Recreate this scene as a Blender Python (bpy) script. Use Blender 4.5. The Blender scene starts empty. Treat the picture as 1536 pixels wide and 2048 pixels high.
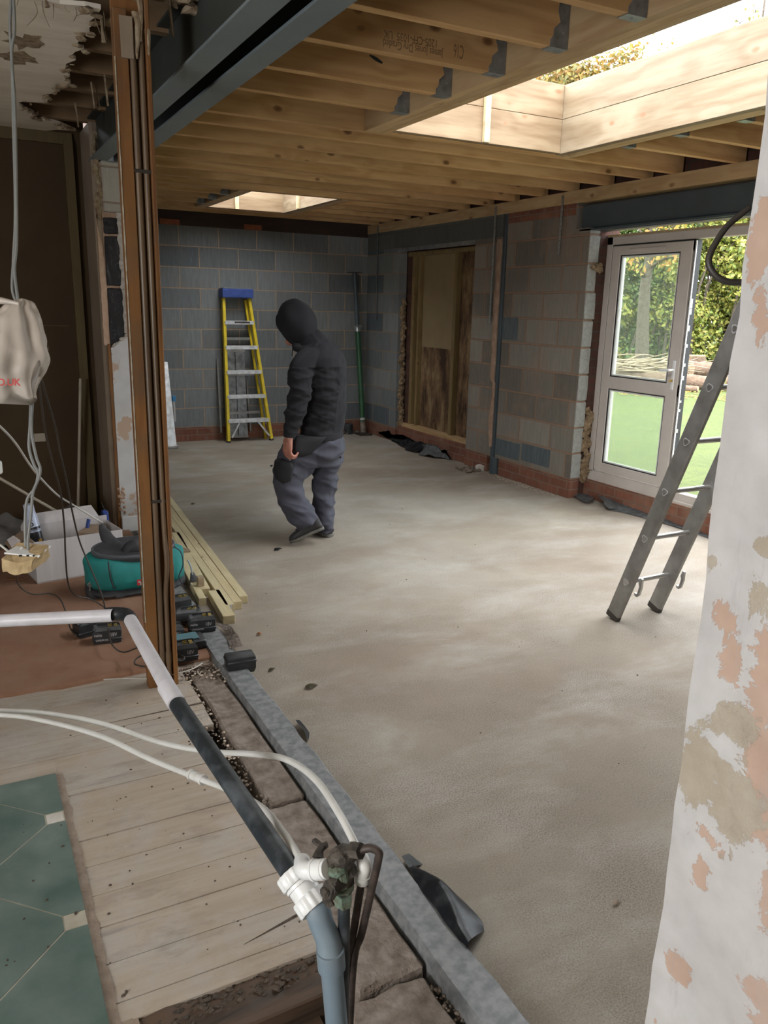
import bpy, bmesh, math, random
import numpy as np
from mathutils import Vector, Matrix, noise

random.seed(11)
scene = bpy.context.scene
COL = scene.collection
V = Vector
PI = math.pi

# ------------------------------------------------------------ camera, sky, lights, exposure
FPX, IW, IH = 1600.0, 1536, 2048
CAMH = 1.58
_y, _p, _r = math.radians(27.85), math.radians(14.36), math.radians(1.37)
FW = V((math.sin(_y)*math.cos(_p), math.cos(_y)*math.cos(_p), -math.sin(_p)))
_R0 = V((math.cos(_y), -math.sin(_y), 0)); _U0 = _R0.cross(FW)
RT = _R0*math.cos(_r) + _U0*math.sin(_r)
UP = -_R0*math.sin(_r) + _U0*math.cos(_r)
CAM = V((0, 0, CAMH))
cd = bpy.data.cameras.new('camera'); co = bpy.data.objects.new('camera', cd); COL.objects.link(co)
cd.sensor_width = 36; cd.sensor_fit = 'AUTO'; cd.lens = FPX/IH*36
cd.clip_start = 0.05; cd.clip_end = 200
m = Matrix.Identity(4)
for i in range(3):
    m[i][0] = RT[i]; m[i][1] = UP[i]; m[i][2] = -FW[i]; m[i][3] = CAM[i]
co.matrix_world = m
scene.camera = co
scene.view_settings.view_transform = 'Standard'
scene.view_settings.look = 'None'
scene.view_settings.gamma = 1.0
scene.view_settings.use_curve_mapping = False
scene.view_settings.exposure = 2.75

w = bpy.data.worlds.new('overcast_sky'); scene.world = w; w.use_nodes = True
wt = w.node_tree; wt.nodes.clear()
wo = wt.nodes.new('ShaderNodeOutputWorld'); wb = wt.nodes.new('ShaderNodeBackground')
wc = wt.nodes.new('ShaderNodeTexCoord'); ws = wt.nodes.new('ShaderNodeSeparateXYZ')
wr = wt.nodes.new('ShaderNodeValToRGB')
wr.color_ramp.elements[0].position = 0.0; wr.color_ramp.elements[0].color = (0.55, 0.6, 0.66, 1)
wr.color_ramp.elements[1].position = 0.6; wr.color_ramp.elements[1].color = (0.93, 0.97, 1.0, 1)
wt.links.new(wc.outputs['Generated'], ws.inputs[0]); wt.links.new(ws.outputs['Z'], wr.inputs[0])
wt.links.new(wr.outputs[0], wb.inputs['Color']); wb.inputs['Strength'].default_value = 1.45
wt.links.new(wb.outputs[0], wo.inputs['Surface'])

def area(name, loc, size, direction, power, color=(1, 1, 1)):
    l = bpy.data.lights.new(name, 'AREA'); l.shape = 'RECTANGLE'; l.size, l.size_y = size
    l.energy = power; l.color = color
    o = bpy.data.objects.new(name, l); COL.objects.link(o); o.location = loc
    o.rotation_euler = V(direction).to_track_quat('-Z', 'Y').to_euler()
    return o
# fill light added in an unseen opening left of camera, brightens the pillar
area('added_house_side_fill', (-3.05, -0.2, 1.45), (1.3, 1.8), (1, 0.12, 0.0), 19, (1.0, 0.98, 0.95))
# high soft daylight over the roof openings, part of the overcast sky
sl = bpy.data.lights.new('overcast_sun', 'SUN'); sl.energy = 0.9; sl.angle = math.radians(120); sl.color = (1.0, 0.99, 0.97)
so = bpy.data.objects.new('overcast_sun', sl); COL.objects.link(so); so.rotation_euler = (math.radians(-18), math.radians(8), 0)

# ------------------------------------------------------------ measuring helpers
def ray(x, y): return FW + RT*((x-IW/2)/FPX) - UP*((y-IH/2)/FPX)
def at(x, y, d): return CAM + ray(x, y)*d                    # a measured pixel at its real distance
def on(x, y, ax, v):
    r = ray(x, y); return CAM + r*((v-CAM[ax])/r[ax])         # ... or on a real plane

# ------------------------------------------------------------ object helpers
def empty(name, loc=(0, 0, 0), rz=0):
    o = bpy.data.objects.new(name, None); COL.objects.link(o); o.location = loc
    o.rotation_euler = (0, 0, rz); o.empty_display_size = 0.05; return o
def tag(o, label=None, cat=None, group=None, kind=None):
    if label: o['label'] = label
    if cat: o['category'] = cat
    if group: o['group'] = group
    if kind: o['kind'] = kind
    return o
def struct(o): o['kind'] = 'structure'; return o

def catmull(pts, sub=6, closed=False):
    pts = [np.array(p, float) for p in pts]; n = len(pts)
    if n < 3: 
        return [pts[0] + (pts[-1]-pts[0])*t for t in np.linspace(0, 1, sub+1)]
    out = []
    for i in range(n-1):
        p0 = pts[i-1] if i > 0 else 2*pts[0]-pts[1]
        p1, p2 = pts[i], pts[i+1]
        p3 = pts[i+2] if i+2 < n else 2*pts[-1]-pts[-2]
        for k in range(sub):
            t = k/sub
            out.append(0.5*((2*p1)+(-p0+p2)*t+(2*p0-5*p1+4*p2-p3)*t*t+(-p0+3*p1-3*p2+p3)*t**3))
    out.append(pts[-1]); return out

class MB:
    def __init__(s): s.bm = bmesh.new()
    def box(s, lo, hi, bev=0.0, mx=None, seg=1):
        lo, hi = V(lo), V(hi)
        r = bmesh.ops.create_cube(s.bm, size=1.0); vs = r['verts']
        for v in vs:
            v.co = V(((lo[i]+hi[i])/2 + v.co[i]*(hi[i]-lo[i])) for i in range(3))
        if bev > 0:
            es = list({e for v in vs for e in v.link_edges})
            r2 = bmesh.ops.bevel(s.bm, geom=es, offset=bev, segments=seg, profile=0.7, affect='EDGES')
            vs = list({v for f in r2['faces'] for v in f.verts} | {v for v in vs if v.is_valid})
        if mx is not None:
            for v in vs: v.co = mx @ v.co
        return s
    def beam(s, a, b, wd, ht, up=(0, 0, 1), bev=0.0):
        a, b = V(a), V(b); d = b-a; L = d.length; d.normalize()
        side = d.cross(V(up)).normalized(); u = side.cross(d)
        mx = Matrix.Identity(4)
        for i in range(3): mx[i][0] = d[i]; mx[i][1] = side[i]; mx[i][2] = u[i]; mx[i][3] = a[i]
        return s.box((0, -wd/2, -ht/2), (L, wd/2, ht/2), bev, mx)
    def poly(s, pts): return s.bm.faces.new([s.bm.verts.new(V(p)) for p in pts])
    def prism(s, pts, vec, mx=None):
        """extrude a planar polygon by vec"""
        vec = V(vec); A = [V(p) for p in pts]; B = [p+vec for p in A]
        if mx is not None: A = [mx @ p for p in A]; B = [mx @ p for p in B]
        a = [s.bm.verts.new(p) for p in A]; b = [s.bm.verts.new(p) for p in B]
        n = len(a); s.bm.faces.new(a[::-1]); s.bm.faces.new(b)
        for i in range(n): s.bm.faces.new((a[i], a[(i+1) % n], b[(i+1) % n], b[i]))
        return s
    def rings(s, rings, cap=True, closed=False):
        R = [[s.bm.verts.new(V(p)) for p in r] for r in rings]; n = len(R[0])
        for i in range(len(R)-1 + (1 if closed else 0)):
            A, B = R[i], R[(i+1) % len(R)]
            for k in range(n): s.bm.faces.new((A[k], A[(k+1) % n], B[(k+1) % n], B[k]))
        if cap and not closed:
            s.bm.faces.new(R[0][::-1]); s.bm.faces.new(R[-1])
        return s
    def tube(s, pts, r, n=10, sub=6, smooth=True, ref=None, cap=True, rad2=None):
        """r: number or list per control point; rad2 for elliptical section (radius along ref)"""
        k = len(pts); r = [r]*k if not hasattr(r, '__len__') else list(r)
        q = [r[i] if rad2 is None else rad2[i] for i in range(k)]
        P = [list(p)+[r[i], q[i]] for i, p in enumerate(pts)]
        if smooth and k > 2: P = catmull(P, sub)
        else: P = [np.array(p, float) for p in P]
        C = [V(p[:3]) for p in P]; out = []
        up = V(ref) if ref is not None else None; prev = None
        for i, c in enumerate(C):
            t = (C[min(i+1, len(C)-1)]-C[max(i-1, 0)]).normalized()
            if up is not None: a = (up - t*up.dot(t)).normalized()
            elif prev is None:
                g = V((0, 0, 1)) if abs(t.z) < 0.9 else V((1, 0, 0)); a = (g - t*g.dot(t)).normalized()
            else: a = (prev - t*prev.dot(t)).normalized()
            prev = a; b = t.cross(a)
            ra, rb = P[i][4], P[i][3]
            out.append([c + a*(ra*math.cos(2*PI*j/n)) + b*(rb*math.sin(2*PI*j/n)) for j in range(n)])
        return s.rings(out, cap)
    def cyl(s, a, b, r, n=16, r2=None):
        return s.tube([a, b], [r, r if r2 is None else r2], n=n, smooth=False)
    def pipe(s, a, b, ro, ri, n=20):
        """open hollow pipe"""
        a, b = V(a), V(b); t = (b-a).normalized()
        g = V((0, 0, 1)) if abs(t.z) < 0.9 else V((1, 0, 0)); u = (g-t*g.dot(t)).normalized(); v = t.cross(u)
        def rg(c, r): return [c+u*r*math.cos(2*PI*j/n)+v*r*math.sin(2*PI*j/n) for j in range(n)]
        return s.rings([rg(a, ro), rg(b, ro), rg(b, ri), rg(a, ri)], closed=True)
    def ball(s, c, r, sub=2, sc=(1, 1, 1)):
        q = bmesh.ops.create_icosphere(s.bm, subdivisions=sub, radius=1.0)
        for v in q['verts']: v.co = V(c) + V((v.co.x*r*sc[0], v.co.y*r*sc[1], v.co.z*r*sc[2]))
        return s
    def jitter(s, amp, sc=8.0, seed=0):
        for v in s.bm.verts:
            v.co += noise.noise_vector(v.co*sc + V((seed*7.1, seed*3.3, 0)))*amp
        return s
    def sub(s, cuts=2):
        bmesh.ops.subdivide_edges(s.bm, edges=s.bm.edges[:], cuts=cuts, use_grid_fill=True); return s
    def split(s, name, mat, parent=None, **kw):
        """every separate piece becomes an object of its own"""
        left = set(s.bm.verts); out = []
        while left:
            seed = left.pop(); comp = {seed}; st = [seed]
            while st:
                for e in st.pop().link_edges:
                    for v in e.verts:
                        if v not in comp: comp.add(v); st.append(v)
            left -= comp; q = MB(); mp_ = {v: q.bm.verts.new(v.co) for v in comp}
            for f in {f for v in comp for f in v.link_faces}: q.bm.faces.new([mp_[v] for v in f.verts])
            out.append(q.build(name, mat, parent, **kw))
        s.bm.free(); return out
    def build(s, name, mat, parent=None, origin=None, smooth=False, auto=None):
        """origin: None keeps world origin, 'base' puts it at the middle of the underside"""
        bmesh.ops.recalc_face_normals(s.bm, faces=s.bm.faces[:])
        me = bpy.data.meshes.new(name)
        off = V((0, 0, 0))
        if origin == 'base':
            xs = np.array([v.co[:] for v in s.bm.verts]); lo, hi = xs.min(0), xs.max(0)
            off = V(((lo[0]+hi[0])/2, (lo[1]+hi[1])/2, lo[2]))
        elif origin is not None: off = V(origin)
        for v in s.bm.verts: v.co -= off
        s.bm.to_mesh(me); s.bm.free()
        o = bpy.data.objects.new(name, me); COL.objects.link(o)
        o.location = off
        if parent is not None:            # coordinates are given in world space
            o.parent = parent; o.matrix_parent_inverse = parent_inv(parent)
        if mat is not None: me.materials.append(mat)
        if smooth:
            for p in me.polygons: p.use_smooth = True
        if auto: 
            for p in me.polygons: p.use_smooth = True
            me.set_sharp_from_angle(angle=math.radians(auto))
        return o
def world_of(q):
    L = Matrix.LocRotScale(q.location, q.rotation_euler, q.scale)
    return world_of(q.parent) @ q.matrix_parent_inverse @ L if q.parent else L
def parent_inv(p): return world_of(p).inverted()

def remesh(bm_mb, voxel, name, mat, parent=None, smooth_it=6, wrinkle=None):
    """fuse overlapping closed pieces into one continuous skin"""
    o = bm_mb.build(name+'_tmp', None)
    md = o.modifiers.new('r', 'REMESH'); md.mode = 'VOXEL'; md.voxel_size = voxel; md.use_smooth_shade = True
    bpy.context.view_layer.update()
    dg = bpy.context.evaluated_depsgraph_get(); me = bpy.data.meshes.new_from_object(o.evaluated_get(dg))
    bpy.data.objects.remove(o)
    bm = bmesh.new(); bm.from_mesh(me)
    for _ in range(smooth_it): bmesh.ops.smooth_vert(bm, verts=bm.verts[:], factor=0.5, use_axis_x=True, use_axis_y=True, use_axis_z=True)
    if wrinkle:
        bm.normal_update(); mv = [(v, v.co + v.normal*wrinkle(v.co, v.normal)) for v in bm.verts]
        for v, c in mv: v.co = c
    bm.to_mesh(me); bm.free(); me.name = name
    ob = bpy.data.objects.new(name, me); COL.objects.link(ob)
    me.materials.clear(); me.materials.append(mat)
    for p in me.polygons: p.use_smooth = True
    if parent is not None: ob.parent = parent; ob.matrix_parent_inverse = parent_inv(parent)
    return ob

def text(name, s, size, mat, parent, origin, xdir, ydir, depth=0.0006, align='LEFT', bold=0.0, xs=1.0):
    cu = bpy.data.curves.new(name, 'FONT'); cu.body = s; cu.size = size; cu.extrude = depth; cu.align_x = align; cu.offset = bold
    t = bpy.data.objects.new(name, cu); COL.objects.link(t); bpy.context.view_layer.update()
    dg = bpy.context.evaluated_depsgraph_get(); me = bpy.data.meshes.new_from_object(t.evaluated_get(dg))
    bpy.data.objects.remove(t)
    x = V(xdir).normalized(); y = V(ydir); y = (y - x*y.dot(x)).normalized(); z = x.cross(y)
    mx = Matrix.Identity(4); x = x*xs
    for i in range(3): mx[i][0] = x[i]; mx[i][1] = y[i]; mx[i][2] = z[i]; mx[i][3] = origin[i]
    me.transform(mx); me.name = name; me.materials.clear(); me.materials.append(mat)
    o = bpy.data.objects.new(name, me); COL.objects.link(o)
    if parent is not None: o.parent = parent; o.matrix_parent_inverse = parent_inv(parent)
    return o

def copy_tree(o, parent=None):
    c = o.copy(); COL.objects.link(c)
    if parent is not None: c.parent = parent
    for ch in [k for k in COL.objects if k.parent == o]: copy_tree(ch, c)
    return c
# ------------------------------------------------------------ materials (all procedural)
class N:
    def __init__(s, name, rough=0.6, metal=0.0):
        s.m = bpy.data.materials.new(name); s.m.use_nodes = True; s.t = s.m.node_tree
        s.b = s.t.nodes['Principled BSDF']; s.b.inputs['Roughness'].default_value = rough
        s.b.inputs['Metallic'].default_value = metal
        s.tc = s.t.nodes.new('ShaderNodeTexCoord'); s.co = s.tc.outputs['Object']
    def put(s, sock, v):
        if isinstance(v, bpy.types.NodeSocket): s.t.links.new(v, sock)
        elif isinstance(v, (tuple, list)) and len(v) == 3 and sock.type == 'RGBA': sock.default_value = (*v, 1)
        else: sock.default_value = v
    def n(s, typ, ins=None, **kw):
        nd = s.t.nodes.new('ShaderNode'+typ)
        for k, v in kw.items(): setattr(nd, k, v)
        for k, v in (ins or {}).items(): s.put(nd.inputs[k], v)
        return nd
    def mp(s, scale=(1, 1, 1), loc=(0, 0, 0), rot=(0, 0, 0), co=None):
        return s.n('Mapping', {'Vector': co or s.co, 'Scale': scale, 'Location': loc, 'Rotation': rot}).outputs[0]
    def noise(s, scale, detail=4, rough=0.55, co=None, dist=0.0):
        return s.n('TexNoise', {'Vector': co or s.co, 'Scale': scale, 'Detail': detail, 'Roughness': rough, 'Distortion': dist}).outputs[0]
    def ramp(s, fac, stops, interp='LINEAR'):
        nd = s.n('ValToRGB', {'Fac': fac}); cr = nd.color_ramp; cr.interpolation = interp
        while len(cr.elements) < len(stops): cr.elements.new(0.5)
        for e, (p, c) in zip(cr.elements, stops):
            e.position = p; e.color = (*c, 1) if hasattr(c, '__len__') else (c, c, c, 1)
        return nd.outputs[0]
    def mix(s, f, a, b, blend='MIX'):
        nd = s.n('Mix', data_type='RGBA', blend_type=blend)
        s.put(nd.inputs[0], f); s.put(nd.inputs[6], a); s.put(nd.inputs[7], b); return nd.outputs[2]
    def math(s, op, a, b=0.0):
        nd = s.n('Math', operation=op); s.put(nd.inputs[0], a); s.put(nd.inputs[1], b); return nd.outputs[0]
    def bump(s, h, strength=0.3, dist=0.01):
        nd = s.n('Bump', {'Height': h, 'Strength': strength, 'Distance': dist}); s.put(s.b.inputs['Normal'], nd.outputs[0]); return s
    def col(s, c): s.put(s.b.inputs['Base Color'], c); return s
    def rgh(s, r): s.put(s.b.inputs['Roughness'], r); return s

def simple(name, c1, c2=None, scale=12, rough=0.6, metal=0, bump=0.0, bscale=60, stretch=(1, 1, 1), lo=0.35, hi=0.65, bdist=0.004, detail=5):
    k = N(name, rough, metal)
    if c2 is None: c2 = tuple(x*0.8 for x in c1)
    k.col(k.ramp(k.noise(scale, detail, co=k.mp(stretch)), [(lo, c1), (hi, c2)]))
    if bump: k.bump(k.noise(bscale, 4, co=k.mp(stretch)), bump, bdist)
    return k.m

def wood(name, light, dark, knot=(0.16, 0.07, 0.025), axis=0, rough=0.65, grain=26.0, kscale=2.3, kthr=0.075, warm=0.0, blotch=0.35, dirt=None):
    k = N(name, rough)
    rnd = k.n('ObjectInfo').outputs['Random']
    off = k.n('CombineXYZ', {0: k.math('MULTIPLY', rnd, 37.0), 1: k.math('MULTIPLY', rnd, 91.0), 2: k.math('MULTIPLY', rnd, 13.0)}).outputs[0]
    co = k.n('VectorMath', {0: k.co, 1: off}, operation='ADD').outputs[0]
    st = [1.0, 1.0, 1.0]; st[axis] = 0.09
    ks = [3.0, 3.0, 3.0]; ks[axis] = 1.7
    kv = k.n('TexVoronoi', {'Vector': k.mp(tuple(ks), co=co), 'Scale': kscale, 'Randomness': 1.0})
    kd = kv.outputs['Distance']
    g0 = k.noise(2.2, 3, co=k.mp(tuple(st), co=co))
    # rings bend round the knots
    bend = k.math('MULTIPLY', k.ramp(kd, [(0.0, 1.0), (0.45, 0.0)]), 0.07)
    fld = k.math('ADD', k.math('ADD', k.math('MULTIPLY', g0, 1.0), bend), 0.0)
    ring = k.math('SINE', k.math('MULTIPLY', fld, grain*2.6))
    fine = k.noise(55, 3, co=k.mp(tuple(st), co=co))
    f = k.math('ADD', k.math('MULTIPLY', ring, 0.22), k.math('MULTIPLY', fine, 0.9))
    c = k.ramp(f, [(0.2, light), (0.85, dark)])
    bl = k.ramp(k.noise(1.7, 2, co=k.mp(tuple(max(x*0.9, 0.3) for x in st), co=co)), [(0.35, 1.0), (0.75, 1.0-blotch)])
    c = k.mix(1.0, c, bl, 'MULTIPLY')
    kthr *= 1.6
    km = k.ramp(k.math('ADD', kd, k.math('MULTIPLY', k.math('SUBTRACT', k.noise(14, 3, co=co), 0.5), 0.10)), [(kthr*0.5, 0.95), (kthr, 0.6), (kthr*1.3, 0.0)])
    c = k.mix(km, c, knot)
    if dirt:
        c = k.mix(k.ramp(k.noise(5, 6, co=co), [(0.5, 0.0), (0.72, 0.8)]), c, dirt)
    k.col(c); k.bump(f, 0.12, 0.002)
    return k.m

def masonry(name, c1, c2, mortar, wd, ht, ms, z0=0.0, u0=0.0, rough=0.9, dark=None, dark_amt=0.0, streak=0.25, off=0.5, bs=0.6, stain=None, smear=0.0):
    """blocks or bricks laid along x+y, rows in z"""
    k = N(name, rough)
    sp = k.n('SeparateXYZ', {0: k.co})
    u = k.math('ADD', k.math('ADD', sp.outputs[0], sp.outputs[1]), u0)
    v = k.math('SUBTRACT', sp.outputs[2], z0)
    wob = k.n('TexNoise', {'Vector': k.co, 'Scale': 5.0, 'Detail': 2})
    u = k.math('ADD', u, k.math('MULTIPLY', k.math('SUBTRACT', wob.outputs[0], 0.5), 0.012))
    v = k.math('ADD', v, k.math('MULTIPLY', k.math('SUBTRACT', k.noise(3.1, 2), 0.5), 0.012))
    vec = k.n('CombineXYZ', {0: u, 1: v, 2: 0.0}).outputs[0]
    br = k.n('TexBrick', {'Vector': vec, 'Scale': 1.0, 'Mortar Size': ms, 'Mortar Smooth': 0.25, 'Brick Width': wd, 'Row Height': ht,
                          'Color1': (0, 0, 0), 'Color2': (1, 1, 1), 'Mortar': (0.5, 0.5, 0.5), 'Bias': 0.0})
    br.offset = off; br.offset_frequency = 2; br.squash = 1.0
    tone = k.n('SeparateColor', {0: br.outputs['Color']}).outputs[0]
    body = k.mix(tone, c1, c2)
    if dark: body = k.mix(k.ramp(tone, [(1-dark_amt-0.01, 0.0), (1-dark_amt, 1.0)], 'CONSTANT'), body, dark)
    st = k.ramp(k.noise(26, 5, 0.7, co=k.mp((1.6, 1.6, 0.16))), [(0.3, 1.0-streak), (0.7, 1.0+0*streak)])
    body = k.mix(1.0, body, st, 'MULTIPLY')
    sc = k.ramp(k.noise(60, 3, 0.6, co=k.mp((1.5, 1.5, 0.1))), [(0.62, 0.0), (0.75, 0.35)])
    body = k.mix(sc, body, tuple(min(1, x*1.6+0.03) for x in c2))
    if stain: body = k.mix(k.ramp(k.noise(3.0, 5), [(0.52, 0.0), (0.7, stain[1])]), body, stain[0])
    mort = k.mix(k.noise(18, 4), mortar, tuple(x*0.62 for x in mortar))
    fac = br.outputs['Fac']
    if smear: fac = k.math('MAXIMUM', fac, k.math('MULTIPLY', k.ramp(k.noise(9, 5), [(0.55, 0.0), (0.75, 1.0)]), smear))
    k.col(k.mix(fac, body, mort))
    h = k.math('SUBTRACT', k.math('MULTIPLY', k.noise(70, 4), 0.35), k.math('MULTIPLY', br.outputs['Fac'], 1.0))
    k.bump(h, bs, 0.006)
    return k.m

MAT = {}
def _concrete():
    k = N('concrete_slab', 0.92)
    big = k.noise(0.55, 3, 0.5, dist=0.6); mid = k.noise(1.6, 8, 0.68, co=k.mp((0.8, 1.7, 1), rot=(0, 0, 0.5)), dist=0.35)
    fine = k.noise(185, 4, 0.8); grit = k.noise(330, 3, 0.7); dens = k.ramp(k.noise(2.3, 5, 0.6), [(0.35, 0.25), (0.65, 1.0)])
    c = k.ramp(big, [(0.3, (0.225, 0.18, 0.135)), (0.50, (0.285, 0.24, 0.19)), (0.68, (0.36, 0.325, 0.28))])
    c = k.mix(k.ramp(mid, [(0.47, 0.0), (0.75, 0.55)]), c, (0.47, 0.445, 0.41))
    c = k.mix(k.ramp(k.noise(1.1, 5, 0.6, co=k.mp((1, 1, 1), (5, 3, 0))), [(0.53, 0.0), (0.72, 0.65)]), c, (0.215, 0.16, 0.115))
    c = k.mix(k.math('MULTIPLY', dens, k.ramp(fine, [(0.36, 0.95), (0.56, 0.0)])), c, (0.10, 0.08, 0.06))
    c = k.mix(k.ramp(grit, [(0.58, 0.0), (0.72, 0.5)]), c, (0.52, 0.49, 0.45))
    k.col(c)
    k.bump(k.math('ADD', k.math('MULTIPLY', fine, 1.0), k.math('MULTIPLY', mid, 0.25)), 0.45, 0.004)
    return k.m
MAT['slab'] = _concrete()
MAT['joist'] = wood('joist_softwood', (0.70, 0.435, 0.20), (0.54, 0.30, 0.118), axis=0, kthr=0.062, blotch=0.3)
MAT['joist_y'] = wood('trimmer_softwood', (0.62, 0.43, 0.235), (0.48, 0.305, 0.145), axis=1, kthr=0.062, blotch=0.25)
MAT['kerb_x'] = wood('kerb_softwood_across', (0.31, 0.225, 0.135), (0.20, 0.122, 0.062), knot=(0.26, 0.12, 0.06), axis=0, kthr=0.055, blotch=0.15, grain=20)
MAT['kerb_y'] = wood('kerb_softwood_along', (0.30, 0.235, 0.155), (0.20, 0.135, 0.075), knot=(0.24, 0.12, 0.06), axis=1, kthr=0.055, blotch=0.18, grain=20)
MAT['treated'] = wood('treated_timber', (0.56, 0.48, 0.29), (0.45, 0.36, 0.20), knot=(0.20, 0.15, 0.07), axis=1, kthr=0.06, blotch=0.2)
MAT['plate'] = wood('wall_plate_softwood', (0.54, 0.37, 0.19), (0.42, 0.265, 0.12), axis=1, blotch=0.3)
MAT['post'] = wood('old_varnished_post', (0.25, 0.108, 0.027), (0.16, 0.062, 0.015), knot=(0.07, 0.03, 0.01), axis=2, kthr=0.05, blotch=0.35, dirt=(0.12, 0.075, 0.04))
def _boards():
    k = N('old_floor_boards', 0.8)
    rnd = k.n('NewGeometry').outputs['Random Per Island']
    off = k.n('CombineXYZ', {0: k.math('MULTIPLY', rnd, 31.0), 1: 0.0, 2: k.math('MULTIPLY', rnd, 7.0)}).outputs[0]
    co = k.n('VectorMath', {0: k.co, 1: off}, operation='ADD').outputs[0]
    gr = k.noise(38, 5, 0.65, co=k.mp((0.07, 1, 1), co=co), dist=0.3)
    c = k.ramp(gr, [(0.3, (0.40, 0.345, 0.285)), (0.7, (0.30, 0.25, 0.20))])
    c = k.mix(k.ramp(rnd, [(0.0, 0.0), (1.0, 0.45)]), c, (0.36, 0.27, 0.19))
    c = k.mix(k.ramp(k.noise(3.2, 7, 0.7), [(0.45, 0.0), (0.68, 0.7)]), c, (0.39, 0.365, 0.345))
    c = k.mix(k.ramp(k.noise(7, 8, 0.72, co=k.mp((0.6, 1.5, 1), (3, 1, 0))), [(0.52, 0.0), (0.68, 0.75)]), c, (0.235, 0.19, 0.16))
    c = k.mix(k.ramp(k.noise(4, 6, 0.7, co=k.mp((0.25, 3.0, 1), (7, 2, 0))), [(0.62, 0.0), (0.68, 0.6)]), c, (0.20, 0.18, 0.175))
    c = k.mix(k.ramp(k.noise(90, 3, 0.7), [(0.66, 0.0), (0.74, 0.6)]), c, (0.14, 0.11, 0.09))
    k.col(c); k.bump(gr, 0.25, 0.002); return k.m
MAT['boards'] = _boards()
MAT['dark_timber'] = wood('dark_old_timber', (0.105, 0.062, 0.036), (0.035, 0.024, 0.018), axis=0, blotch=0.4)
MAT['deck'] = simple('roof_deck_ply', (0.12, 0.07, 0.03), (0.08, 0.045, 0.02), 6, 0.8)
MAT['back_dark'] = simple('dark_stained_bearer', (0.055, 0.03, 0.02), (0.03, 0.018, 0.013), 7, 0.8, stretch=(0.2, 1, 1))
MAT['block_back'] = masonry('grey_blue_blocks', (0.155, 0.168, 0.172), (0.235, 0.25, 0.25), (0.40, 0.295, 0.205), 0.45, 0.2245, 0.007, z0=0.165, u0=0.13, dark=(0.125, 0.14, 0.15), dark_amt=0.10, streak=0.3, stain=((0.20, 0.17, 0.14), 0.35))
MAT['block_right'] = masonry('aerated_blocks', (0.145, 0.128, 0.105), (0.275, 0.25, 0.21), (0.31, 0.20, 0.135), 0.45, 0.2245, 0.010, z0=0.165, u0=0.17, streak=0.22, stain=((0.29, 0.20, 0.14), 0.4), smear=0.35, bs=0.9)
MAT['block_corner'] = masonry('mixed_blocks', (0.15, 0.165, 0.17), (0.26, 0.265, 0.255), (0.29, 0.215, 0.155), 0.45, 0.2245, 0.008, z0=0.165, u0=0.05, dark=(0.10, 0.12, 0.135), dark_amt=0.25, streak=0.3)
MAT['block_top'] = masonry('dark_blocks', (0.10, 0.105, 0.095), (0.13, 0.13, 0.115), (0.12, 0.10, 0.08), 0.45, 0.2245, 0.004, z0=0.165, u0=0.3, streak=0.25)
MAT['block_old'] = masonry('old_light_block', (0.34, 0.31, 0.27), (0.40, 0.37, 0.32), (0.32, 0.25, 0.19), 0.45, 0.215, 0.006, z0=0.04, streak=0.1, bs=1.0)
MAT['dark_block'] = simple('blue_grey_block', (0.10, 0.122, 0.13), (0.075, 0.092, 0.10), 30, 0.9, stretch=(1, 1, 0.15), bump=0.3, bscale=60)
MAT['brick'] = masonry('red_brick_base', (0.165, 0.058, 0.034), (0.25, 0.10, 0.06), (0.23, 0.15, 0.105), 0.225, 0.075, 0.006, z0=0.0, streak=0.3, smear=0.3, stain=((0.33, 0.22, 0.15), 0.35))
MAT['brick_dark'] = masonry('old_facing_brick', (0.065, 0.026, 0.018), (0.105, 0.042, 0.028), (0.075, 0.055, 0.042), 0.225, 0.075, 0.006, z0=0.0, streak=0.3)
MAT['brick_loose'] = simple('red_brick', (0.30, 0.10, 0.05), (0.22, 0.07, 0.035), 30, 0.9, bump=0.5, bscale=80)
MAT['mortar'] = simple('smeared_mortar', (0.38, 0.26, 0.185), (0.29, 0.19, 0.13), 14, 0.95, bump=0.8, bscale=50, bdist=0.01)
MAT['steel_grey'] = simple('grey_primed_steel', (0.18, 0.21, 0.222), (0.15, 0.18, 0.195), 5, 0.5, bump=0.15, bscale=30)
MAT['steel_dark'] = simple('dark_primed_steel', (0.045, 0.052, 0.048), (0.03, 0.033, 0.028), 5, 0.6)
MAT['steel_lintel'] = simple('blue_grey_steel', (0.06, 0.08, 0.092), (0.045, 0.062, 0.072), 4, 0.45)
MAT['galv'] = simple('galvanised_steel', (0.42, 0.45, 0.46), (0.28, 0.30, 0.31), 25, 0.42, 0.75)
MAT['galv_dark'] = simple('dulled_galvanised_steel', (0.30, 0.31, 0.31), (0.16, 0.165, 0.165), 18, 0.5, 0.5, bump=0.2)
MAT['alu'] = simple('aluminium', (0.55, 0.54, 0.52), (0.40, 0.39, 0.37), 14, 0.38, 0.85, bump=0.15, bscale=40, stretch=(1, 1, 0.3))
MAT['alu_bright'] = simple('bright_aluminium', (0.72, 0.73, 0.74), (0.5, 0.5, 0.5), 20, 0.45, 0.5)
MAT['alu_old'] = simple('weathered_aluminium', (0.35, 0.34, 0.325), (0.24, 0.23, 0.215), 11, 0.5, 0.6, bump=0.2, bscale=35)
MAT['yellow'] = simple('yellow_fibreglass', (0.80, 0.60, 0.02), (0.62, 0.46, 0.02), 9, 0.45)
MAT['blue'] = simple('blue_plastic', (0.022, 0.05, 0.22), (0.035, 0.075, 0.28), 20, 0.45)
MAT['blue_light'] = simple('light_blue_plastic', (0.03, 0.25, 0.55), None, 10, 0.4)
MAT['upvc'] = simple('white_upvc', (0.55, 0.50, 0.455), (0.49, 0.445, 0.405), 6, 0.42)
MAT['gasket'] = simple('black_gasket', (0.012, 0.012, 0.012), None, 10, 0.6)
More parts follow.
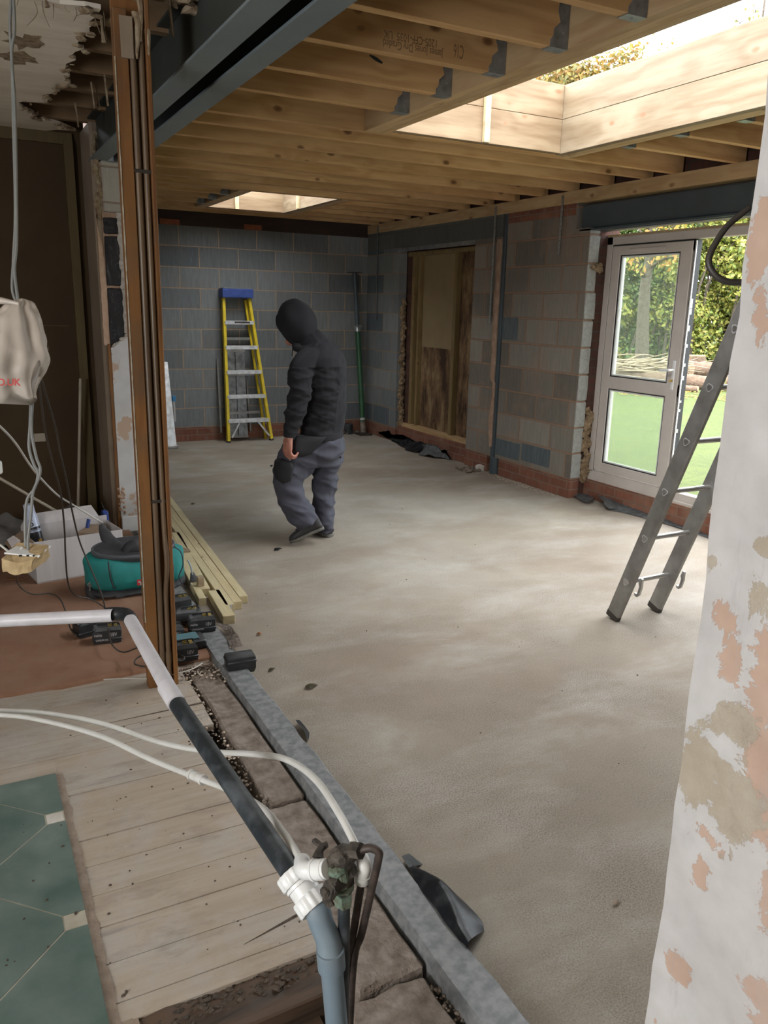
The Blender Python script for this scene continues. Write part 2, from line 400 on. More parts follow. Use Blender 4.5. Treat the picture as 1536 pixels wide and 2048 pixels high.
MAT['white_plastic'] = simple('white_plastic', (0.76, 0.76, 0.75), (0.68, 0.68, 0.67), 8, 0.35)
MAT['white_pipe'] = simple('white_waste_pipe', (0.66, 0.64, 0.67), (0.55, 0.53, 0.55), 16, 0.4, lo=0.45, hi=0.75)
MAT['flexi'] = simple('white_flexible_pipe', (0.66, 0.65, 0.62), (0.58, 0.57, 0.54), 12, 0.35)
MAT['black_pipe'] = simple('dusty_black_pipe', (0.016, 0.020, 0.024), (0.085, 0.095, 0.105), 17, 0.5, lo=0.48, hi=0.75)
MAT['grey_pipe'] = simple('grey_waste_pipe', (0.165, 0.215, 0.255), (0.21, 0.25, 0.28), 14, 0.42, lo=0.45, hi=0.8)
MAT['black_plastic'] = simple('black_plastic', (0.014, 0.015, 0.017), (0.028, 0.03, 0.033), 20, 0.4)
MAT['copper_dirty'] = simple('grimy_copper', (0.035, 0.026, 0.022), (0.085, 0.06, 0.05), 35, 0.55, 0.25, bump=0.3, bscale=90)
MAT['valve'] = simple('grimy_brass', (0.03, 0.024, 0.020), (0.09, 0.075, 0.06), 50, 0.7, 0.2, bump=0.8, bscale=90)
MAT['verdigris'] = simple('green_corroded_brass', (0.10, 0.10, 0.06), (0.15, 0.22, 0.17), 55, 0.7, bump=0.9, bscale=110)
MAT['pipe_brown'] = simple('brown_painted_pipe', (0.17, 0.11, 0.062), (0.11, 0.07, 0.04), 9, 0.38, stretch=(1, 1, 0.15))
MAT['white_paint_edge'] = simple('chipped_white_paint', (0.5, 0.46, 0.38), (0.3, 0.22, 0.13), 30, 0.7)
MAT['cable_grey'] = simple('grey_cable', (0.17, 0.175, 0.17), (0.22, 0.22, 0.21), 9, 0.45)
MAT['cable_white'] = simple('white_cable', (0.55, 0.53, 0.49), (0.45, 0.43, 0.39), 9, 0.45)
MAT['cable_dark'] = simple('dark_cable', (0.045, 0.035, 0.028), (0.03, 0.025, 0.02), 9, 0.5)
MAT['conduit'] = simple('cream_conduit', (0.42, 0.37, 0.29), (0.36, 0.31, 0.24), 8, 0.4)
MAT['brown_wall'] = simple('brown_hardboard', (0.056, 0.031, 0.008), (0.044, 0.024, 0.006), 2.5, 0.75, bump=0.1, bscale=90)
MAT['batten_green'] = wood('treated_batten', (0.12, 0.085, 0.03), (0.09, 0.06, 0.02), axis=2)
MAT['cream_paint'] = simple('beige_painted_plaster', (0.27, 0.21, 0.15), (0.23, 0.175, 0.125), 4, 0.8, bump=0.2)
MAT['lath_wood'] = simple('rough_ceiling_joist', (0.24, 0.16, 0.085), (0.17, 0.10, 0.05), 9, 0.85, bump=0.4, stretch=(0.2, 1, 1))
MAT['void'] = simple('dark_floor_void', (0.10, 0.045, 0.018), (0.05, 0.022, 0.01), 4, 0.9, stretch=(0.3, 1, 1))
MAT['insulation'] = simple('mineral_wool', (0.36, 0.26, 0.16), (0.18, 0.12, 0.065), 25, 1.0, bump=1.0, bscale=60, bdist=0.02)
MAT['insul_white'] = simple('white_wool_insulation', (0.58, 0.55, 0.50), (0.40, 0.36, 0.31), 30, 1.0, bump=1.0, bscale=70, bdist=0.01)
MAT['black_bitumen'] = simple('black_bitumen_paint', (0.010, 0.010, 0.012), (0.085, 0.085, 0.088), 40, 0.4, bump=0.7, bscale=70, lo=0.58, hi=0.78)
MAT['pink_plaster'] = simple('bare_pink_plaster', (0.52, 0.36, 0.26), (0.44, 0.29, 0.20), 18, 0.95, bump=0.5, bscale=40)
MAT['dpm'] = simple('dusty_membrane', (0.20, 0.203, 0.203), (0.115, 0.12, 0.125), 30, 0.55, bump=0.5, bscale=18, lo=0.40, hi=0.62, detail=9)
MAT['dpm_black'] = simple('black_membrane', (0.02, 0.022, 0.026), (0.085, 0.09, 0.098), 20, 0.38, bump=0.5, bscale=14, lo=0.48, hi=0.75)
MAT['carpet'] = simple('rust_brown_carpet', (0.24, 0.118, 0.068), (0.29, 0.165, 0.105), 5, 1.0, bump=1.0, bscale=300, bdist=0.004)
MAT['rubble'] = simple('rubble', (0.22, 0.175, 0.135), (0.12, 0.092, 0.07), 30, 0.95, bump=0.8, bscale=80)
MAT['rubble_light'] = simple('pale_plaster_crumbs', (0.55, 0.47, 0.39), (0.42, 0.33, 0.25), 20, 0.95)
MAT['soil'] = simple('dark_dirt', (0.055, 0.042, 0.032), (0.10, 0.075, 0.055), 20, 1.0, bump=1.0, bscale=50, bdist=0.02)
MAT['oldbrick'] = simple('mortar_covered_brick', (0.28, 0.235, 0.20), (0.145, 0.11, 0.085), 22, 0.95, bump=1.0, bscale=70, bdist=0.01, detail=9)
MAT['tile'] = simple('green_marbled_tile', (0.07, 0.112, 0.095), (0.165, 0.205, 0.185), 6, 0.4, lo=0.36, hi=0.72, detail=12)
MAT['tile_dot'] = simple('cream_tile_insert', (0.55, 0.52, 0.47), (0.45, 0.41, 0.36), 15, 0.5)
MAT['grout'] = simple('grout', (0.40, 0.37, 0.30), (0.31, 0.27, 0.21), 15, 0.9)
MAT['bed'] = simple('tile_adhesive', (0.30, 0.235, 0.185), (0.22, 0.165, 0.125), 25, 0.95, bump=1.0, bscale=60)
MAT['green_pipe'] = simple('green_painted_pole', (0.018, 0.075, 0.03), (0.03, 0.10, 0.045), 10, 0.4)
MAT['board_cream'] = simple('cream_sheathing_board', (0.27, 0.20, 0.105), (0.235, 0.17, 0.09), 5, 0.8)
MAT['frame_green'] = wood('treated_frame_timber', (0.26, 0.18, 0.075), (0.19, 0.125, 0.05), axis=2, kthr=0.05)
def _stained():
    k = N('water_stained_board', 0.85)
    a = k.noise(7, 6, 0.65, co=k.mp((1, 1, 0.35)))
    c = k.ramp(a, [(0.38, (0.045, 0.02, 0.01)), (0.5, (0.15, 0.085, 0.04)), (0.62, (0.25, 0.17, 0.085))])
    k.col(c); return k.m
MAT['stained'] = _stained()
def _pillar():
    k = N('patchy_wall_plaster', 0.85)
    sp = k.n('SeparateXYZ', {0: k.co})
    wv = k.n('TexNoise', {'Vector': k.co, 'Scale': 11.0, 'Detail': 10, 'Roughness': 0.72, 'Distortion': 0.3}); wf = k.math('SUBTRACT', k.math('MULTIPLY', k.math('SUBTRACT', wv.outputs[0], 0.5), 6.5), 0.15)
    def blobs(lst):
        out = None
        for (x, y, rx, ry) in lst:
            c = on(x, y, 0, 0.70); e = on(x+rx, y, 0, 0.70); f = on(x, y+ry, 0, 0.70)
            dy = k.math('DIVIDE', k.math('SUBTRACT', sp.outputs[1], c.y), abs(e.y-c.y)+1e-4); dz = k.math('DIVIDE', k.math('SUBTRACT', sp.outputs[2], c.z), abs(f.z-c.z))
            d = k.math('SUBTRACT', 1.0, k.math('SQRT', k.math('ADD', k.math('MULTIPLY', dy, dy), k.math('MULTIPLY', dz, dz))))
            out = d if out is None else k.math('MAXIMUM', out, d)
        return k.ramp(k.math('ADD', out, wf), [(0.0, 0.0), (0.06, 1.0)])
    tone = k.noise(22, 5, co=k.mp((1, 1, 1)))
    white = k.ramp(tone, [(0.3, (0.47, 0.45, 0.44)), (0.7, (0.38, 0.36, 0.35))])
    pink = k.ramp(tone, [(0.3, (0.43, 0.30, 0.23)), (0.7, (0.36, 0.24, 0.18))])
    beige = k.ramp(tone, [(0.3, (0.37, 0.32, 0.255)), (0.7, (0.30, 0.25, 0.19))])
    mp_ = blobs([(1461, 1337, 32, 80), (1530, 1360, 50, 120), (1525, 1580, 55, 150), (1405, 1740, 26, 50), (1425, 1680, 50, 36), (1354, 1935, 26, 34), (1530, 1790, 34, 110), (1530, 2000, 55, 70), (1452, 1235, 22, 30), (1520, 650, 24, 60), (1525, 470, 18, 70), (1310, 2040, 10, 20)])
    mb_ = blobs([(1388, 1540, 45, 80), (1465, 1630, 52, 120), (1460, 1440, 55, 50), (1427, 1118, 28, 28), (1522, 1195, 26, 50), (1530, 1100, 20, 30)])
    away = k.ramp(sp.outputs[1], [(0.36, 1.0), (0.40, 0.0)])
    mp_ = k.math('MAXIMUM', mp_, k.math('MULTIPLY', away, k.ramp(k.noise(3.3, 9, 0.66), [(0.545, 0.0), (0.555, 1.0)])))
    mb_ = k.math('MAXIMUM', mb_, k.math('MULTIPLY', away, k.ramp(k.noise(2.7, 9, 0.66, co=k.mp((1, 1, 1), (4, 7, 2))), [(0.60, 0.0), (0.61, 1.0)])))
    c = k.mix(mp_, white, pink); c = k.mix(mb_, c, beige)
    grime = k.ramp(k.noise(6, 8, 0.75, co=k.mp((3, 3, 0.5))), [(0.58, 0.0), (0.65, 0.35), (0.72, 0.0)])
    c = k.mix(grime, c, (0.30, 0.27, 0.27)); c = k.mix(k.ramp(k.noise(3, 4), [(0.4, 0.0), (0.7, 0.35)]), c, (0.35, 0.30, 0.28)); k.col(c)
    h = k.math('ADD', k.math('MULTIPLY', mb_, k.noise(60, 5, 0.7)), k.math('MULTIPLY', mp_, -0.3))
    k.bump(h, 0.45, 0.006); return k.m
MAT['pillar'] = _pillar()
def _reveal():
    k = N('white_reveal_plaster', 0.75)
    n1 = k.noise(5.0, 7, 0.6, co=k.mp((1.3, 1, 1), (2.0, 0, 4.25)))
    c = k.mix(k.ramp(n1, [(0.58, 0.0), (0.60, 1.0)]), k.ramp(k.noise(8, 4), [(0.3, (0.58, 0.575, 0.57)), (0.7, (0.50, 0.49, 0.485))]), (0.47, 0.34, 0.25))
    k.col(c); k.bump(k.noise(50), 0.2, 0.004); return k.m
MAT['reveal'] = _reveal()
MAT['ceiling_old'] = simple('old_ceiling_plaster', (0.80, 0.73, 0.62), (0.68, 0.60, 0.49), 3, 0.8, bump=0.4, bscale=6, stretch=(0.4, 1.6, 1), bdist=0.02)
MAT['torn'] = simple('torn_plaster_edge', (0.35, 0.28, 0.19), (0.18, 0.12, 0.07), 30, 0.95, bump=1.0)
MAT['cardboard'] = simple('white_cardboard', (0.47, 0.44, 0.43), (0.40, 0.37, 0.36), 4, 0.75, stretch=(6, 6, 0.4))
MAT['card_in'] = simple('brown_cardboard', (0.30, 0.21, 0.14), (0.24, 0.165, 0.11), 6, 0.85)
MAT['teal'] = simple('teal_canvas', (0.01, 0.20, 0.185), (0.012, 0.145, 0.135), 6, 0.8, bump=0.35, bscale=250, bdist=0.001)
MAT['bag_black'] = simple('black_canvas', (0.018, 0.018, 0.02), (0.04, 0.04, 0.045), 10, 0.7, bump=0.4, bscale=220, bdist=0.001)
MAT['bag_grey'] = simple('grey_lining', (0.09, 0.095, 0.105), None, 10, 0.8)
MAT['red'] = simple('red_print', (0.50, 0.035, 0.03), None, 10, 0.6)
MAT['white_print'] = simple('white_print', (0.55, 0.55, 0.55), None, 10, 0.6)
MAT['ink'] = simple('timber_stamp_ink', (0.10, 0.05, 0.02), (0.16, 0.08, 0.03), 60, 0.8)
MAT['gold'] = simple('brass_contacts', (0.55, 0.40, 0.12), None, 10, 0.35, 0.8)
MAT['bat_grey'] = simple('grey_black_plastic', (0.045, 0.047, 0.05), (0.075, 0.078, 0.082), 25, 0.45)
MAT['charger_teal'] = simple('pale_teal_plastic', (0.09, 0.20, 0.23), None, 10, 0.4)
MAT['bagwhite'] = simple('white_carrier_bag', (0.50, 0.44, 0.385), (0.44, 0.385, 0.33), 5, 0.38, bump=0.3, bscale=9, bdist=0.01)
MAT['foam'] = simple('torn_board_foam', (0.48, 0.36, 0.20), (0.36, 0.25, 0.13), 25, 1.0, bump=1.0, bscale=50)
MAT['can'] = simple('can_blue_white', (0.50, 0.55, 0.68), (0.42, 0.47, 0.6), 4, 0.3)
MAT['can_black'] = simple('can_label_black', (0.02, 0.02, 0.025), None, 6, 0.35)
MAT['can_yellow'] = simple('can_label_yellow', (0.75, 0.42, 0.03), None, 6, 0.35)
MAT['hoodie'] = simple('charcoal_fleece', (0.0065, 0.0063, 0.0085), (0.0105, 0.010, 0.0135), 5, 0.95, bump=0.25, bscale=180, bdist=0.002)
MAT['trousers'] = simple('grey_work_trousers', (0.058, 0.058, 0.078), (0.044, 0.044, 0.060), 5, 0.85, bump=0.2, bscale=260, bdist=0.001)
MAT['trouser_black'] = simple('black_pocket_cloth', (0.010, 0.010, 0.012), None, 8, 0.8)
MAT['boot'] = simple('dusty_black_boot', (0.016, 0.016, 0.018), (0.04, 0.038, 0.036), 16, 0.6)
MAT['sole'] = simple('dusty_grey_sole', (0.15, 0.14, 0.12), (0.09, 0.085, 0.075), 16, 0.8)
MAT['skin'] = simple('skin', (0.44, 0.205, 0.145), (0.34, 0.13, 0.09), 30, 0.55)
MAT['hair'] = simple('dark_hair', (0.03, 0.02, 0.015), None, 30, 0.7)
MAT['leafbit'] = simple('dead_leaf', (0.10, 0.085, 0.035), (0.055, 0.045, 0.025), 30, 0.8)
MAT['leaf_orange'] = simple('orange_dead_leaf', (0.34, 0.15, 0.06), None, 30, 0.8)
def _grass():
    k = N('lawn_grass', 0.9)
    c = k.ramp(k.noise(1.1, 6, 0.7), [(0.3, (0.066, 0.092, 0.008)), (0.7, (0.102, 0.130, 0.014))])
    c = k.mix(k.ramp(k.noise(14, 5, 0.7), [(0.35, 0.6), (0.6, 0.0)]), c, (0.034, 0.062, 0.008)); k.col(c)
    k.bump(k.noise(60, 4, 0.8), 1.0, 0.03); return k.m
MAT['grass'] = _grass()
def leafmat(name, cols):
    k = N(name, 0.6)
    rnd = k.n('NewGeometry').outputs['Random Per Island']
    st = [(i/len(cols), c) for i, c in enumerate(cols)]
    k.col(k.ramp(rnd, st, 'CONSTANT'))
    tr = k.n('BsdfTranslucent'); s2 = k.t.links.new(k.b.inputs['Base Color'].links[0].from_socket, tr.inputs['Color'])
    mx = k.n('MixShader', {0: 0.35}); out = k.t.nodes['Material Output']
    k.t.links.new(k.b.outputs[0], mx.inputs[1]); k.t.links.new(tr.outputs[0], mx.inputs[2]); k.t.links.new(mx.outputs[0], out.inputs['Surface'])
    return k.m
MAT['leaf_yg'] = leafmat('yellow_green_leaves', [(0.29, 0.31, 0.055), (0.19, 0.235, 0.045), (0.36, 0.35, 0.08), (0.12, 0.16, 0.035), (0.38, 0.33, 0.09)])
MAT['leaf_g'] = leafmat('green_leaves', [(0.17, 0.25, 0.07), (0.12, 0.19, 0.055), (0.22, 0.29, 0.09), (0.09, 0.14, 0.045)])
MAT['leaf_o'] = leafmat('autumn_leaves', [(0.42, 0.24, 0.05), (0.38, 0.28, 0.07), (0.34, 0.33, 0.08), (0.50, 0.22, 0.06)])
MAT['leaf_high'] = leafmat('rooftop_leaves', [(0.26, 0.17, 0.03), (0.20, 0.155, 0.035), (0.15, 0.14, 0.04), (0.24, 0.125, 0.03)])
MAT['bark'] = simple('bark', (0.12, 0.095, 0.07), (0.07, 0.052, 0.038), 12, 0.95, bump=1.0, bscale=25, bdist=0.03)
MAT['log'] = simple('cut_log', (0.17, 0.11, 0.075), (0.10, 0.062, 0.04), 10, 0.95, bump=1.0, bscale=30, bdist=0.02)
MAT['stick'] = simple('pale_branch', (0.30, 0.23, 0.15), (0.20, 0.15, 0.10), 10, 0.9)
MAT['logend'] = simple('sawn_log_end', (0.32, 0.22, 0.13), None, 10, 0.9)
MAT['polythene'] = simple('clear_polythene', (0.30, 0.285, 0.275), (0.20, 0.185, 0.175), 9, 0.25, lo=0.4, hi=0.7, bump=0.6, bscale=12, bdist=0.02)
MAT['patio'] = simple('pale_gravel', (0.30, 0.26, 0.21), (0.22, 0.19, 0.15), 40, 0.95, bump=0.8)
def _glass(name, tint, haze, hazecol):
    k = N(name, 0.02); k.b.inputs['Base Color'].default_value = (*hazecol, 1); k.b.inputs['Roughness'].default_value = 0.5
    tr = k.n('BsdfTransparent', {'Color': tint}); gl = k.n('BsdfGlossy', {'Roughness': 0.02, 'Color': (1, 1, 1)})
    fr = k.n('Fresnel', {'IOR': 1.3}); m1 = k.n('MixShader', {0: fr.outputs[0]}); m2 = k.n('MixShader', {0: haze})
    k.t.links.new(tr.outputs[0], m1.inputs[1]); k.t.links.new(gl.outputs[0], m1.inputs[2])
    k.t.links.new(m1.outputs[0], m2.inputs[1]); k.t.links.new(k.b.outputs[0], m2.inputs[2])
    k.t.links.new(m2.outputs[0], k.t.nodes['Material Output'].inputs['Surface']); return k.m
MAT['glass'] = _glass('dusty_pane', (0.92, 0.97, 0.93), 0.13, (0.55, 0.60, 0.52))
# ------------------------------------------------------------ the setting
XW, YB = 4.60, 9.30          # inner faces of the right and back walls
ZJ, ZT = 2.54, 2.735         # underside and top of the roof joists
def sbox(name, mat, boxes, bev=0.0, parent=None):
    b = MB()
    for lo, hi in boxes: b.box(lo, hi, bev)
    o = b.build(name, mat, parent)
    return struct(o) if parent is None else o

fl = MB(); fl.box((1.0, -2.0, -0.15), (4.95, 9.4, 0.0)); struct(fl.build('floor', MAT['slab']))

# right wall: two openings (boarded one, garden door)
W0, W1 = XW, XW+0.10
wall = sbox('wall_right', MAT['block_right'], [
    ((W0, 5.27, 0.165), (W1, 6.39, 2.24)), ((W0, 5.44, 2.24), (W1, 6.39, 2.44)), ((W0, 6.47, 0.165), (W1, 6.92, 2.24))])
sbox('wall_corner_blocks', MAT['block_corner'], [((W0, 8.47, 0.165), (W1, 9.30, 2.24))], parent=wall)
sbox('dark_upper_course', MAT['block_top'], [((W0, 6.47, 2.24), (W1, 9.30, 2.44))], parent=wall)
sbox('near_length', MAT['block_right'], [((W0, -2.0, 0.165), (W1, 2.2, 2.44))], parent=wall)
b = MB(); b.box((W0-0.003, 5.46, 2.35), (W0+0.05, 6.388, 2.439))
b.build('red_brick_infill', MAT['brick'], wall)
struct(MB().box((W0-0.004, 5.27, -0.02), (W1, 6.32, 0.165)).box((W0-0.004, 6.52, -0.02), (W1, 6.92, 0.165)).box((W0-0.004, 8.47, -0.02), (W1, 9.30, 0.165))
       .box((W0+0.03, 6.92, -0.02), (W1, 8.47, 0.19)).box((W0-0.004, -2, -0.02), (W1, 2.2, 0.165)).build('baseboard_right', MAT['brick']))
struct(MB().box((W1, 6.28, -0.05), (W1+0.02, 6.56, 0.2)).build('trim_1', MAT['soil']))
# outer brick leaf
struct(MB().box((4.70, 5.285, -0.1), (4.93, 6.95, 2.75)).box((4.72, 8.40, -0.1), (4.93, 9.5, 2.75)).box((4.78, 6.95, -0.1), (4.93, 8.40, 0.17))
       .box((4.775, 6.95, 2.13), (4.93, 8.4, 2.75)).box((4.70, 6.95, 2.245), (4.775, 8.4, 2.75)).box((4.72, -2.0, -0.1), (4.93, 2.2, 2.75)).box((4.70, 2.2, 2.42), (4.93, 5.285, 2.75))
       .build('wall_outer_brick', MAT['brick_dark']))
struct(MB().box((4.775, 2.2, -0.1), (4.93, 5.283, 0.165)).build('wall_door_step', MAT['brick']))
# block reveal beside the door, ragged faces
b = MB()
for k in range(10):
    z = 0.17+k*0.2245; dx = random.uniform(-0.006, 0.006)
    b.box((W0+0.002, 5.262+dx, z+0.006), (W1+random.uniform(-0.004, 0.012), 5.275, min(z+0.2145, 2.235)), 0.004)
b.sub(1).jitter(0.004, 20, 3).build('trim_2', simple('cut_block_ends', (0.33, 0.33, 0.31), (0.26, 0.255, 0.235), 40, 0.95, bump=1.0, bscale=110))['kind'] = 'structure'

def dark_block(x0, y0, x1, y1):
    a, c = on(x0, y0, 0, W0), on(x1, y1, 0, W0)
    MB().box((W0-0.002, min(a.y, c.y), min(a.z, c.z)), (W0+0.02, max(a.y, c.y), max(a.z, c.z)), 0.001).build('dark_block', MAT['dark_block'], wall)
dark_block(984, 874, 1038, 922); dark_block(1044, 886, 1098, 936); dark_block(1001, 634, 1034, 681)
# back wall with brick base, dark bearer on top
sbox('wall_back', MAT['block_back'], [((1.12, YB, 0.165), (4.72, YB+0.1, 2.40))])
sbox('baseboard_back', MAT['brick'], [((1.12, YB-0.004, -0.02), (4.60, YB+0.1, 0.165))])
sbox('trim_3', MAT['back_dark'], [((1.12, YB+0.012, 2.40), (4.70, YB+0.1, 2.735))])
# outer shell closing the room
sbox('wall_house_side', MAT['block_back'], [((1.0, 5.72, 0.0), (1.13, 9.4, 2.66))])
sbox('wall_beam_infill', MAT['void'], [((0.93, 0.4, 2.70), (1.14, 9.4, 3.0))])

# roof deck above the joists with two openings
S1 = (2.29, 3.48, 1.90, 4.325); S2 = (2.41, 3.305, 7.24, 8.66)
b = MB()
def deck(b, z0, z1):
    x0, x1, y0, y1 = 1.1, 4.93, -2.1, 9.5
    b.box((x0, y0, z0), (S1[0]-0.02, y1, z1)); b.box((S1[1]+0.02, y0, z0), (x1, y1, z1))
    b.box((S1[0]-0.02, y0, z0), (S1[1]+0.02, S1[2]-0.02, z1)); b.box((S1[0]-0.02, S1[3]+0.02, z0), (S1[1]+0.02, S2[2]-0.02, z1))
    b.box((S1[0]-0.02, S2[3]+0.02, z0), (S1[1]+0.02, y1, z1))
    b.box((S1[0]-0.02, S2[2]-0.02, z0), (S2[0]-0.02, S2[3]+0.02, z1)); b.box((S2[1]+0.02, S2[2]-0.02, z0), (S1[1]+0.02, S2[3]+0.02, z1))
deck(b, ZT+0.001, ZT+0.06)
struct(b.build('ceiling', MAT['deck']))

# house side: plaster pillar wall, brown room
pb = MB(); n = 60; ring = []
for i in range(n+1):
    z = -0.1+2.8*i/n
    e = 0.572+0.012*noise.noise(V((0, 0, z*6)))+0.006*noise.noise(V((3, 0, z*25)))
    ring.append([(0.70, -2.0, z), (0.70+0.002*noise.noise(V((5, 0, z*19))), e, z), (0.712, e+0.004, z), (0.95, e+0.006, z), (0.95, -2.0, z)])
pb.rings(ring); struct(pb.build('wall_near', MAT['pillar']))
sbox('wall_extension_near', MAT['block_back'], [((0.95, -2.05, 0.0), (4.95, -1.95, 2.74))])
sbox('wall_house_near', MAT['cream_paint'], [((-3.1, -2.1, -0.1), (0.95, -2.0, 2.8))])
sbox('wall_left', MAT['brown_wall'], [((-3.1, 0.75, -0.1), (-3.0, 6.2, 2.8)), ((-3.1, -2.1, -0.1), (-3.0, -1.15, 2.8)), ((-3.1, -1.15, -0.1), (-3.0, 0.75, 0.75)), ((-3.1, -1.15, 2.15), (-3.0, 0.75, 2.8))])  # out of view; the gap is left for the added fill light
BW = 6.10
sbox('wall_house_back', MAT['brown_wall'], [((-3.0, BW, -0.1), (0.88, BW+0.1, 2.75))])
# trims on the brown wall
struct(MB().box((-3.0, BW-0.03, 2.575), (0.80, BW, 2.645)).build('trim_4', MAT['batten_green']))
struct(MB().box((0.742, BW-0.05, 0.0), (0.80, BW, 2.60)).build('trim_5', MAT['batten_green']))
struct(MB().box((-1.0, BW-0.004, 1.40), (0.70, BW+0.001, 1.405)).build('trim_6', MAT['batten_green']))
# left pillar under the beam (remains of the old outer wall)
PY = 5.68
lp = MB(); rg = []
for i in range(41):
    z = 2.66*i/40
    e = 0.006*noise.noise(V((1, 0, z*9)))
    rg.append([(0.855, BW, z), (0.855, PY+0.02, z), (0.87+e, PY+0.004, z), (0.90, PY+0.012, z), (0.90, BW, z)])
lp.rings(rg); plr = struct(lp.build('wall_left_pillar', MAT['cream_paint']))
MB().box((0.89, PY+0.012, 0), (1.125, BW, 1.40)).box((0.89, PY+0.03, 1.4), (1.125, BW, 2.44)).build('core', MAT['block_old'], plr)
# ragged pink plaster strip where the reveal was torn off
b = MB(); A = []; n = 26
for i in range(n+1):
    z = 1.29+0.83*i/n; t = i/n
    x0 = 0.863+0.003*noise.noise(V((z*30, 0, 0))); wv = 0.052*(1-t**3)+0.006*noise.noise(V((z*40, 2, 0)))
    A.append([(x0, PY-0.012, z), (x0+wv*0.5, PY-0.004, z), (x0+wv, PY+0.008, z), (x0+wv, PY+0.03, z), (x0, PY+0.03, z)])
b.rings(A).jitter(0.003, 50, 2).build('torn_plaster', MAT['pink_plaster'], plr)
# bitumen-black blocks, light block, wool
b = MB()
for z0, z1 in ((1.29, 1.66), (1.675, 1.985), (2.0, 2.10)):
    b.box((0.905, PY-0.004, z0), (1.0, PY+0.05, z1), 0.006)
b.sub(3).jitter(0.005, 30, 4).build('black_blocks', MAT['black_bitumen'], plr)
MB().box((0.90, PY+0.004, 1.40), (1.005, PY+0.04, 2.13)).build('mortar_joints', MAT['mortar'], plr)
MB().box((0.912, PY-0.01, 2.135), (1.125, PY+0.2, 2.44), 0.008).sub(2).jitter(0.004, 25, 1).build('light_block', MAT['block_old'], plr)
b = MB(); A = []
for i in range(31):
    z = 1.37+0.76*i/30; xl = 1.0+0.014*noise.noise(V((z*14, 7, 0)))-0.01*(i/30)
    A.append([(xl, PY-0.004, z), (xl+0.03, PY-0.02+0.008*noise.noise(V((z*20, 1, 0))), z), (1.07, PY-0.012, z), (1.12, PY+0.0, z), (1.12, PY+0.04, z), (xl, PY+0.04, z)])
b.rings(A).sub(1).jitter(0.007, 40, 9).build('wool_insulation', MAT['insul_white'], plr)
# crumbling mortar and plaster around the bearing of the beam
b = MB()
for i in range(26):
    z = 2.10+0.5*i/26; x = 0.865+0.03*noise.noise(V((z*9, 3, 1)))+0.02
    b.ball((x, PY+0.0+0.01*random.random(), z), random.uniform(0.014, 0.03), 2, (0.8, 0.6, 1.5))
b.jitter(0.012, 30, 5).build('crumbling_edge', MAT['torn'], plr)
MB().box((0.872, PY+0.006, 2.12), (0.915, PY+0.05, 2.43)).sub(3).jitter(0.006, 22, 6).build('old_mortar_face', MAT['torn'], plr)
# white plasterboard reveal with a sloping broken top
zt0, zt1 = 1.285, 1.40
b = MB(); b.prism([(0.905, PY-0.014, 0.02), (1.125, PY-0.014, 0.02), (1.125, PY-0.014, zt1+0.02), (1.02, PY-0.014, zt1-0.02), (0.965, PY-0.014, zt0+0.03), (0.905, PY-0.014, zt0-0.01)], (0, 0.02, 0))
rv = b.build('white_reveal', MAT['reveal'], plr)
b = MB()
for i in range(14): b.ball((0.92+0.012*i, PY-0.016, zt0+0.005+0.009*i+random.uniform(-.004, .004)), random.uniform(0.005, 0.013), 1)
b.jitter(0.004, 60).build('broken_edge', MAT['insul_white'], plr)
MB().box((0.884, PY-0.012, 0.0), (0.903, PY+0.02, 1.30)).build('timber_edge', MAT['post'], plr)
MB().box((0.905, PY-0.034, 0.0), (1.13, PY-0.012, 0.11), 0.004).build('skirting_end', MAT['white_plastic'], plr)
b = MB()
for i in range(30): b.ball((0.905+random.uniform(-.01, .03), PY-0.018, 0.13+0.2*random.random()), random.uniform(0.004, 0.012), 1)
b.jitter(0.004, 60).build('crumbled_corner', MAT['pink_plaster'], plr)

# old house ceiling: torn plaster sheet under rough joists
ZC = 2.645
edge_px = [(152, 262), (120, 248), (90, 240), (62, 238), (70, 228), (40, 212), (36, 204), (60, 204), (92, 206), (98, 196), (88, 190), (110, 186), (108, 176), (120, 168), (134, 170), (142, 166),
           (130, 158), (140, 150), (130, 140), (132, 128), (152, 120), (142, 112), (150, 104), (168, 98), (150, 92), (158, 82), (166, 74), (164, 66), (180, 66), (178, 56), (190, 46), (180, 42), (196, 30), (202, 18), (170, 12), (120, 8)]
edge = [on(x, y, 2, ZC) for x, y in edge_px]
pts = [(e.x, e.y) for e in edge]
yN = pts[-1][1]
poly = [(-3.0, BW), (0.62, BW), (0.70, BW-0.1)] + [pts[0]] + pts[1:] + [(0.28, yN-0.03), (-0.15, yN-0.02), (-0.5, yN+0.05), (-3.0, yN+0.02)]
b = MB(); bm = b.bm
lowv = [bm.verts.new((x, y, ZC)) for x, y in poly]; f = bm.faces.new(lowv)
r = bmesh.ops.extrude_face_region(bm, geom=[f])
for g in r['geom']:
    if isinstance(g, bmesh.types.BMVert): g.co.z += 0.016
cl = struct(b.build('ceiling_house', MAT['ceiling_old']))
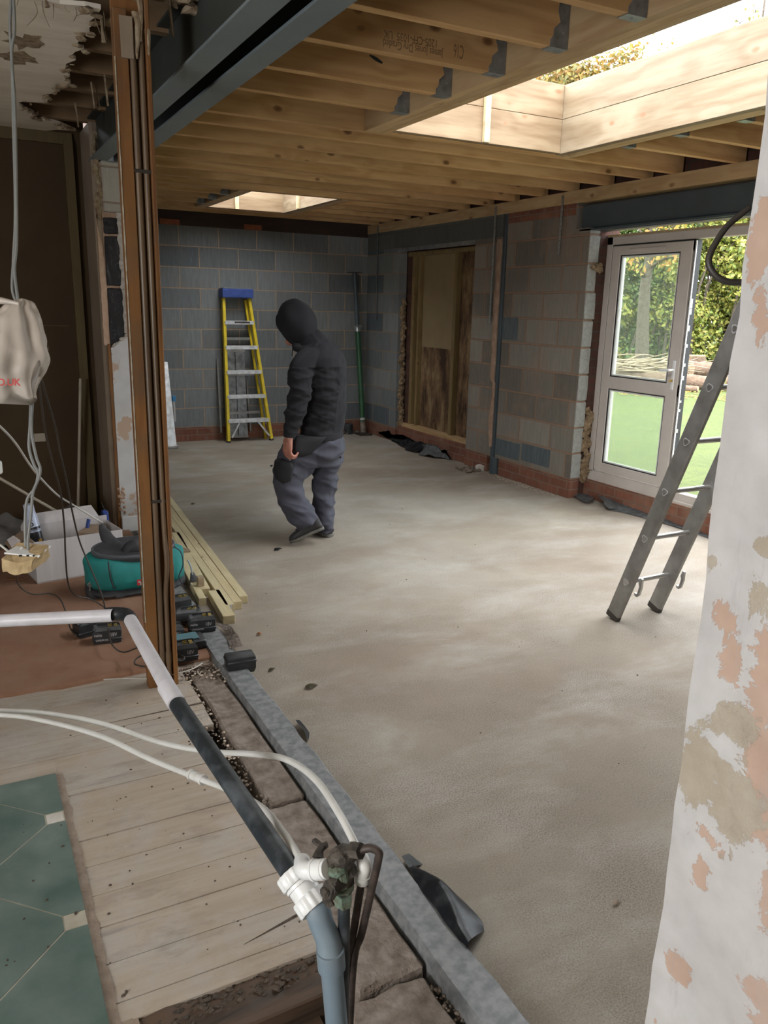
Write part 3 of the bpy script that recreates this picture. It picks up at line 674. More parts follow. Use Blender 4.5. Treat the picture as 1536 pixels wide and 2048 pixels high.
# curled torn tongues along the edge and two punched holes
b = MB()
for i in range(len(edge)-1):
    a_, c_ = edge[i], edge[i+1]; L = (c_-a_).length; k = max(1, int(L/0.05))
    for j in range(k):
        p = a_.lerp(c_, (j+random.random())/k); s_ = random.uniform(0.01, 0.028)
        b.ball((p.x+random.uniform(-.01, .012), p.y, ZC-0.002+random.uniform(-.012, .01)), s_, 1, (1.0, 1.0, 0.45))
b.jitter(0.016, 28, 2).build('torn_edge', MAT['torn'], cl)
b = MB()
for cx, cy in ((52, 82), (35, 115)):
    c0 = on(cx, cy, 2, ZC); P = []
    for k in range(18):
        a_ = 2*PI*k/18; rr = 0.10+0.055*noise.noise(V((a_*2, cx, 0)))*2
        P.append((c0.x+rr*0.75*math.cos(a_), c0.y+rr*1.0*math.sin(a_), ZC-0.003))
    b.prism(P, (0, 0, 0.002))
b.build('punched_holes', MAT['torn'], cl)
b = MB()
for k in range(26):
    x = -0.25+0.036*k; y0 = 3.55+0.03*random.random()
    L = random.uniform(0.02, 0.09)
    b.tube([(x, y0, ZC+0.02), (x+random.uniform(-.02, .02), y0-0.01, ZC-L*0.4), (x+random.uniform(-.03, .03), y0-0.02, ZC-L)], [0.002, 0.0015, 0.0008], n=4, sub=3)
for x, y, L in ((203, 62, 0.11), (88, 28, 0.05), (200, 60, 0.12)):
    p = on(x, y-45, 2, ZC+0.03)
    b.tube([p, p+V((0.004, 0, -L*0.6)), p+V((0.008, 0, -L))], [0.006, 0.005, 0.010], n=6, sub=4)
b.build('hanging_fibres', MAT['torn'], cl)
# rough joists and boards above the torn ceiling
for i, y in enumerate((3.35, 3.75, 4.15, 4.55, 4.95, 5.35, 5.75)):
    o = MB().box((-3.0, y-0.025, ZC+0.018), (0.92, y+0.025, ZC+0.17)).build('house_joist', MAT['lath_wood'], origin='base')
    tag(o, 'rough old ceiling joist behind the torn plaster, %s from the brown wall' % ('seventh', 'sixth', 'fifth', 'fourth', 'third', 'second', 'first')[i], 'joist', 'old joists above the torn ceiling')
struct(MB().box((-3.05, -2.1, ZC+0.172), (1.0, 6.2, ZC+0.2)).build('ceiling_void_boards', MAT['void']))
b = MB(); b.box((-3.0, -2.0, ZC), (0.94, 1.2, ZC+0.016)); b.box((-3.0, 1.2, ZC), (0.94, 3.2, ZC+0.016)); struct(b.build('ceiling_near', MAT['ceiling_old']))
b = MB()
for i in range(60):
    x = random.uniform(0.05, 0.9); b.ball((x, 3.22+random.uniform(-0.04, 0.08), ZC-0.004+random.uniform(-.015, .015)), random.uniform(0.01, 0.035), 1, (1.3, 0.7, 0.6))
b.jitter(0.02, 25, 8).build('ragged_near_edge', MAT['torn'], cl)
# splintered laths hanging by the beam
b = MB()
for (x0, y0, x1, y1, wv) in ((182, 165, 186, 205, 0.022), (192, 170, 205, 200, 0.018), (208, 150, 212, 190, 0.015), (150, 205, 165, 232, 0.014), (338, 0, 345, 26, 0.02)):
    p = on(x0, y0, 2, ZC); q = p+V((0.01, 0, -0.10-0.04*random.random()))
    b.beam(p, q, wv, 0.006)
b.jitter(0.006, 20).build('hanging_splinters', MAT['torn'], cl)

# ---------------- house floor
fb = MB()
y = 3.42; k = 0
while y > 1.57:
    wd = 0.127+0.004*random.random(); x0 = -3.0 if y-wd > 2.66 else 0.165
    lo = max(y-wd+0.003, 1.555)
    if y-wd < 2.66 < y: fb.box((-3.0, 2.665, -0.028), (0.165, y, 0.0), 0.001)
    if lo > 2.66 or y-wd < 2.66:
        fb.box((x0, lo, -0.028), (0.70 + (0.04 if y > 2.9 else 0.0)*1+random.uniform(-0.006, 0.006), y, random.uniform(-0.0015, 0.0015)), 0.0006)
    y -= wd; k += 1
fbo = fb.build('floor_boards', MAT['boards']); struct(fbo)
b = MB()
for p, q, wv in (((0.50, 1.655, 0.0), (0.70, 1.70, 0.0), 0.006), ((0.35, 2.945, 0.001), (0.745, 2.955, 0.001), 0.007)):
    b.prism([(p[0], p[1], p[2]), (q[0], q[1]-wv, p[2]), (q[0], q[1]+wv, p[2])], (0, 0, 0.0012))
b.build('board_splits', MAT['soil'], fbo)
# dark edge of the cut boards: ragged end and exposed timber in the pit
struct(MB().box((-3.0, -2.0, -0.30), (1.0, 6.2, -0.16)).build('floor_below', MAT['soil']))
struct(MB().box((-3.0, 3.3, -0.16), (0.92, 6.1, -0.0)).build('floor_carpet_base', MAT['bed']))
struct(MB().box((-3.0, 1.56, -0.13), (0.70, 3.35, -0.03)).build('floor_joist_bed', MAT['dark_timber']))
b = MB(); b.box((0.19, 1.44, -0.11), (0.72, 1.556, -0.010), 0.004); b.sub(5).jitter(0.010, 16, 4).jitter(0.005, 50, 2)
tag(b.build('exposed_timber', MAT['dark_timber'], origin='base'), 'dark broken timber exposed below the cut end of the floorboards', 'timber')
struct(MB().box((0.17, 0.3, -0.14), (0.62, 1.44, -0.075)).sub(2).jitter(0.004, 9, 1).build('floor_lower_board', MAT['dark_timber']))
b = MB()
for i in range(420):
    b.ball((random.uniform(0.2, 0.72), 1.535+random.uniform(-0.04, 0.022), -0.008+random.uniform(-.01, .003)), random.uniform(0.002, 0.008), 1, (1.6, 1, 0.6))
b.jitter(0.004, 50).build('splintered_board_end', MAT['soil'], fbo)
# strip of adhesive between the boards and the tiles
b = MB(); A = []
for i in range(61):
    yy = 1.0+1.66*i/60
    A.append([(0.150, yy, -0.03), (0.150, yy, 0.006), (0.168+0.012*noise.noise(V((0, yy*14, 1))), yy, 0.004), (0.182+0.009*noise.noise(V((0, yy*22, 4)))+0.004*noise.noise(V((0, yy*70, 4))), yy, 0.0012), (0.185, yy, -0.03)])
b.rings(A); struct(b.build('floor_adhesive_strip', MAT['bed']))
A = MB(); A.box((0.15, 0.3, -0.1), (0.22, 1.56, 0.0)); struct(A.sub(3).jitter(0.006, 20).build('floor_adhesive_edge', MAT['bed']))
# green octagon tiles with small square inserts, laid diagonally
struct(MB().box((-3.0, -2.0, -0.03), (0.157, 2.655, 0.0108)).build('floor_tile_bed', MAT['grout']))
d1, d2 = on(110, 1635, 2, 0.012), on(141, 1843, 2, 0.012)
sp = abs(d1.y-d2.y); h = sp/2; dr = 0.026          # insert spacing along y, half side of an insert
tb, db = MB(), MB(); g = 0.0012
for i in range(-12, 3):
    for j in range(-14, 6):
        if (i+j) % 2 == 0:      # a tile centre sits between four inserts
            cx, cy = d1.x + (i)*h, d1.y + (j+1)*h
            c = [(cx-h, cy), (cx, cy-h), (cx+h, cy), (cx, cy+h)]
            # octagon: diamond with its corners cut by the axis-aligned inserts
            P = [(cx-h+dr+g, cy-dr), (cx-dr, cy-h+dr+g), (cx+dr, cy-h+dr+g), (cx+h-dr-g, cy-dr), (cx+h-dr-g, cy+dr), (cx+dr, cy+h-dr-g), (cx-dr, cy+h-dr-g), (cx-h+dr+g, cy+dr)]
            cc = V((cx, cy)); P = [cc+(V(p)-cc)*(1-0.009) for p in P]
            tb.prism([(p[0], p[1], 0.004) for p in P], (0, 0, 0.0082))
        else:
            pass
for i in range(-12, 3):
    for j in range(-14, 6):
        if (i+j) % 2 == 1:
            cx, cy = d1.x + i*h, d1.y + (j+1)*h
            if abs(cx-d1.x) < 0.01 and abs(cy-d2.y) < 0.05: continue      # missing insert
            db.box((cx-dr+0.002, cy-dr+0.002, 0.003), (cx+dr-0.002, cy+dr-0.002, 0.0115), 0.0006)
for q in (tb, db):
    for co_, no_ in (((0.157, 0, 0), (1, 0, 0)), ((0, 2.655, 0), (0, 1, 0)), ((-3.0, 0, 0), (-1, 0, 0)), ((0, -1.95, 0), (0, -1, 0))):
        gm = q.bm.verts[:]+q.bm.edges[:]+q.bm.faces[:]
        r = bmesh.ops.bisect_plane(q.bm, geom=gm, plane_co=co_, plane_no=no_, clear_outer=True)
        ed = [e for e in r['geom_cut'] if isinstance(e, bmesh.types.BMEdge)]
        if ed: bmesh.ops.holes_fill(q.bm, edges=ed)
ft = struct(tb.build('floor_tiles', MAT['tile'])); db.build('tile_inserts', MAT['tile_dot'], ft)
# carpet with ragged front edge
b = MB(); A = []
nx = 90
for i in range(nx+1):
    x = -3.0+3.95*i/nx
    e = 3.325+0.012*noise.noise(V((x*5, 0, 0)))+0.012*noise.noise(V((x*22, 3, 0)))+0.07*max(0, x-0.55)+0.03*max(0, 0.2-abs(x))
    A.append([(x, e, 0.001), (x, e+0.004, 0.012), (x, e+0.02, 0.017), (x, 6.09 if x < 0.86 else 5.66, 0.016), (x, 6.09 if x < 0.86 else 5.66, 0.001)])
b.rings(A); struct(b.build('floor_carpet', MAT['carpet']))

# old wall stub: three lengths of mortar-covered brickwork beside the gap
wsb = MB()
for (x0, x1, y0, y1, z1) in ((0.765, 0.885, 2.19, 3.22, 0.0), (0.70, 0.885, 1.40, 2.175, -0.004), (0.66, 0.87, 0.95, 1.385, -0.012), (0.70, 0.87, 0.2, 0.93, -0.02)):
    wsb.box((x0, y0, -0.20), (x1, y1, z1), 0.008)
wsb.sub(5).jitter(0.0055, 22, 3).jitter(0.004, 60, 5)
struct(wsb.build('trim_7', MAT['oldbrick']))
def rubble(name, lab, mat, boxes, n, r0, r1, sd):
    random.seed(sd); b = MB()
    for _ in range(n):
        x0, x1, y0, y1, z0, z1 = random.choice(boxes)
        r = random.uniform(r0, r1)**1.0
        b.ball((random.uniform(x0, x1), random.uniform(y0, y1), random.uniform(z0, z1)+r*0.4), r, 1, (random.uniform(.7, 1.5), random.uniform(.7, 1.4), 0.7))
    b.jitter(r1*0.5, 40, sd)
    o = b.build(name, mat); o['kind'] = 'stuff'; tag(o, lab, 'rubble'); return o
rubble('rubble', 'brown mortar rubble lying in the gap between brick stub and floorboards', MAT['rubble'],
       [(0.70, 0.765, 2.2, 3.3, -0.03, -0.005), (0.70, 0.95, 3.18, 3.32, -0.01, 0.0), (0.88, 0.92, 0.9, 3.2, -0.12, -0.06), (0.60, 0.72, 0.8, 1.5, -0.15, -0.1), (0.86, 0.90, 0.6, 1.35, -0.03, -0.015)], 1300, 0.002, 0.0065, 3)
rubble('plaster_crumbs', 'pale plaster crumbs scattered around the foot of the post', MAT['rubble_light'],
       [(0.66, 0.90, 3.14, 3.30, 0.0, 0.004), (0.70, 0.76, 2.5, 3.2, -0.01, 0.0), (0.88, 0.94, 3.1, 3.4, -0.02, 0.0)], 220, 0.002, 0.007, 4)
rubble('wall_foot_crumbs', 'plaster crumbs along the foot of the block wall by the door', MAT['rubble_light'],
       [(4.48, 4.59, 5.35, 6.35, 0.0, 0.0), (4.52, 4.6, 5.35, 6.4, 0.0, 0.001)], 260, 0.002, 0.006, 5)
rubble('corner_debris', 'brown debris heaped at the foot of the back corner', MAT['rubble'],
       [(4.15, 4.58, 9.15, 9.29, 0.0, 0.02), (4.38, 4.58, 6.52, 6.75, 0.0, 0.01), (3.9, 4.4, 9.22, 9.29, 0.0, 0.005)], 160, 0.006, 0.022, 6)
rubble('floor_grit', 'tiny dark crumbs scattered over the wooden floorboards and concrete', MAT['soil'],
       [(0.18, 0.7, 1.6, 3.2, 0.0, 0.0), (-0.4, 0.15, 1.8, 2.6, 0.012, 0.012), (1.1, 4.0, 1.2, 6.0, 0.0, 0.0)], 170, 0.0012, 0.0042, 7)
random.seed(21)
# ------------------------------------------------------------ roof timbers
ORD = ['first', 'second', 'third', 'fourth', 'fifth', 'sixth', 'seventh', 'eighth', 'ninth', 'tenth', 'eleventh', 'twelfth', 'thirteenth', 'fourteenth', 'fifteenth', 'sixteenth', 'seventeenth', 'eighteenth', 'nineteenth', 'twentieth', 'twenty-first', 'twenty-second', 'twenty-third', 'twenty-fourth', 'twenty-fifth']
JX0, JX1, JW = 1.075, 4.66, 0.047
def joist(x0, x1, y, lab, grp, name='roof_joist', mat='joist', z0=ZJ, z1=ZT, w=JW):
    o = MB().box((x0, y, z0), (x1, y+w, z1), 0.0015).build(name, MAT[mat], origin='base')
    tag(o, lab, 'joist', grp); return o
full = [4.42, 4.70, 5.105, 5.51, 5.915, 6.32, 6.72, 7.135, 7.182, 8.72, 8.767, 9.12]
full.sort(reverse=True)
for i, y in enumerate(full):
    joist(JX0, JX1, y, 'pale softwood roof joist running unbroken across the room, %s from the back wall' % ORD[i], 'full-length roof joists')
mid = [8.34, 7.94, 7.54]
for i, y in enumerate(mid):
    joist(JX0, 2.315, y, 'short softwood joist left of the small far rooflight, %s from its far side' % ORD[i], 'short joists left of the far rooflight')
    joist(3.40, JX1, y, 'short softwood joist right of the small far rooflight, %s from its far side' % ORD[i], 'short joists right of the far rooflight')
near = [3.897, 3.496, 3.072, 2.674, 2.27, 1.93]
joists_near = {}
for i, y in enumerate(near):
    L = 'softwood joist ending in a hanger left of the big rooflight, %s from its far end' % ORD[i]
    if i == 3: L = 'softwood joist with dark upside-down stamped lettering left of the big rooflight'
    if i == 2: L = 'softwood joist with a long dark knot hole left of the big rooflight'
    joists_near[i] = joist(JX0, 2.150, y, L, 'joists hung left of the big rooflight')
    joist(3.625, JX1, y, 'softwood joist between the big rooflight and right wall, %s from its far end' % ORD[i], 'joists right of the big rooflight')
# big rooflight: trimmers, header and raised kerb
def tim(name, lo, hi, mat, lab, cat='trimmer', grp=None):
    o = MB().box(lo, hi, 0.0015).build(name, MAT[mat], origin='base'); tag(o, lab, cat, grp); return o
for k, x in enumerate((2.150, 2.197, 2.244)):
    tim('trimmer_joist', (x, 1.84, ZJ), (x+0.046, 4.42, ZT), 'joist_y', 'long softwood trimmer on the left of the big rooflight, %s of the three bolted plies' % ('leftmost', 'middle', 'rightmost')[k], grp='left trimmer plies of the big rooflight')
for k, x in enumerate((3.530, 3.577)):
    tim('trimmer_joist', (x, 1.84, ZJ), (x+0.046, 4.42, ZT), 'joist_y', 'long softwood trimmer on the right of the big rooflight, %s ply' % ('inner', 'outer')[k], grp='right trimmer plies of the big rooflight')
tim('header_joist', (2.29, 4.372, ZJ), (3.53, 4.419, ZT), 'joist', 'softwood header across the far end of the big rooflight')
kb = empty('rooflight_kerb', (2.885, 2.9, ZJ)); tag(kb, 'pale new timber kerb boxing in the big rooflight over the room', 'kerb')
def kpart(lo, hi, mat, nm='kerb_board'):
    return MB().box(lo, hi, 0.002).build(nm, MAT[mat], kb, origin='base')
T2 = 2.935
kpart((3.480, 1.89, ZJ+0.000), (3.528, 4.372, 2.738), 'kerb_y'); kpart((3.480, 1.89, 2.740), (3.528, 4.372, T2), 'kerb_y')
kpart((2.29, 4.326, ZJ+0.004), (3.479, 4.371, 2.738), 'kerb_x'); kpart((2.29, 4.326, 2.740), (3.479, 4.371, T2), 'kerb_x')
kpart((2.245, 1.89, 2.740), (2.289, 4.372, T2), 'kerb_y'); kpart((2.29, 1.85, ZJ+0.004), (3.479, 1.895, 2.738), 'kerb_x'); kpart((2.29, 1.85, 2.740), (3.479, 1.895, T2), 'kerb_x')
kpart((2.885, 4.300, ZJ+0.004), (2.925, 4.325, T2), 'treated', 'joint_batten')
# small far rooflight
for k, (x, s) in enumerate(((2.316, 'left'), (2.363, 'left'), (3.305, 'right'), (3.352, 'right'))):
    tim('trimmer_joist', (x, 7.23, ZJ), (x+0.046, 8.718, ZT), 'joist_y', 'short softwood trimmer on the %s of the small far rooflight, %s ply' % (s, ('outer', 'inner', 'inner', 'outer')[k]), grp='trimmers of the far rooflight')
k2 = empty('rooflight_kerb', (2.86, 7.95, ZJ)); tag(k2, 'pale timber kerb of the small rooflight near the back wall', 'kerb')
for lo, hi, mt in (((2.41, 8.672, ZJ+.004), (3.304, 8.716, 2.738), 'kerb_x'), ((2.41, 8.672, 2.740), (3.304, 8.716, T2), 'kerb_x'),
                   ((3.262, 7.23, 2.740), (3.304, 8.671, T2), 'kerb_y'), ((3.262, 7.23, ZJ+.002), (3.304, 8.671, 2.738), 'kerb_y'), ((2.41, 7.23, ZJ+.002), (2.43, 8.671, T2), 'kerb_y'), ((2.43, 7.23, ZJ+.004), (3.26, 7.25, T2), 'kerb_x')):
    MB().box(lo, hi, 0.002).build('kerb_board', MAT[mt], k2, origin='base')
MB().box((2.72, 8.650, ZJ+.004), (2.76, 8.671, T2)).build('joint_batten', MAT['treated'], k2, origin='base')
MB().box((3.240, 8.2, ZJ+.004), (3.2615, 8.24, T2)).build('joint_batten', MAT['treated'], k2, origin='base')
for i, y in enumerate((1.80, 1.75, 1.35, 0.95, 0.55, 0.15)):
    joist(JX0, JX1, y, 'roof joist overhead at the near side of the big rooflight, %s from it' % ORD[i], 'joists nearer than the big rooflight')
# wall plate on the right wall
tim('wall_plate', (XW-0.012, 6.46, 2.44), (4.70, 9.29, 2.539), 'plate', 'long timber wall plate lying along the right wall towards the back corner', 'plate')
tim('wall_plate', (XW-0.012, -1.9, 2.44), (4.70, 6.458, 2.539), 'plate', 'timber wall plate lying over the garden door and steel lintel', 'plate')
# joist hangers
def hanger(y, xr, lab, grp):
    r = empty('joist_hanger', (xr-0.03, y+JW/2, ZJ-0.003)); tag(r, lab, 'hanger', grp)
    t = 0.0022
    b = MB()
    P = [(xr-0.002, ZT-0.02), (xr-0.05, ZT-0.02), (xr-0.055, ZT-0.075), (xr-0.042, ZT-0.11), (xr-0.07, ZT-0.135), (xr-0.072, ZT-0.16), (xr-0.085, ZT-0.175), (xr-0.085, ZJ-0.003), (xr-0.002, ZJ-0.003)]
    b.prism([(x, y-t-0.0005, z) for x, z in P], (0, t, 0)); b.build('side_plate', MAT['galv_dark'], r)
    b = MB(); b.prism([(x, y+JW+0.0005, z) for x, z in P], (0, t, 0)); b.build('side_plate', MAT['galv_dark'], r)
    MB().box((xr-0.085, y-t, ZJ-0.0035), (xr-0.002, y+JW+t, ZJ-0.001)).build('seat', MAT['galv'], r)
    MB().cyl((xr-0.045, y+JW*0.5, ZJ-0.0036), (xr-0.045, y+JW*0.5, ZJ-0.006), 0.005, 8).cyl((xr-0.03, y-t, ZJ+0.05), (xr-0.03, y-t-0.003, ZJ+0.05), 0.004, 8).split('nail', MAT['galv'], r)
    return r
for i, y in enumerate(near):
    hanger(y, 2.150, 'galvanised joist hanger on left trimmer of the big rooflight, %s from its far end' % ORD[i], 'hangers on the left trimmer')
for i, y in enumerate(mid):
    hanger(y, 2.316, 'small galvanised joist hanger left of the far rooflight, %s from its far side' % ORD[i], 'hangers by the far rooflight')
for i, y in enumerate(near[:4]):
    MBr = empty('joist_hanger', (3.66, y+JW/2, ZJ-0.003)); tag(MBr, 'galvanised joist hanger on right trimmer of the big rooflight, %s from its far end' % ORD[i], 'hanger', 'hangers on the right trimmer')
    MB().box((3.625, y-0.003, ZJ-0.0035), (3.70, y+JW+0.003, ZJ-0.001)).build('seat', MAT['galv'], MBr)
    MB().box((3.625, y-0.003, ZJ-0.003), (3.70, y-0.0006, ZJ+0.12)).build('side_plate', MAT['galv_dark'], MBr)
# stamped lettering (upside down) on the fourth hung joist, small stamps on the plate
jy = near[3]-0.0006
def stamp(s, px, size, par, bold=0.0, xs=0.55): 
    p = on(px[0], px[1], 1, jy)
    return text('stamped_lettering', s, size, MAT['ink'], par, p, (-1, 0, 0), (0, 0, -1), 0.0003, bold=bold, xs=xs)
jn = joists_near[3]
stamp('C16', (928, 92), 0.062, jn, 0.0003, 0.40); stamp('1205-CFF-1035  UK', (876, 81), 0.036, jn, 0.0003, 0.72); stamp('James Jones Dry Graded', (886, 101), 0.036, jn, 0.0002, 0.66)
b = MB(); p = on(716, 92, 1, near[2]-0.001)
p = on(752, 118, 1, near[2]-0.0005); b.tube([p+V((-0.028, 0, 0.010)), p, p+V((0.028, 0, -0.010))], [0.003, 0.007, 0.004], n=8, rad2=[0.003, 0.007, 0.004])
for v in b.bm.verts: v.co.y = near[2]-0.0005+(v.co.y-near[2])*0.05
b.build('knot_hole', MAT['gasket'], joists_near[2])

# ------------------------------------------------------------ steel
def ibeam(name, x0, x1, y0, y1, z0, z1, tf, tw, lab, mat='steel_grey', web_mat=None, cap=None):
    r = empty(name, ((x0+x1)/2, (y0+y1)/2, z0)); tag(r, lab, 'beam')
    xm = (x0+x1)/2
    MB().box((x0, y0, z0), (x1, y1, z0+tf), 0.002).build('bottom_flange', MAT[mat], r)
    MB().box((x0, y0, z1-tf), (x1, y1, z1), 0.002).build('top_flange', MAT[web_mat or mat], r)
    MB().box((xm-tw/2, y0, z0+tf), (xm+tw/2, y1, z1-tf)).build('web', MAT[web_mat or mat], r)
    return r
ibeam('steel_beam', 0.852, 0.958, 0.30, 5.80, 2.44, 2.69, 0.011, 0.007, 'long grey steel beam nearest the house, dark green side above the post', web_mat='steel_dark')
ibeam('steel_beam', 1.022, 1.124, 0.30, 5.80, 2.44, 2.69, 0.011, 0.007, 'long grey steel beam carrying the roof joist ends', web_mat='steel_dark')
# lintel over the garden door: wide box-like beam with a bottom plate
lt = empty('steel_lintel', (4.68, 3.8, 2.22)); tag(lt, 'blue-grey steel lintel beam above the white garden door', 'beam')
MB().box((4.625, 2.0, 2.232), (4.70, 5.42, 2.425), 0.03, seg=3).build('web', MAT['steel_lintel'], lt)
MB().box((4.60, 2.0, 2.218), (4.80, 5.40, 2.231)).build('bottom_plate', MAT['steel_lintel'], lt)
MB().beam((4.66, 2.0, 2.214), (4.66, 5.05, 2.214), 0.03, 0.006).build('light_strip', MAT['galv'], lt)
# steel column with mortar beside it
cc = empty('steel_column', (4.595, 6.43, 0.0)); tag(cc, 'slim blue-grey steel column set upright in right block wall', 'column')
MB().box((4.585, 6.395, 0.0), (4.64, 6.445, 2.24), 0.002).build('shaft', MAT['steel_lintel'], cc)
MB().box((4.60, 6.395, 2.24), (4.65, 6.445, 2.44), 0.002).build('head', MAT['steel_lintel'], cc)
b = MB(); A = []
for i in range(61):
    z = 0.27+1.95*i/60; yl = 6.445-0.012*noise.noise(V((0, 1, z*5))); yr = 6.525+0.02*noise.noise(V((0, 4, z*4)))
    if z < 0.9: yr = 6.49-0.02*math.sin(z*9); yl = 6.43
    A.append([(4.575, yl, z), (4.570, (yl+yr)/2, z), (4.580, yr, z), (4.61, yr, z), (4.61, yl, z)])
b.rings(A).jitter(0.005, 30, 3).build('mortar_strip', MAT['mortar'], cc)
# restraint straps
def strap(px, bot, lab):
    t = on(px[0], px[1], 0, 4.583); bo = on(bot[0], bot[1], 0, 4.583)
    o = MB().box((4.5815, t.y-0.013, 2.515), (4.5845, t.y+0.013, bo.z)).build('steel_strap', MAT['galv'], None)
    h_ = MB(); 
    for k in range(12):
        z = 2.50-(2.5-bo.z)*k/12; h_.cyl((4.5815, t.y, z), (4.5806, t.y, z), 0.0035, 6)
    r = empty('restraint_strap', (4.583, t.y, bo.z)); tag(r, lab, 'strap', 'galvanised straps down the right wall')
    o.parent = r; o.matrix_parent_inverse = parent_inv(r)
    h_.build('strap_holes', MAT['gasket'], r)
strap((992, 412), (978, 645), 'long galvanised strap hanging over the steel column on right wall')
strap((1126, 390), (1118, 510), 'short galvanised strap hanging on blocks left of the steel lintel')
strap((756, 455), (752, 640), 'thin galvanised strap hanging on the wall by the back corner')
# loose bricks on the back wall head
for (px, wd, lab) in (((319, 441), 0.22, 'red brick wedged on the back wall head beside the post'), ((488, 459), 0.21, 'red brick wedged on back wall head right of the far rooflight')):
    p = on(px[0], px[1], 1, YB)
    tag(MB().box((p.x, YB-0.006, 2.402), (p.x+wd, YB+0.008, 2.46), 0.003).build('brick', MAT['brick_loose'], origin='base'), lab, 'brick', 'bricks on the back wall head')
# steel angle over the boarded opening
tag(MB().box((4.592, 6.92, 2.228), (4.70, 8.62, 2.240)).box((4.592, 6.92, 2.196), (4.596, 8.50, 2.228)).build('lintel_angle', MAT['galv'], origin='base'), 'thin steel angle lintel above the boarded-up opening', 'lintel')

# boarded opening in the right wall
bo = empty('boarded_opening', (4.74, 7.7, 0.19)); tag(bo, 'timber-framed cream boarding closing the old opening in the right wall', 'hoarding')
X_ = 4.70
MB().box((X_-0.03, 6.93, 0.185), (X_+0.06, 8.45, 0.235), 0.003).build('sole_plate', MAT['plate'], bo)
MB().box((X_, 8.28, 0.235), (X_+0.05, 8.34, 2.16), 0.002).build('stud', MAT['frame_green'], bo)
MB().box((X_, 8.16, 0.235), (X_+0.05, 8.20, 2.16), 0.002).build('stud', MAT['frame_green'], bo)
MB().box((X_-0.01, 7.37, 0.235), (X_+0.05, 7.43, 2.17), 0.002).build('stud', MAT['frame_green'], bo)
MB().box((X_, 6.93, 2.15), (X_+0.05, 8.45, 2.195), 0.002).build('head_plate', MAT['frame_green'], bo)
MB().box((X_+0.052, 7.40, 1.15), (X_+0.07, 8.34, 2.16)).build('upper_board', MAT['board_cream'], bo)
MB().box((X_+0.052, 7.40, 0.235), (X_+0.068, 8.34, 1.149)).build('stained_board', MAT['stained'], bo)['label'] = 'dark water-stained lower board'
MB().box((X_+0.052, 6.93, 0.235), (X_+0.066, 7.39, 2.16)).build('side_board', MAT['stained'], bo)
MB().box((X_+0.01, 8.345, 0.2), (X_+0.08, 8.46, 2.25)).build('brick_edge', MAT['brick_dark'], bo)
b = MB()
for i in range(70):
    z = 0.22+1.45*(i/70); 
    b.ball((4.66+random.uniform(-.02, .02), 8.462+random.uniform(-.022, .016), z), random.uniform(0.018, 0.035), 2, (1, 0.8, 1.2))
b.jitter(0.018, 30, 2)
tag(b.build('exposed_insulation', MAT['insulation'], origin='base'), 'ragged brown mineral wool spilling down the left edge of the boarded opening', 'insulation')

# ------------------------------------------------------------ garden door
XD = 4.80
DF = empty('door_1', (XD, 4.2, 0.16)); struct(DF)
def ubox(lo, hi, nm, mat='upvc', bev=0.004, par=None): return MB().box(lo, hi, bev).build(nm, MAT[mat], par or DF)
yL, yR = 5.278, 2.32
ubox((XD, yL-0.066, 0.235), (XD+0.07, yL, 2.175), 'frame_jamb'); ubox((XD, yR, 0.235), (XD+0.07, yR+0.066, 2.175), 'frame_jamb')
ubox((XD, yR, 2.112), (XD+0.07, yL, 2.175), 'frame_head'); ubox((XD, yR, 0.165), (XD+0.07, yL-0.01, 0.25), 'frame_sill')
ubox((XD-0.015, yR, 0.163), (XD+0.16, yL-0.02, 0.19), 'cill', bev=0.003)
MB().box((XD-0.002, yR, 2.174), (XD+0.05, yL, 2.19)).sub(2).jitter(0.004, 30).build('fitting_foam', MAT['foam'], DF)
# leaf
y1, y0 = 5.196, 4.372; st = 0.092; xl = XD-0.012
leaf = empty('door_leaf', (xl, 4.78, 0.27)); leaf.parent = DF; leaf.matrix_parent_inverse = parent_inv(DF)
def lb(lo, hi, nm, mat='upvc', bev=0.004): return MB().box(lo, hi, bev).build(nm, MAT[mat], leaf)
lb((xl, y1-st, 0.262), (xl+0.07, y1, 2.100), 'stile'); lb((xl, y0, 0.262), (xl+0.07, y0+st+0.02, 2.100), 'stile')
lb((xl+.0005, y0, 2.028), (xl+0.07, y1, 2.100), 'top_rail'); lb((xl+.0005, y0, 0.965), (xl+0.07, y1, 1.065), 'mid_rail'); lb((xl+.0005, y0, 0.262), (xl+0.07, y1, 0.335), 'bottom_rail')
for nm, a, c in (('glass_upper', 1.065, 2.028), ('glass_lower', 0.335, 0.965)):
    MB().box((xl+0.03, y0+st, a), (xl+0.034, y1-st, c)).build(nm, MAT['glass'], leaf)
    g_ = MB()
    for (ya, yb, za, zb) in ((y0+st+0.02, y0+st+0.028, a, c), (y1-st-0.008, y1-st, a, c), (y0+st+.02, y1-st, a, a+0.007), (y0+st+.02, y1-st, c-0.007, c)): g_.box((xl+0.006, ya, za), (xl+0.03, yb, zb))
    g_.build('gasket', MAT['gasket'], leaf)
    g_ = MB()
    for (ya, yb, za, zb) in ((y0+st+.028, y0+st+0.042, a, c), (y1-st-0.024, y1-st-.008, a, c), (y0+st+.02, y1-st, a+.007, a+0.02), (y0+st+.02, y1-st, c-0.02, c-.007)): g_.box((xl+0.010, ya, za), (xl+0.032, yb, zb), 0.003)
    g_.build('glazing_bead', MAT['white_plastic'], leaf)
MB().box((xl-0.012, 4.62, 2.050), (xl, 5.0, 2.075), 0.005).build('trickle_vent', MAT['upvc'], leaf)
MB().box((xl-0.008, 4.405, 1.02), (xl, 4.435, 1.24), 0.004).build('lock_plate', MAT['white_plastic'], leaf)
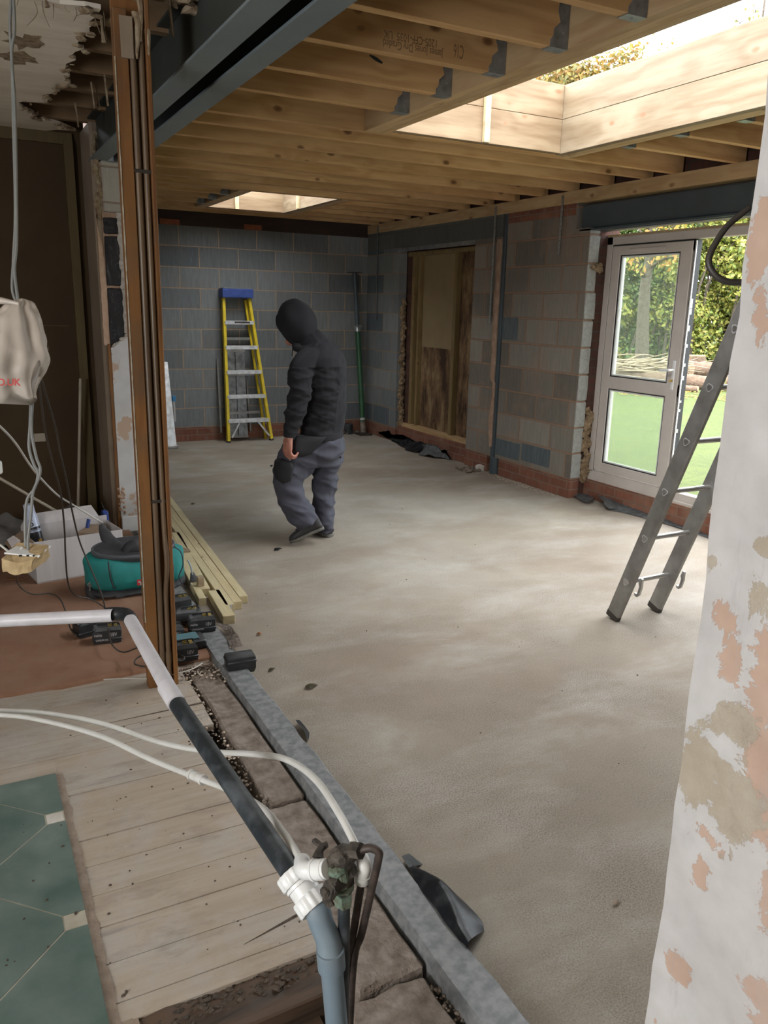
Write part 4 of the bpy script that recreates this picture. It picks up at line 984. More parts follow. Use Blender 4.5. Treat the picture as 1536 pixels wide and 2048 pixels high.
MB().tube([(xl-0.008, 4.42, 1.17), (xl-0.045, 4.42, 1.17), (xl-0.05, 4.44, 1.168), (xl-0.05, 4.52, 1.16)], [0.009, 0.009, 0.01, 0.008], n=8).build('lever_handle', MAT['white_plastic'], leaf)
MB().cyl((xl-0.008, 4.42, 1.09), (xl-0.02, 4.42, 1.09), 0.009, 10).box((xl-0.04, 4.418, 1.082), (xl-0.012, 4.422, 1.098)).build('key', MAT['gold'], leaf)
MB().box((XD+0.0, y1+0.001, 0.255), (XD+0.03, y1+0.014, 2.108)).box((XD+0.0, y0, 2.101), (XD+0.03, y1+.01, 2.110)).box((XD+0.006, y0-0.026, 0.255), (XD+0.05, y0-0.002, 2.108)).build('shadow_gasket', MAT['gasket'], leaf)
MB().box((XD-0.006, y0-0.026, 0.26), (XD+0.006, y0-0.016, 2.10), 0.002).build('meeting_edge', MAT['white_plastic'], leaf)
b = MB()
for z in (0.5, 0.86, 0.93, 1.1, 1.34, 1.46, 1.58, 1.62, 1.66, 1.2, 0.7): b.box((XD-0.004, y0-0.0275, z), (XD+0.02, y0-0.0255, z+random.uniform(0.015, 0.05)))
b.build('lock_keeps', MAT['alu'], leaf)
# insulation and dirt down the door reveal
b = MB()
for i in range(60):
    z = 0.16+0.62*(i/60); b.ball((4.75+random.uniform(-.03, .03), 5.27+random.uniform(-.012, .006), z), random.uniform(0.015, 0.03), 2, (1.1, 0.5, 1.2))
b.jitter(0.015, 35, 6); tag(b.build('exposed_insulation', MAT['insulation'], origin='base'), 'brown mineral wool sticking out between the blocks and the garden door frame', 'insulation')
b = MB()
for i in range(14): b.ball((4.68+random.uniform(-.04, .05), 5.26+random.uniform(-.02, .0), 1.93+random.uniform(-.03, .03)), random.uniform(0.012, 0.022), 2)
b.jitter(0.015, 35, 7); tag(b.build('insulation_tuft', MAT['insulation'], origin='base'), 'small tuft of brown wool high on the block edge beside the door', 'insulation')
# ------------------------------------------------------------ garden
def az(a, d, z=0.0): a = math.radians(a); return V((d*math.sin(a), d*math.cos(a), z))
GZ = -0.10
gb = MB(); struct(MB().box((4.95, -12, GZ-0.3), (60, 60, GZ)).build('floor_lawn', MAT['grass']))
o = MB().box((4.95, -3, GZ), (5.7, 12, GZ+0.02)); o.sub(3).jitter(0.03, 3); struct(o.build('floor_gravel_strip', MAT['patio']))
def leaves(bm, c, rad, n, size, rng, droop=0.3):
    """n leaves spread through an ellipsoid, denser toward its skin"""
    for _ in range(n):
        u = V((rng.gauss(0, 1), rng.gauss(0, 1), rng.gauss(0, 1))).normalized()*(rng.random()**0.45)
        p = V((c[0]+u.x*rad[0], c[1]+u.y*rad[1], c[2]+u.z*rad[2]))
        if p.z < GZ+0.05: continue
        s_ = size*rng.uniform(0.6, 1.35)
        nrm = (u + V((rng.uniform(-.9, .9), rng.uniform(-.9, .9), rng.uniform(-.2, 1.0)))).normalized()
        t = nrm.orthogonal().normalized(); a = rng.uniform(0, 2*PI); q = nrm.cross(t); d = t*math.cos(a)+q*math.sin(a); e = nrm.cross(d)
        d = d*s_*0.62; e = e*s_*0.34
        bm.faces.new([bm.verts.new(p-d), bm.verts.new(p-e*1.0+d*0.1+nrm*s_*0.06), bm.verts.new(p+d), bm.verts.new(p+e*1.0+d*0.1+nrm*s_*0.06)])
def branchy(b, base, top, r, rng, n=9, spread=1.5, lvl=2):
    pts = [V(base)]; 
    for k in range(1, 6): 
        t = k/5; pts.append(V(base).lerp(V(top), t)+V((rng.uniform(-.12, .12), rng.uniform(-.12, .12), 0))*t*1.3)
    b.tube(pts, [r*(1-0.75*k/5) for k in range(6)], n=8, sub=4)
    tips = []
    for k in range(n):
        t = rng.uniform(0.35, 0.97); p = V(base).lerp(V(top), t); a = rng.uniform(0, 2*PI); L = spread*rng.uniform(0.5, 1.1)*(1.15-t*0.5)
        q = p+V((math.cos(a)*L, math.sin(a)*L, L*rng.uniform(0.3, 1.0))); mid_ = p.lerp(q, 0.5)+V((0, 0, L*0.12))
        b.tube([p, mid_, q], [r*0.34*(1.1-t), r*0.2*(1.1-t), r*0.06], n=5, sub=3); tips.append(q); tips.append(mid_)
        if lvl > 1:
            for _ in range(3):
                t2 = rng.uniform(0.4, 1); s0 = p.lerp(q, t2); s1 = s0+V((rng.uniform(-.4, .4), rng.uniform(-.4, .4), rng.uniform(0.1, .55)))*L*0.6
                b.tube([s0, s1], [r*0.07, r*0.025], n=4, smooth=False); tips.append(s1)
    return tips
def tree(name, base, height, r, crown, mat, lab, n=2500, leaf=0.10, seed=1, nb=12, spread=1.8, grp='trees beyond the lawn', cat='tree', clump=0.65):
    rng = random.Random(seed); root = empty(name, base); tag(root, lab, cat, grp)
    b = MB(); tips = branchy(b, base, (base[0]+rng.uniform(-.3, .3), base[1]+rng.uniform(-.3, .3), base[2]+height), r, rng, nb, spread)
    b.build('trunk', MAT['bark'], root, smooth=True)
    f = MB()
    if crown:
        for (dx, dy, dz, rx, ry, rz, w_) in crown: leaves(f.bm, (base[0]+dx, base[1]+dy, base[2]+dz), (rx, ry, rz), int(n*w_), leaf, rng)
    for q in tips: leaves(f.bm, q, (clump, clump, clump*0.7), int(n*0.25/len(tips))+1, leaf, rng)
    f.build('foliage', MAT[mat], root)
    return root
# dense bank of shrubs closing the far side of the lawn
labs = ['yellow-green hedge bush at the left of the lawn, seen through the door glass', 'leafy green bush behind the dead tree trunk beyond the lawn', 'bright yellow-green bush seen between door leaf and ladder',
        'bushy yellow-green shrub seen above the log pile right of the door', 'large leafy shrub behind the plaster pillar side of the doorway', 'green shrub closing the right end of the lawn', 'green shrub closing the left end of the lawn']
azs = [43.2, 45.4, 47.4, 49.4, 51.6, 54.5, 40.0]
for i, a in enumerate(azs):
    p = az(a, 27.5+0.6*(i % 2), GZ); root = empty('hedge_bush', p); tag(root, labs[i], 'bush', 'bushes along the far edge of the lawn')
    rng = random.Random(40+i); f = MB(); w_ = 1.25 if i < 5 else 2.0
    for k in range(26):
        zz = rng.uniform(0.2, 5.6); leaves(f.bm, (p.x+rng.uniform(-w_, w_), p.y+rng.uniform(-w_*0.8, w_*0.8), zz), (0.75, 0.75, 0.65), 560 if 0 < i < 4 else 260, 0.105 if 0 < i < 4 else 0.14, rng)
    f.build('foliage', MAT['leaf_g'] if i in (1, 6) else MAT['leaf_yg'], root)
    b = MB()
    for k in range(9):
        q = p+V((rng.uniform(-w_, w_), rng.uniform(-w_, w_), 0)); b.tube([q, q+V((rng.uniform(-.5, .5), rng.uniform(-.5, .5), 2.5)), q+V((rng.uniform(-1, 1), rng.uniform(-1, 1), 4.8))], [0.05, 0.035, 0.012], n=5, sub=3)
    b.build('stems', MAT['bark'], root)
# darker wood behind the hedge
rng = random.Random(5)
for i, a in enumerate((39.5, 43.5, 47.5, 51.5, 55.5)):
    p = az(a, 31.5, GZ); root = empty('woodland_bush', p); tag(root, 'dark green woodland thicket behind the hedge, %s from the left' % ORD[i], 'bush', 'thickets behind the hedge')
    f = MB()
    for k in range(16): leaves(f.bm, (p.x+rng.uniform(-1.6, 1.6), p.y+rng.uniform(-1.2, 1.2), rng.uniform(0.3, 6.0)), (1.1, 1.0, 0.9), 120, 0.30, rng)
    f.build('foliage', MAT['leaf_g'], root)
# tree with thick pale trunk seen through the glass
tp = on(1287, 712, 2, GZ+0.1)
tp = az(45.25, 24.5, GZ)
tree('broad_tree', tp, 6.0, 0.21, None, 'leaf_o', 'broad-trunked tree with orange leaves seen through the door glass', n=2200, leaf=0.13, seed=8, nb=14, spread=1.7, clump=0.5)
# tall trees whose tops show above the big rooflight
tree('autumn_tree', az(42.3, 30, GZ), 9.4, 0.16, [(0, 0, 8.7, 1.5, 1.5, 1.4, 0.35), (-1.6, 0.9, 9.0, 1.2, 1.2, 1.0, 0.25), (1.3, -0.9, 8.9, 1.0, 1.0, 1.0, 0.25)], 'leaf_high', 'tall thin autumn tree with yellow leaves seen through the big rooflight', n=9000, leaf=0.14, seed=3, nb=26, spread=2.3, clump=0.5)
tree('autumn_tree', az(38.8, 31, GZ), 9.2, 0.16, [(0, 0, 8.6, 1.5, 1.5, 1.2, 0.5)], 'leaf_high', 'tall autumn tree just left of the one in the big rooflight', n=3600, leaf=0.14, seed=13, nb=22, spread=2.2, clump=0.5)
tree('bare_tree', az(45.6, 31, GZ), 9.9, 0.12, None, 'leaf_high', 'tall sparse tree top with few leaves in the middle of the big rooflight', n=1800, leaf=0.12, seed=19, nb=22, spread=1.5, clump=0.45)
tree('bare_tree', az(50.2, 28, GZ), 10.6, 0.12, None, 'leaf_high', 'almost bare tree top with thin twigs at top right of the rooflight', n=500, leaf=0.12, seed=23, nb=24, spread=1.7, clump=0.4)
# log pile and branches at the foot of the hedge
def log(p, q, r, lab, mat='log', nm='log', grp='logs piled beyond the lawn'):
    p, q = V(p), V(q); b = MB(); pts = [p.lerp(q, t)+V((0, 0, 0.02*noise.noise(p*3+V((t*4, 0, 0))))) for t in (0, .25, .5, .75, 1)]
    b.tube(pts, [r, r*1.04, r*0.97, r*1.02, r*0.94], n=14, sub=4).jitter(r*0.10, 9, 1)
    o = b.build(nm, MAT[mat], origin='base', smooth=True); tag(o, lab, 'log', grp)
    e = MB(); d = (q-p).normalized(); e.cyl(p-d*0.012, p+d*0.02, r*0.9, 14); e.cyl(q+d*0.012, q-d*0.02, r*0.88, 14); e.split('sawn_end', MAT['logend'], o)
def gp(x, y, z=GZ): return on(x, y, 2, z)
D0 = 20.8
def gl(a, d, z): return az(a, d, z)
log(gl(48.4, D0, 0.30), gl(53.5, D0+1.0, 0.36), 0.17, 'thick brown log lying on top of the pile right of the door leaf')
log(gl(48.0, D0-0.5, 0.06), gl(50.3, D0-0.9, 0.06), 0.16, 'brown log at the front of the pile with its end toward the ladder')
log(gl(50.6, D0-0.6, 0.08), gl(54.5, D0-0.5, 0.10), 0.17, 'brown log lying behind the ladder at the foot of the pile')
log(gl(43.0, D0+0.2, 0.14), gl(47.9, D0-0.6, 0.0), 0.17, 'mossy grey log seen through the bottom of the upper door glass')
log(gl(42.0, D0-0.4, -0.02), gl(45.6, D0-0.9, 0.00), 0.09, 'thin pale log low in the glass at the left of the pile')
log(gl(44.6, D0-1.2, -0.03), gl(47.6, D0-1.3, -0.02), 0.08, 'thin pale log low in the glass in front of the mossy log')
log(gl(47.7, D0-1.4, -0.03), gl(48.9, D0-1.5, -0.03), 0.07, 'short pale log lying on the grass by the door leaf edge')
for k, a in enumerate((48.6, 51.6)):
    b = MB(); p = gl(a, 23.0, GZ); b.cyl(p, p+V((0, 0, 0.62)), 0.26, 16, 0.23).jitter(0.02, 8); o = b.build('tree_stump', MAT['log'], origin='base')
    tag(o, ('sawn tree stump above the logs beside the door leaf', 'sawn tree stump above the logs beside the plaster pillar')[k], 'stump'); MB().cyl(p+V((0, 0, .61)), p+V((0, 0, .645)), 0.22, 16).build('sawn_top', MAT['logend'], o)
b = MB(); rng = random.Random(77)
for k in range(130):
    a = rng.uniform(42.0, 46.6); L = rng.uniform(0.6, 1.7); p = gl(a, D0+rng.uniform(-0.3, 1.2), rng.uniform(0.02, 0.42)); t = rng.uniform(-0.5, 0.5)+math.radians(-45)
    q = p+V((math.cos(t)*L, math.sin(t)*L, rng.uniform(-0.25, 0.3))); q.z = max(q.z, 0.0)
    b.tube([p, p.lerp(q, .5)+V((0, 0, rng.uniform(-.1, .12))), q], [0.022, 0.018, 0.006], n=5, sub=3)
tag(b.build('brushwood', MAT['stick'], smooth=True), 'heap of cut branches piled on the logs beyond the lawn', 'branches', kind='stuff')
b = MB(); rng = random.Random(78)
for k in range(500):
    a = rng.uniform(42.5, 52.0); p = az(a, rng.uniform(17.5, 20.3), GZ+0.02); s_ = rng.uniform(0.03, 0.06); t = rng.uniform(0, 6.3)
    b.bm.faces.new([b.bm.verts.new(p+V((math.cos(t+j*PI/2)*s_*(1, .5)[j % 2], math.sin(t+j*PI/2)*s_*(1, .5)[j % 2], 0.012*(j % 2)))) for j in range(4)])
tag(b.build('fallen_leaves', MAT['leaf_o']), 'fallen orange leaves on the grass in front of the logs', 'leaves', kind='stuff')
# ------------------------------------------------------------ post with two painted pipes
pe = empty('timber_post', (0.634, 3.19, 0.0)); tag(pe, 'old orange-brown timber post with two pipes up its face, standing on the floorboards', 'post')
PT = 2.555
MB().box((0.577, 3.168, 0.0), (0.624, 3.215, PT), 0.003).build('left_stud', MAT['post'], pe)
MB().box((0.683, 3.160, 0.0), (0.699, 3.240, 2.60), 0.003).build('right_stud', MAT['post'], pe)
MB().box((0.580, 3.216, 0.0), (0.690, 3.236, 2.60), 0.002).build('back_board', MAT['post'], pe)
b = MB(); A = []
for i in range(81):
    z = 0.30+2.1*i/80; wv = 0.0035+0.003*noise.noise(V((z*12, 0, 0)))
    A.append([(0.5745, 3.1655, z), (0.5775+max(wv*0.3, 0), 3.1655, z), (0.5775, 3.172, z), (0.5745, 3.172, z)])
b.rings(A).build('paint_edge', MAT['white_paint_edge'], pe)
MB().box((0.598, 3.160, 2.40), (0.640, 3.168, 2.53)).sub(2).jitter(0.003, 20).build('plaster_patch', MAT['cream_paint'], pe)
def rp(name, pts, r, mat, par, n=12, sub=8, **k): return MB().tube(pts, r, n=n, sub=sub, **k).build(name, MAT[mat], par, smooth=True)
pa = MB().tube([(0.638, 3.180, 0.0), (0.640, 3.180, 0.6), (0.639, 3.180, 1.4), (0.640, 3.180, 2.5)], 0.0125, n=14)
pa.cyl((0.6385, 3.180, 0.03), (0.6385, 3.180, 0.09), 0.0148, 14); pa.build('left_pipe', MAT['pipe_brown'], pe, smooth=False, auto=40)
pb = MB().tube([(0.666, 3.180, 0.0), (0.667, 3.180, 0.32), (0.668, 3.178, 0.42), (0.674, 3.164, 0.55), (0.671, 3.174, 0.75), (0.669, 3.180, 1.5), (0.670, 3.180, 2.52)], 0.0108, n=14)
pb.cyl((0.666, 3.180, 0.10), (0.666, 3.180, 0.15), 0.0135, 14); pb.build('right_pipe', MAT['pipe_brown'], pe, auto=40)
for z in (2.03, 0.80):
    MB().box((0.624, 3.166, z), (0.684, 3.190, z+0.012), 0.002).build('pipe_clip', MAT['cable_dark'], pe)
b = MB()
for (x, z) in ((0.655, 2.50), (0.690, 2.45), (0.668, 2.56)):
    b.tube([(x, 3.172, z+0.05), (x+0.004, 3.166, z), (x-0.002, 3.168, z-0.10)], [0.012, 0.009, 0.003], n=7, sub=4)
b.jitter(0.007, 30).build('plaster_drips', MAT['torn'], pe)

# ------------------------------------------------------------ waste pipes in the foreground
WP = empty('waste_pipe', (0.45, 2.0, 0.0)); tag(WP, 'long white and dusty black waste pipe run ending in a grey elbow through the floor', 'pipe')
e1 = at(253, 1232, 2.72); L0 = at(-420, 1262, 2.66)
j1 = at(354, 1408, 2.02); c1 = at(588, 1752, 1.53)
r = 0.0215
e1.z = 0.552; dv = (c1-e1).normalized()
MB().pipe(L0, e1+V((-0.045, 0.0, 0)), r, r-0.002).build('white_left_length', MAT['white_pipe'], WP, auto=40)
b = MB(); b.tube([e1+(L0-e1).normalized()*0.07, e1+(L0-e1).normalized()*0.025, e1+dv*0.022+V((0, 0, 0.0)), e1+dv*0.07], [0.0235]*4, n=18, sub=6)
b.build('black_elbow', MAT['black_plastic'], WP, smooth=True)
MB().pipe(e1+dv*0.05, j1, r, r-0.002, 24).cyl(j1-dv*0.10, j1, 0.0235, 24).build('white_sloping_length', MAT['white_pipe'], WP, auto=40)
MB().cyl(j1-dv*0.02, c1+dv*0.02, 0.0212, 24).build('black_length', MAT['black_pipe'], WP, auto=40)
# white compression coupling
g1, g2 = at(602, 1762, 1.50), at(645, 1878, 1.50)
cpd = (at(622, 1800, 1.50)-at(578, 1735, 1.53)).normalized(); c0 = at(583, 1742, 1.53)
b = MB()
def ribbed(b, c, d, L, r, n=14):
    g = V((0, 0, 1)); u = (g-d*g.dot(d)).normalized(); v = d.cross(u); rg = []
    for t in (0, 0.12, 0.88, 1):
        k = 0.94 if t in (0, 1) else 1
        rg.append([c+d*L*t+(u*math.cos(2*PI*j/(n*4))+v*math.sin(2*PI*j/(n*4)))*r*k*(1.0+(0.035 if (j % 4) < 2 else -0.03)) for j in range(n*4)])
    b.rings(rg)
ribbed(b, c0, cpd, 0.026, 0.034); b.cyl(c0+cpd*0.024, c0+cpd*0.058, 0.028, 28); b.cyl(c0+cpd*0.028, c0+cpd*0.034, 0.031, 28)
ribbed(b, c0+cpd*0.054, cpd, 0.028, 0.034)
b.build('white_coupling', MAT['white_plastic'], WP, auto=35)
gs = c0+cpd*0.075
el = [gs-cpd*0.012, gs+cpd*0.008, at(643, 1846, 1.495), at(655, 1876, 1.497), at(661, 1906, 1.50)]
dn = V((0.0, 0.0, -1)); k3 = el[-1]
MB().tube(el, [0.0245, 0.0245, 0.0235, 0.0235, 0.0245], n=24, sub=8).build('grey_elbow', MAT['grey_pipe'], WP, smooth=True)
kd = (at(690, 2048, 1.58)-k3).normalized(); kd = V((kd.x*0.5, kd.y*0.5, -1)).normalized()
MB().cyl(k3-kd*0.01, k3+kd*0.035, 0.0265, 24).build('grey_socket', MAT['grey_pipe'], WP, auto=40)
MB().cyl(k3, k3+kd*0.65, 0.0215, 24).build('grey_length', MAT['grey_pipe'], WP, auto=40)
text('printed_lettering', 'PUSH-FIT WASTE 40mm  SOLVENT WELD  EN 1455', 0.008, MAT['cable_grey'], WP, L0+(e1-L0).normalized()*0.34+V((0, -0.0218, -0.004)), (e1-L0).normalized(), (0, 0, 1), 0.0001)

# white flexible plumbing pipes
F1 = empty('flexible_pipe', at(0, 1450, 2.6)); tag(F1, 'lower white flexible pipe passing under the black pipe to the white elbow', 'pipe', None)
pts = [at(-180, 1428, 2.72), at(0, 1430, 2.6), at(90, 1442, 2.5), at(200, 1472, 2.36), at(300, 1518, 2.2), at(395, 1556, 2.05), at(450, 1577, 1.96), at(520, 1612, 1.83), at(565, 1662, 1.66), at(603, 1722, 1.53)]
MB().tube(pts, 0.0076, n=12, sub=8).build('tube', MAT['flexi'], F1, smooth=True)
a_, c_ = at(382, 1549, 2.07), at(406, 1560, 2.04); dd = (c_-a_).normalized()
b = MB(); b.cyl(a_, c_, 0.0115, 18).cyl(a_-dd*0.003, a_+dd*0.006, 0.0135, 18).cyl(c_-dd*0.006, c_+dd*0.003, 0.0135, 18).cyl(a_.lerp(c_, .45), a_.lerp(c_, .55), 0.0125, 18)
b.build('coupling', MAT['flexi'], F1, auto=40)
w0, w1, w2 = at(604, 1722, 1.50), at(608, 1742, 1.47), at(655, 1738, 1.44)
b = MB(); b.tube([w0, w1+V((0, 0, 0.004)), w1.lerp(w2, 0.35), w1.lerp(w2, 0.5)], [0.0155, 0.017, 0.0165, 0.016], n=18, sub=8)
d2_ = (w2-w1).normalized(); s0 = w1.lerp(w2, 0.45)
b.cyl(s0, w2-d2_*0.006, 0.0185, 24).cyl(s0-d2_*0.002, s0+d2_*0.004, 0.0198, 24).cyl(w2-d2_*0.008, w2, 0.0172, 24)
b.build('push_fit_elbow', MAT['white_plastic'], F1, auto=40)
F2 = empty('flexible_pipe', at(0, 1420, 2.65)); tag(F2, 'white flexible pipe arching over the sill strip down behind the copper stopcock', 'pipe')
pts = [at(-180, 1412, 2.8), at(0, 1421, 2.66), at(90, 1426, 2.58), at(200, 1446, 2.46), at(320, 1485, 2.3), at(420, 1503, 2.16), at(500, 1508, 2.02), at(570, 1518, 1.86), at(630, 1558, 1.70), at(680, 1630, 1.56), at(716, 1700, 1.50), at(725, 1716, 1.485)]
MB().tube(pts, 0.0076, n=12, sub=8).build('tube', MAT['flexi'], F2, smooth=True)
h0, h1, h2 = at(722, 1712, 1.485), at(729, 1732, 1.475), at(724, 1760, 1.495)
b = MB(); b.tube([h0, h1, h1.lerp(h2, .5), h2], [0.0125, 0.0135, 0.0135, 0.013], n=18, sub=6); b.cyl(h1.lerp(h2, .55), h2, 0.0152, 20).cyl(h2-(h2-h1).normalized()*0.006, h2, 0.0145, 20)
b.build('push_fit_elbow', MAT['flexi'], F2, auto=40)

# grimy stopcock and copper pipes
SV = empty('stopcock', at(690, 1700, 1.47)); tag(SV, 'grimy brass stopcock cluster with green corrosion on black copper pipes rising from the floor', 'valve')
def q(x, y, d): return at(x, y, d)
b = MB()
b.tube([q(658, 1728, 1.44), q(680, 1716, 1.45), q(704, 1704, 1.455), q(722, 1700, 1.45)], [0.010, 0.018, 0.016, 0.013], n=12, sub=4)
b.ball(q(686, 1712, 1.45), 0.023, 2, (1.2, 1, .9)); b.cyl(q(686, 1715, 1.45), q(690, 1765, 1.475), 0.017, 10); b.cyl(q(704, 1700, 1.445), q(722, 1702, 1.435), 0.016, 6)
b.cyl(q(694, 1735, 1.46), q(705, 1752, 1.46), 0.012, 8)
b.sub(1).jitter(0.0022, 90, 3).build('body', MAT['valve'], SV)
b = MB(); b.tube([q(676, 1745, 1.45), q(664, 1772, 1.44), q(656, 1800, 1.43), q(660, 1806, 1.43)], [0.009, 0.016, 0.010, 0.006], n=8, sub=4)
b.cyl(q(690, 1762, 1.46), q(662, 1778, 1.43), 0.012, 8); b.ball(q(652, 1785, 1.43), 0.011, 2); b.cyl(q(648, 1776, 1.43), q(662, 1812, 1.425), 0.006, 6)
b.sub(1).jitter(0.0022, 90, 5).build('drain_tap', MAT['valve'], SV)
b = MB(); b.cyl(q(680, 1738, 1.445), q(684, 1770, 1.46), 0.0135, 10); b.ball(q(674, 1742, 1.44), 0.014, 2, (1.3, 1, .8)); b.cyl(q(686, 1780, 1.47), q(687, 1806, 1.485), 0.0175, 6); b.cyl(q(687, 1772, 1.465), q(687, 1776, 1.467), 0.019, 16)
b.sub(1).jitter(0.0020, 80, 6).build('corroded_nut', MAT['verdigris'], SV)
b = MB(); b.tube([q(636, 1716, 1.47), q(640, 1700, 1.48), q(648, 1690, 1.49)], [0.011, 0.007, 0.005], n=8, sub=4); b.beam(q(627, 1680, 1.50), q(644, 1694, 1.485), 0.007, 0.007); b.beam(q(638, 1697, 1.485), q(655, 1688, 1.49), 0.008, 0.008)
b.sub(1).jitter(0.0018, 90, 8).build('handle', MAT['valve'], SV)
z0 = -0.16
def down(p, dx=0.0, dy=0.0): t = (p.z-z0); return V((p.x+dx, p.y+dy, z0))
a1 = q(688, 1800, 1.485); MB().cyl(a1, down(a1, 0.012, 0.02), 0.0115, 14).build('rising_main', MAT['black_pipe'], SV, auto=40)
p0, p1, p2, p3 = q(716, 1702, 1.44), q(740, 1696, 1.435), q(757, 1704, 1.435), q(756, 1722, 1.445)
f_ = q(705, 1950, 1.62); MB().tube([p0, p1, p2, p3, p3.lerp(f_, .25), p3.lerp(f_, .6), f_, V((f_.x-0.01, f_.y, z0))], 0.0076, n=12, sub=6).build('bent_copper_pipe', MAT['copper_dirty'], SV, smooth=True)
t0 = h2-V((0, 0, -0.004)); f2_ = q(692, 1958, 1.62)
MB().tube([t0, t0.lerp(f2_, .5), f2_, V((f2_.x, f2_.y, z0))], 0.0076, n=12, sub=6).build('straight_copper_pipe', MAT['copper_dirty'], SV, smooth=True)
b = MB(); b.cyl(V((f_.x-0.004, f_.y, -0.07)), V((f_.x-0.004, f_.y, -0.03)), 0.0105, 12).build('solder_joint', MAT['copper_dirty'], SV)

# ------------------------------------------------------------ membrane-wrapped sill strip
b = MB(); A = []; n = 120
for i in range(n+1):
    y = 0.2+4.5*i/n; w = 0.004*noise.noise(V((0, y*5, 0))); w2 = 0.006*noise.noise(V((4, y*7, 0))); zz = 0.030+0.002*noise.noise(V((2, y*9, 1)))
    if y > 3.25: w2 += 0.018*math.sin((y-3.25)*5)*0.5; zz += 0.006*noise.noise(V((2, y*16, 1)))
    s = 0.012*max(0, 1.6-y)
    A.append([(0.898+w, y, -0.16), (0.893+w+s*0, y, zz-0.012), (0.900+w, y, zz), (0.945, y, zz+0.003*noise.noise(V((0, y*20, 0)))), (0.992+w2, y, zz), (1.000+w2, y, zz-0.010), (1.000+w2, y, -0.01)])
b.rings(A)
tag(b.build('membrane_strip', MAT['dpm'], auto=50), 'long dusty grey membrane-wrapped strip along the edge of the concrete slab', 'membrane')
def sheet(P, th=0.0025, jit=0.008, sub=3, sd=0, sc=14):
    """crumpled sheet through a grid of points"""
    rows, cols = len(P), len(P[0]); bm_ = MB(); G = []
    R = [catmull([tuple(p) for p in row], sub) for row in P]; R = [list(x) for x in zip(*R)]; R = [catmull([tuple(p) for p in col], sub) for col in R]
    T = [[V(p)+noise.noise_vector(V(p)*sc+V((sd, 0, 0)))*jit for p in col] for col in R]
    tv = [[bm_.bm.verts.new(p) for p in col] for col in T]
    fs = []
    for i in range(len(tv)-1):
        for j in range(len(tv[0])-1): fs.append(bm_.bm.faces.new((tv[i][j], tv[i+1][j], tv[i+1][j+1], tv[i][j+1])))
    bmesh.ops.solidify(bm_.bm, geom=fs, thickness=th)
    return bm_
# black folded flap beyond the strip
P = [[on(812, 1722, 2, .02), on(835, 1735, 2, .012), on(850, 1748, 2, .004)], [on(832, 1762, 2, .03), on(868, 1750, 2, .055), on(880, 1765, 2, .006)],
     [on(870, 1815, 2, .035), on(890, 1775, 2, .06), on(925, 1800, 2, .01)], [on(905, 1862, 2, .035), on(915, 1830, 2, .055), on(962, 1838, 2, .012)], [on(935, 1903, 2, .02), on(940, 1880, 2, .045), on(968, 1862, 2, .006)]]
tag(sheet(P, 0.003, 0.004, 4, 2).build('membrane_flap', MAT['dpm_black'], auto=40), 'black folded flap of membrane lying on the concrete beside the strip, near the pipes', 'membrane')
P = [[on(805, 1713, 2, .03), on(820, 1708, 2, .01)], [on(818, 1735, 2, .03), on(845, 1728, 2, .003)]]
tag(sheet(P, 0.002, 0.006, 4, 3).build('membrane_scrap', MAT['dpm_black']), 'small black torn scrap of membrane at the top of the folded flap', 'membrane')
P = [[on(592, 1440, 2, .025), on(600, 1440, 2, .012)], [on(608, 1462, 2, .03), on(618, 1462, 2, .005)], [on(612, 1480, 2, .03), on(618, 1478, 2, .006)]]
tag(sheet(P, 0.002, 0.004, 4, 5).build('membrane_scrap', MAT['dpm_black']), 'tiny black curl of membrane on the slab edge halfway along the strip', 'membrane')
P = [[on(455, 1248, 2, .034), on(432, 1246, 2, .034)], [on(468, 1262, 2, .036), on(455, 1275, 2, .040)], [on(485, 1292, 2, .038), on(462, 1298, 2, .034)]]
tag(sheet(P, 0.003, 0.012, 4, 6).build('mortar_smear', MAT['oldbrick']), 'broken mortar crust on the strip behind the upturned battery', 'mortar')
# crumpled membrane along the right wall
def crumple(lab, chain, wd, jit, sd, z=0.03, mat='dpm_black'):
    P = []
    for i, (x, y) in enumerate(chain):
        c = on(x, y, 2, 0.0); P.append([V((c.x+wd[i]*0.45-0.06, c.y+0.04, z+0.05)), V((c.x-0.06, c.y, z+0.035+0.03*(i % 2))), V((c.x-wd[i]*0.7-0.04, c.y-0.05, 0.008))])
    o = sheet(P, 0.003, jit, 5, sd, 12).build('crumpled_membrane', MAT[mat], auto=50)
    for v in o.data.vertices: v.co.z = max(v.co.z, 0.003); v.co.x = min(v.co.x, 4.585)
    tag(o, lab, 'membrane'); return o
crumple('dark crumpled membrane lying on slab below the boarded opening', [(795, 872), (818, 886), (840, 896), (858, 904)], [0.16, 0.22, 0.26, 0.2], 0.045, 3)
crumple('greenish crumpled membrane sheet lying in front of the boarded opening, nearer the column', [(852, 900), (870, 907), (895, 913), (920, 916)], [0.1, 0.26, 0.26, 0.12], 0.045, 8, mat='dpm')
def flap(name, P, lab, mat='dpm', jit=0.006, sd=1):
    tag(sheet(P, 0.003, jit, 5, sd).build(name, MAT[mat], auto=50), lab, 'membrane')
def w(x, y, z, X=None): return on(x, y, 2, z)
flap('membrane_flap', [[w(762, 858, .02), w(776, 872, .05)], [w(785, 870, .03), w(795, 850, .13)], [w(812, 882, .01), w(800, 845, .14)]], 'black membrane flap curling up at the foot of the back corner', 'dpm_black', 0.02, 4)
flap('membrane_flap', [[w(1138, 978, .05), w(1150, 974, .05)], [w(1150, 992, .02), w(1168, 984, .03)], [w(1172, 1004, .02), w(1184, 994, .03)], [w(1186, 998, .05), w(1190, 990, .04)]], 'pale curled scrap of membrane with rubble on it at the foot of the block reveal', 'dpm', 0.008, 2)
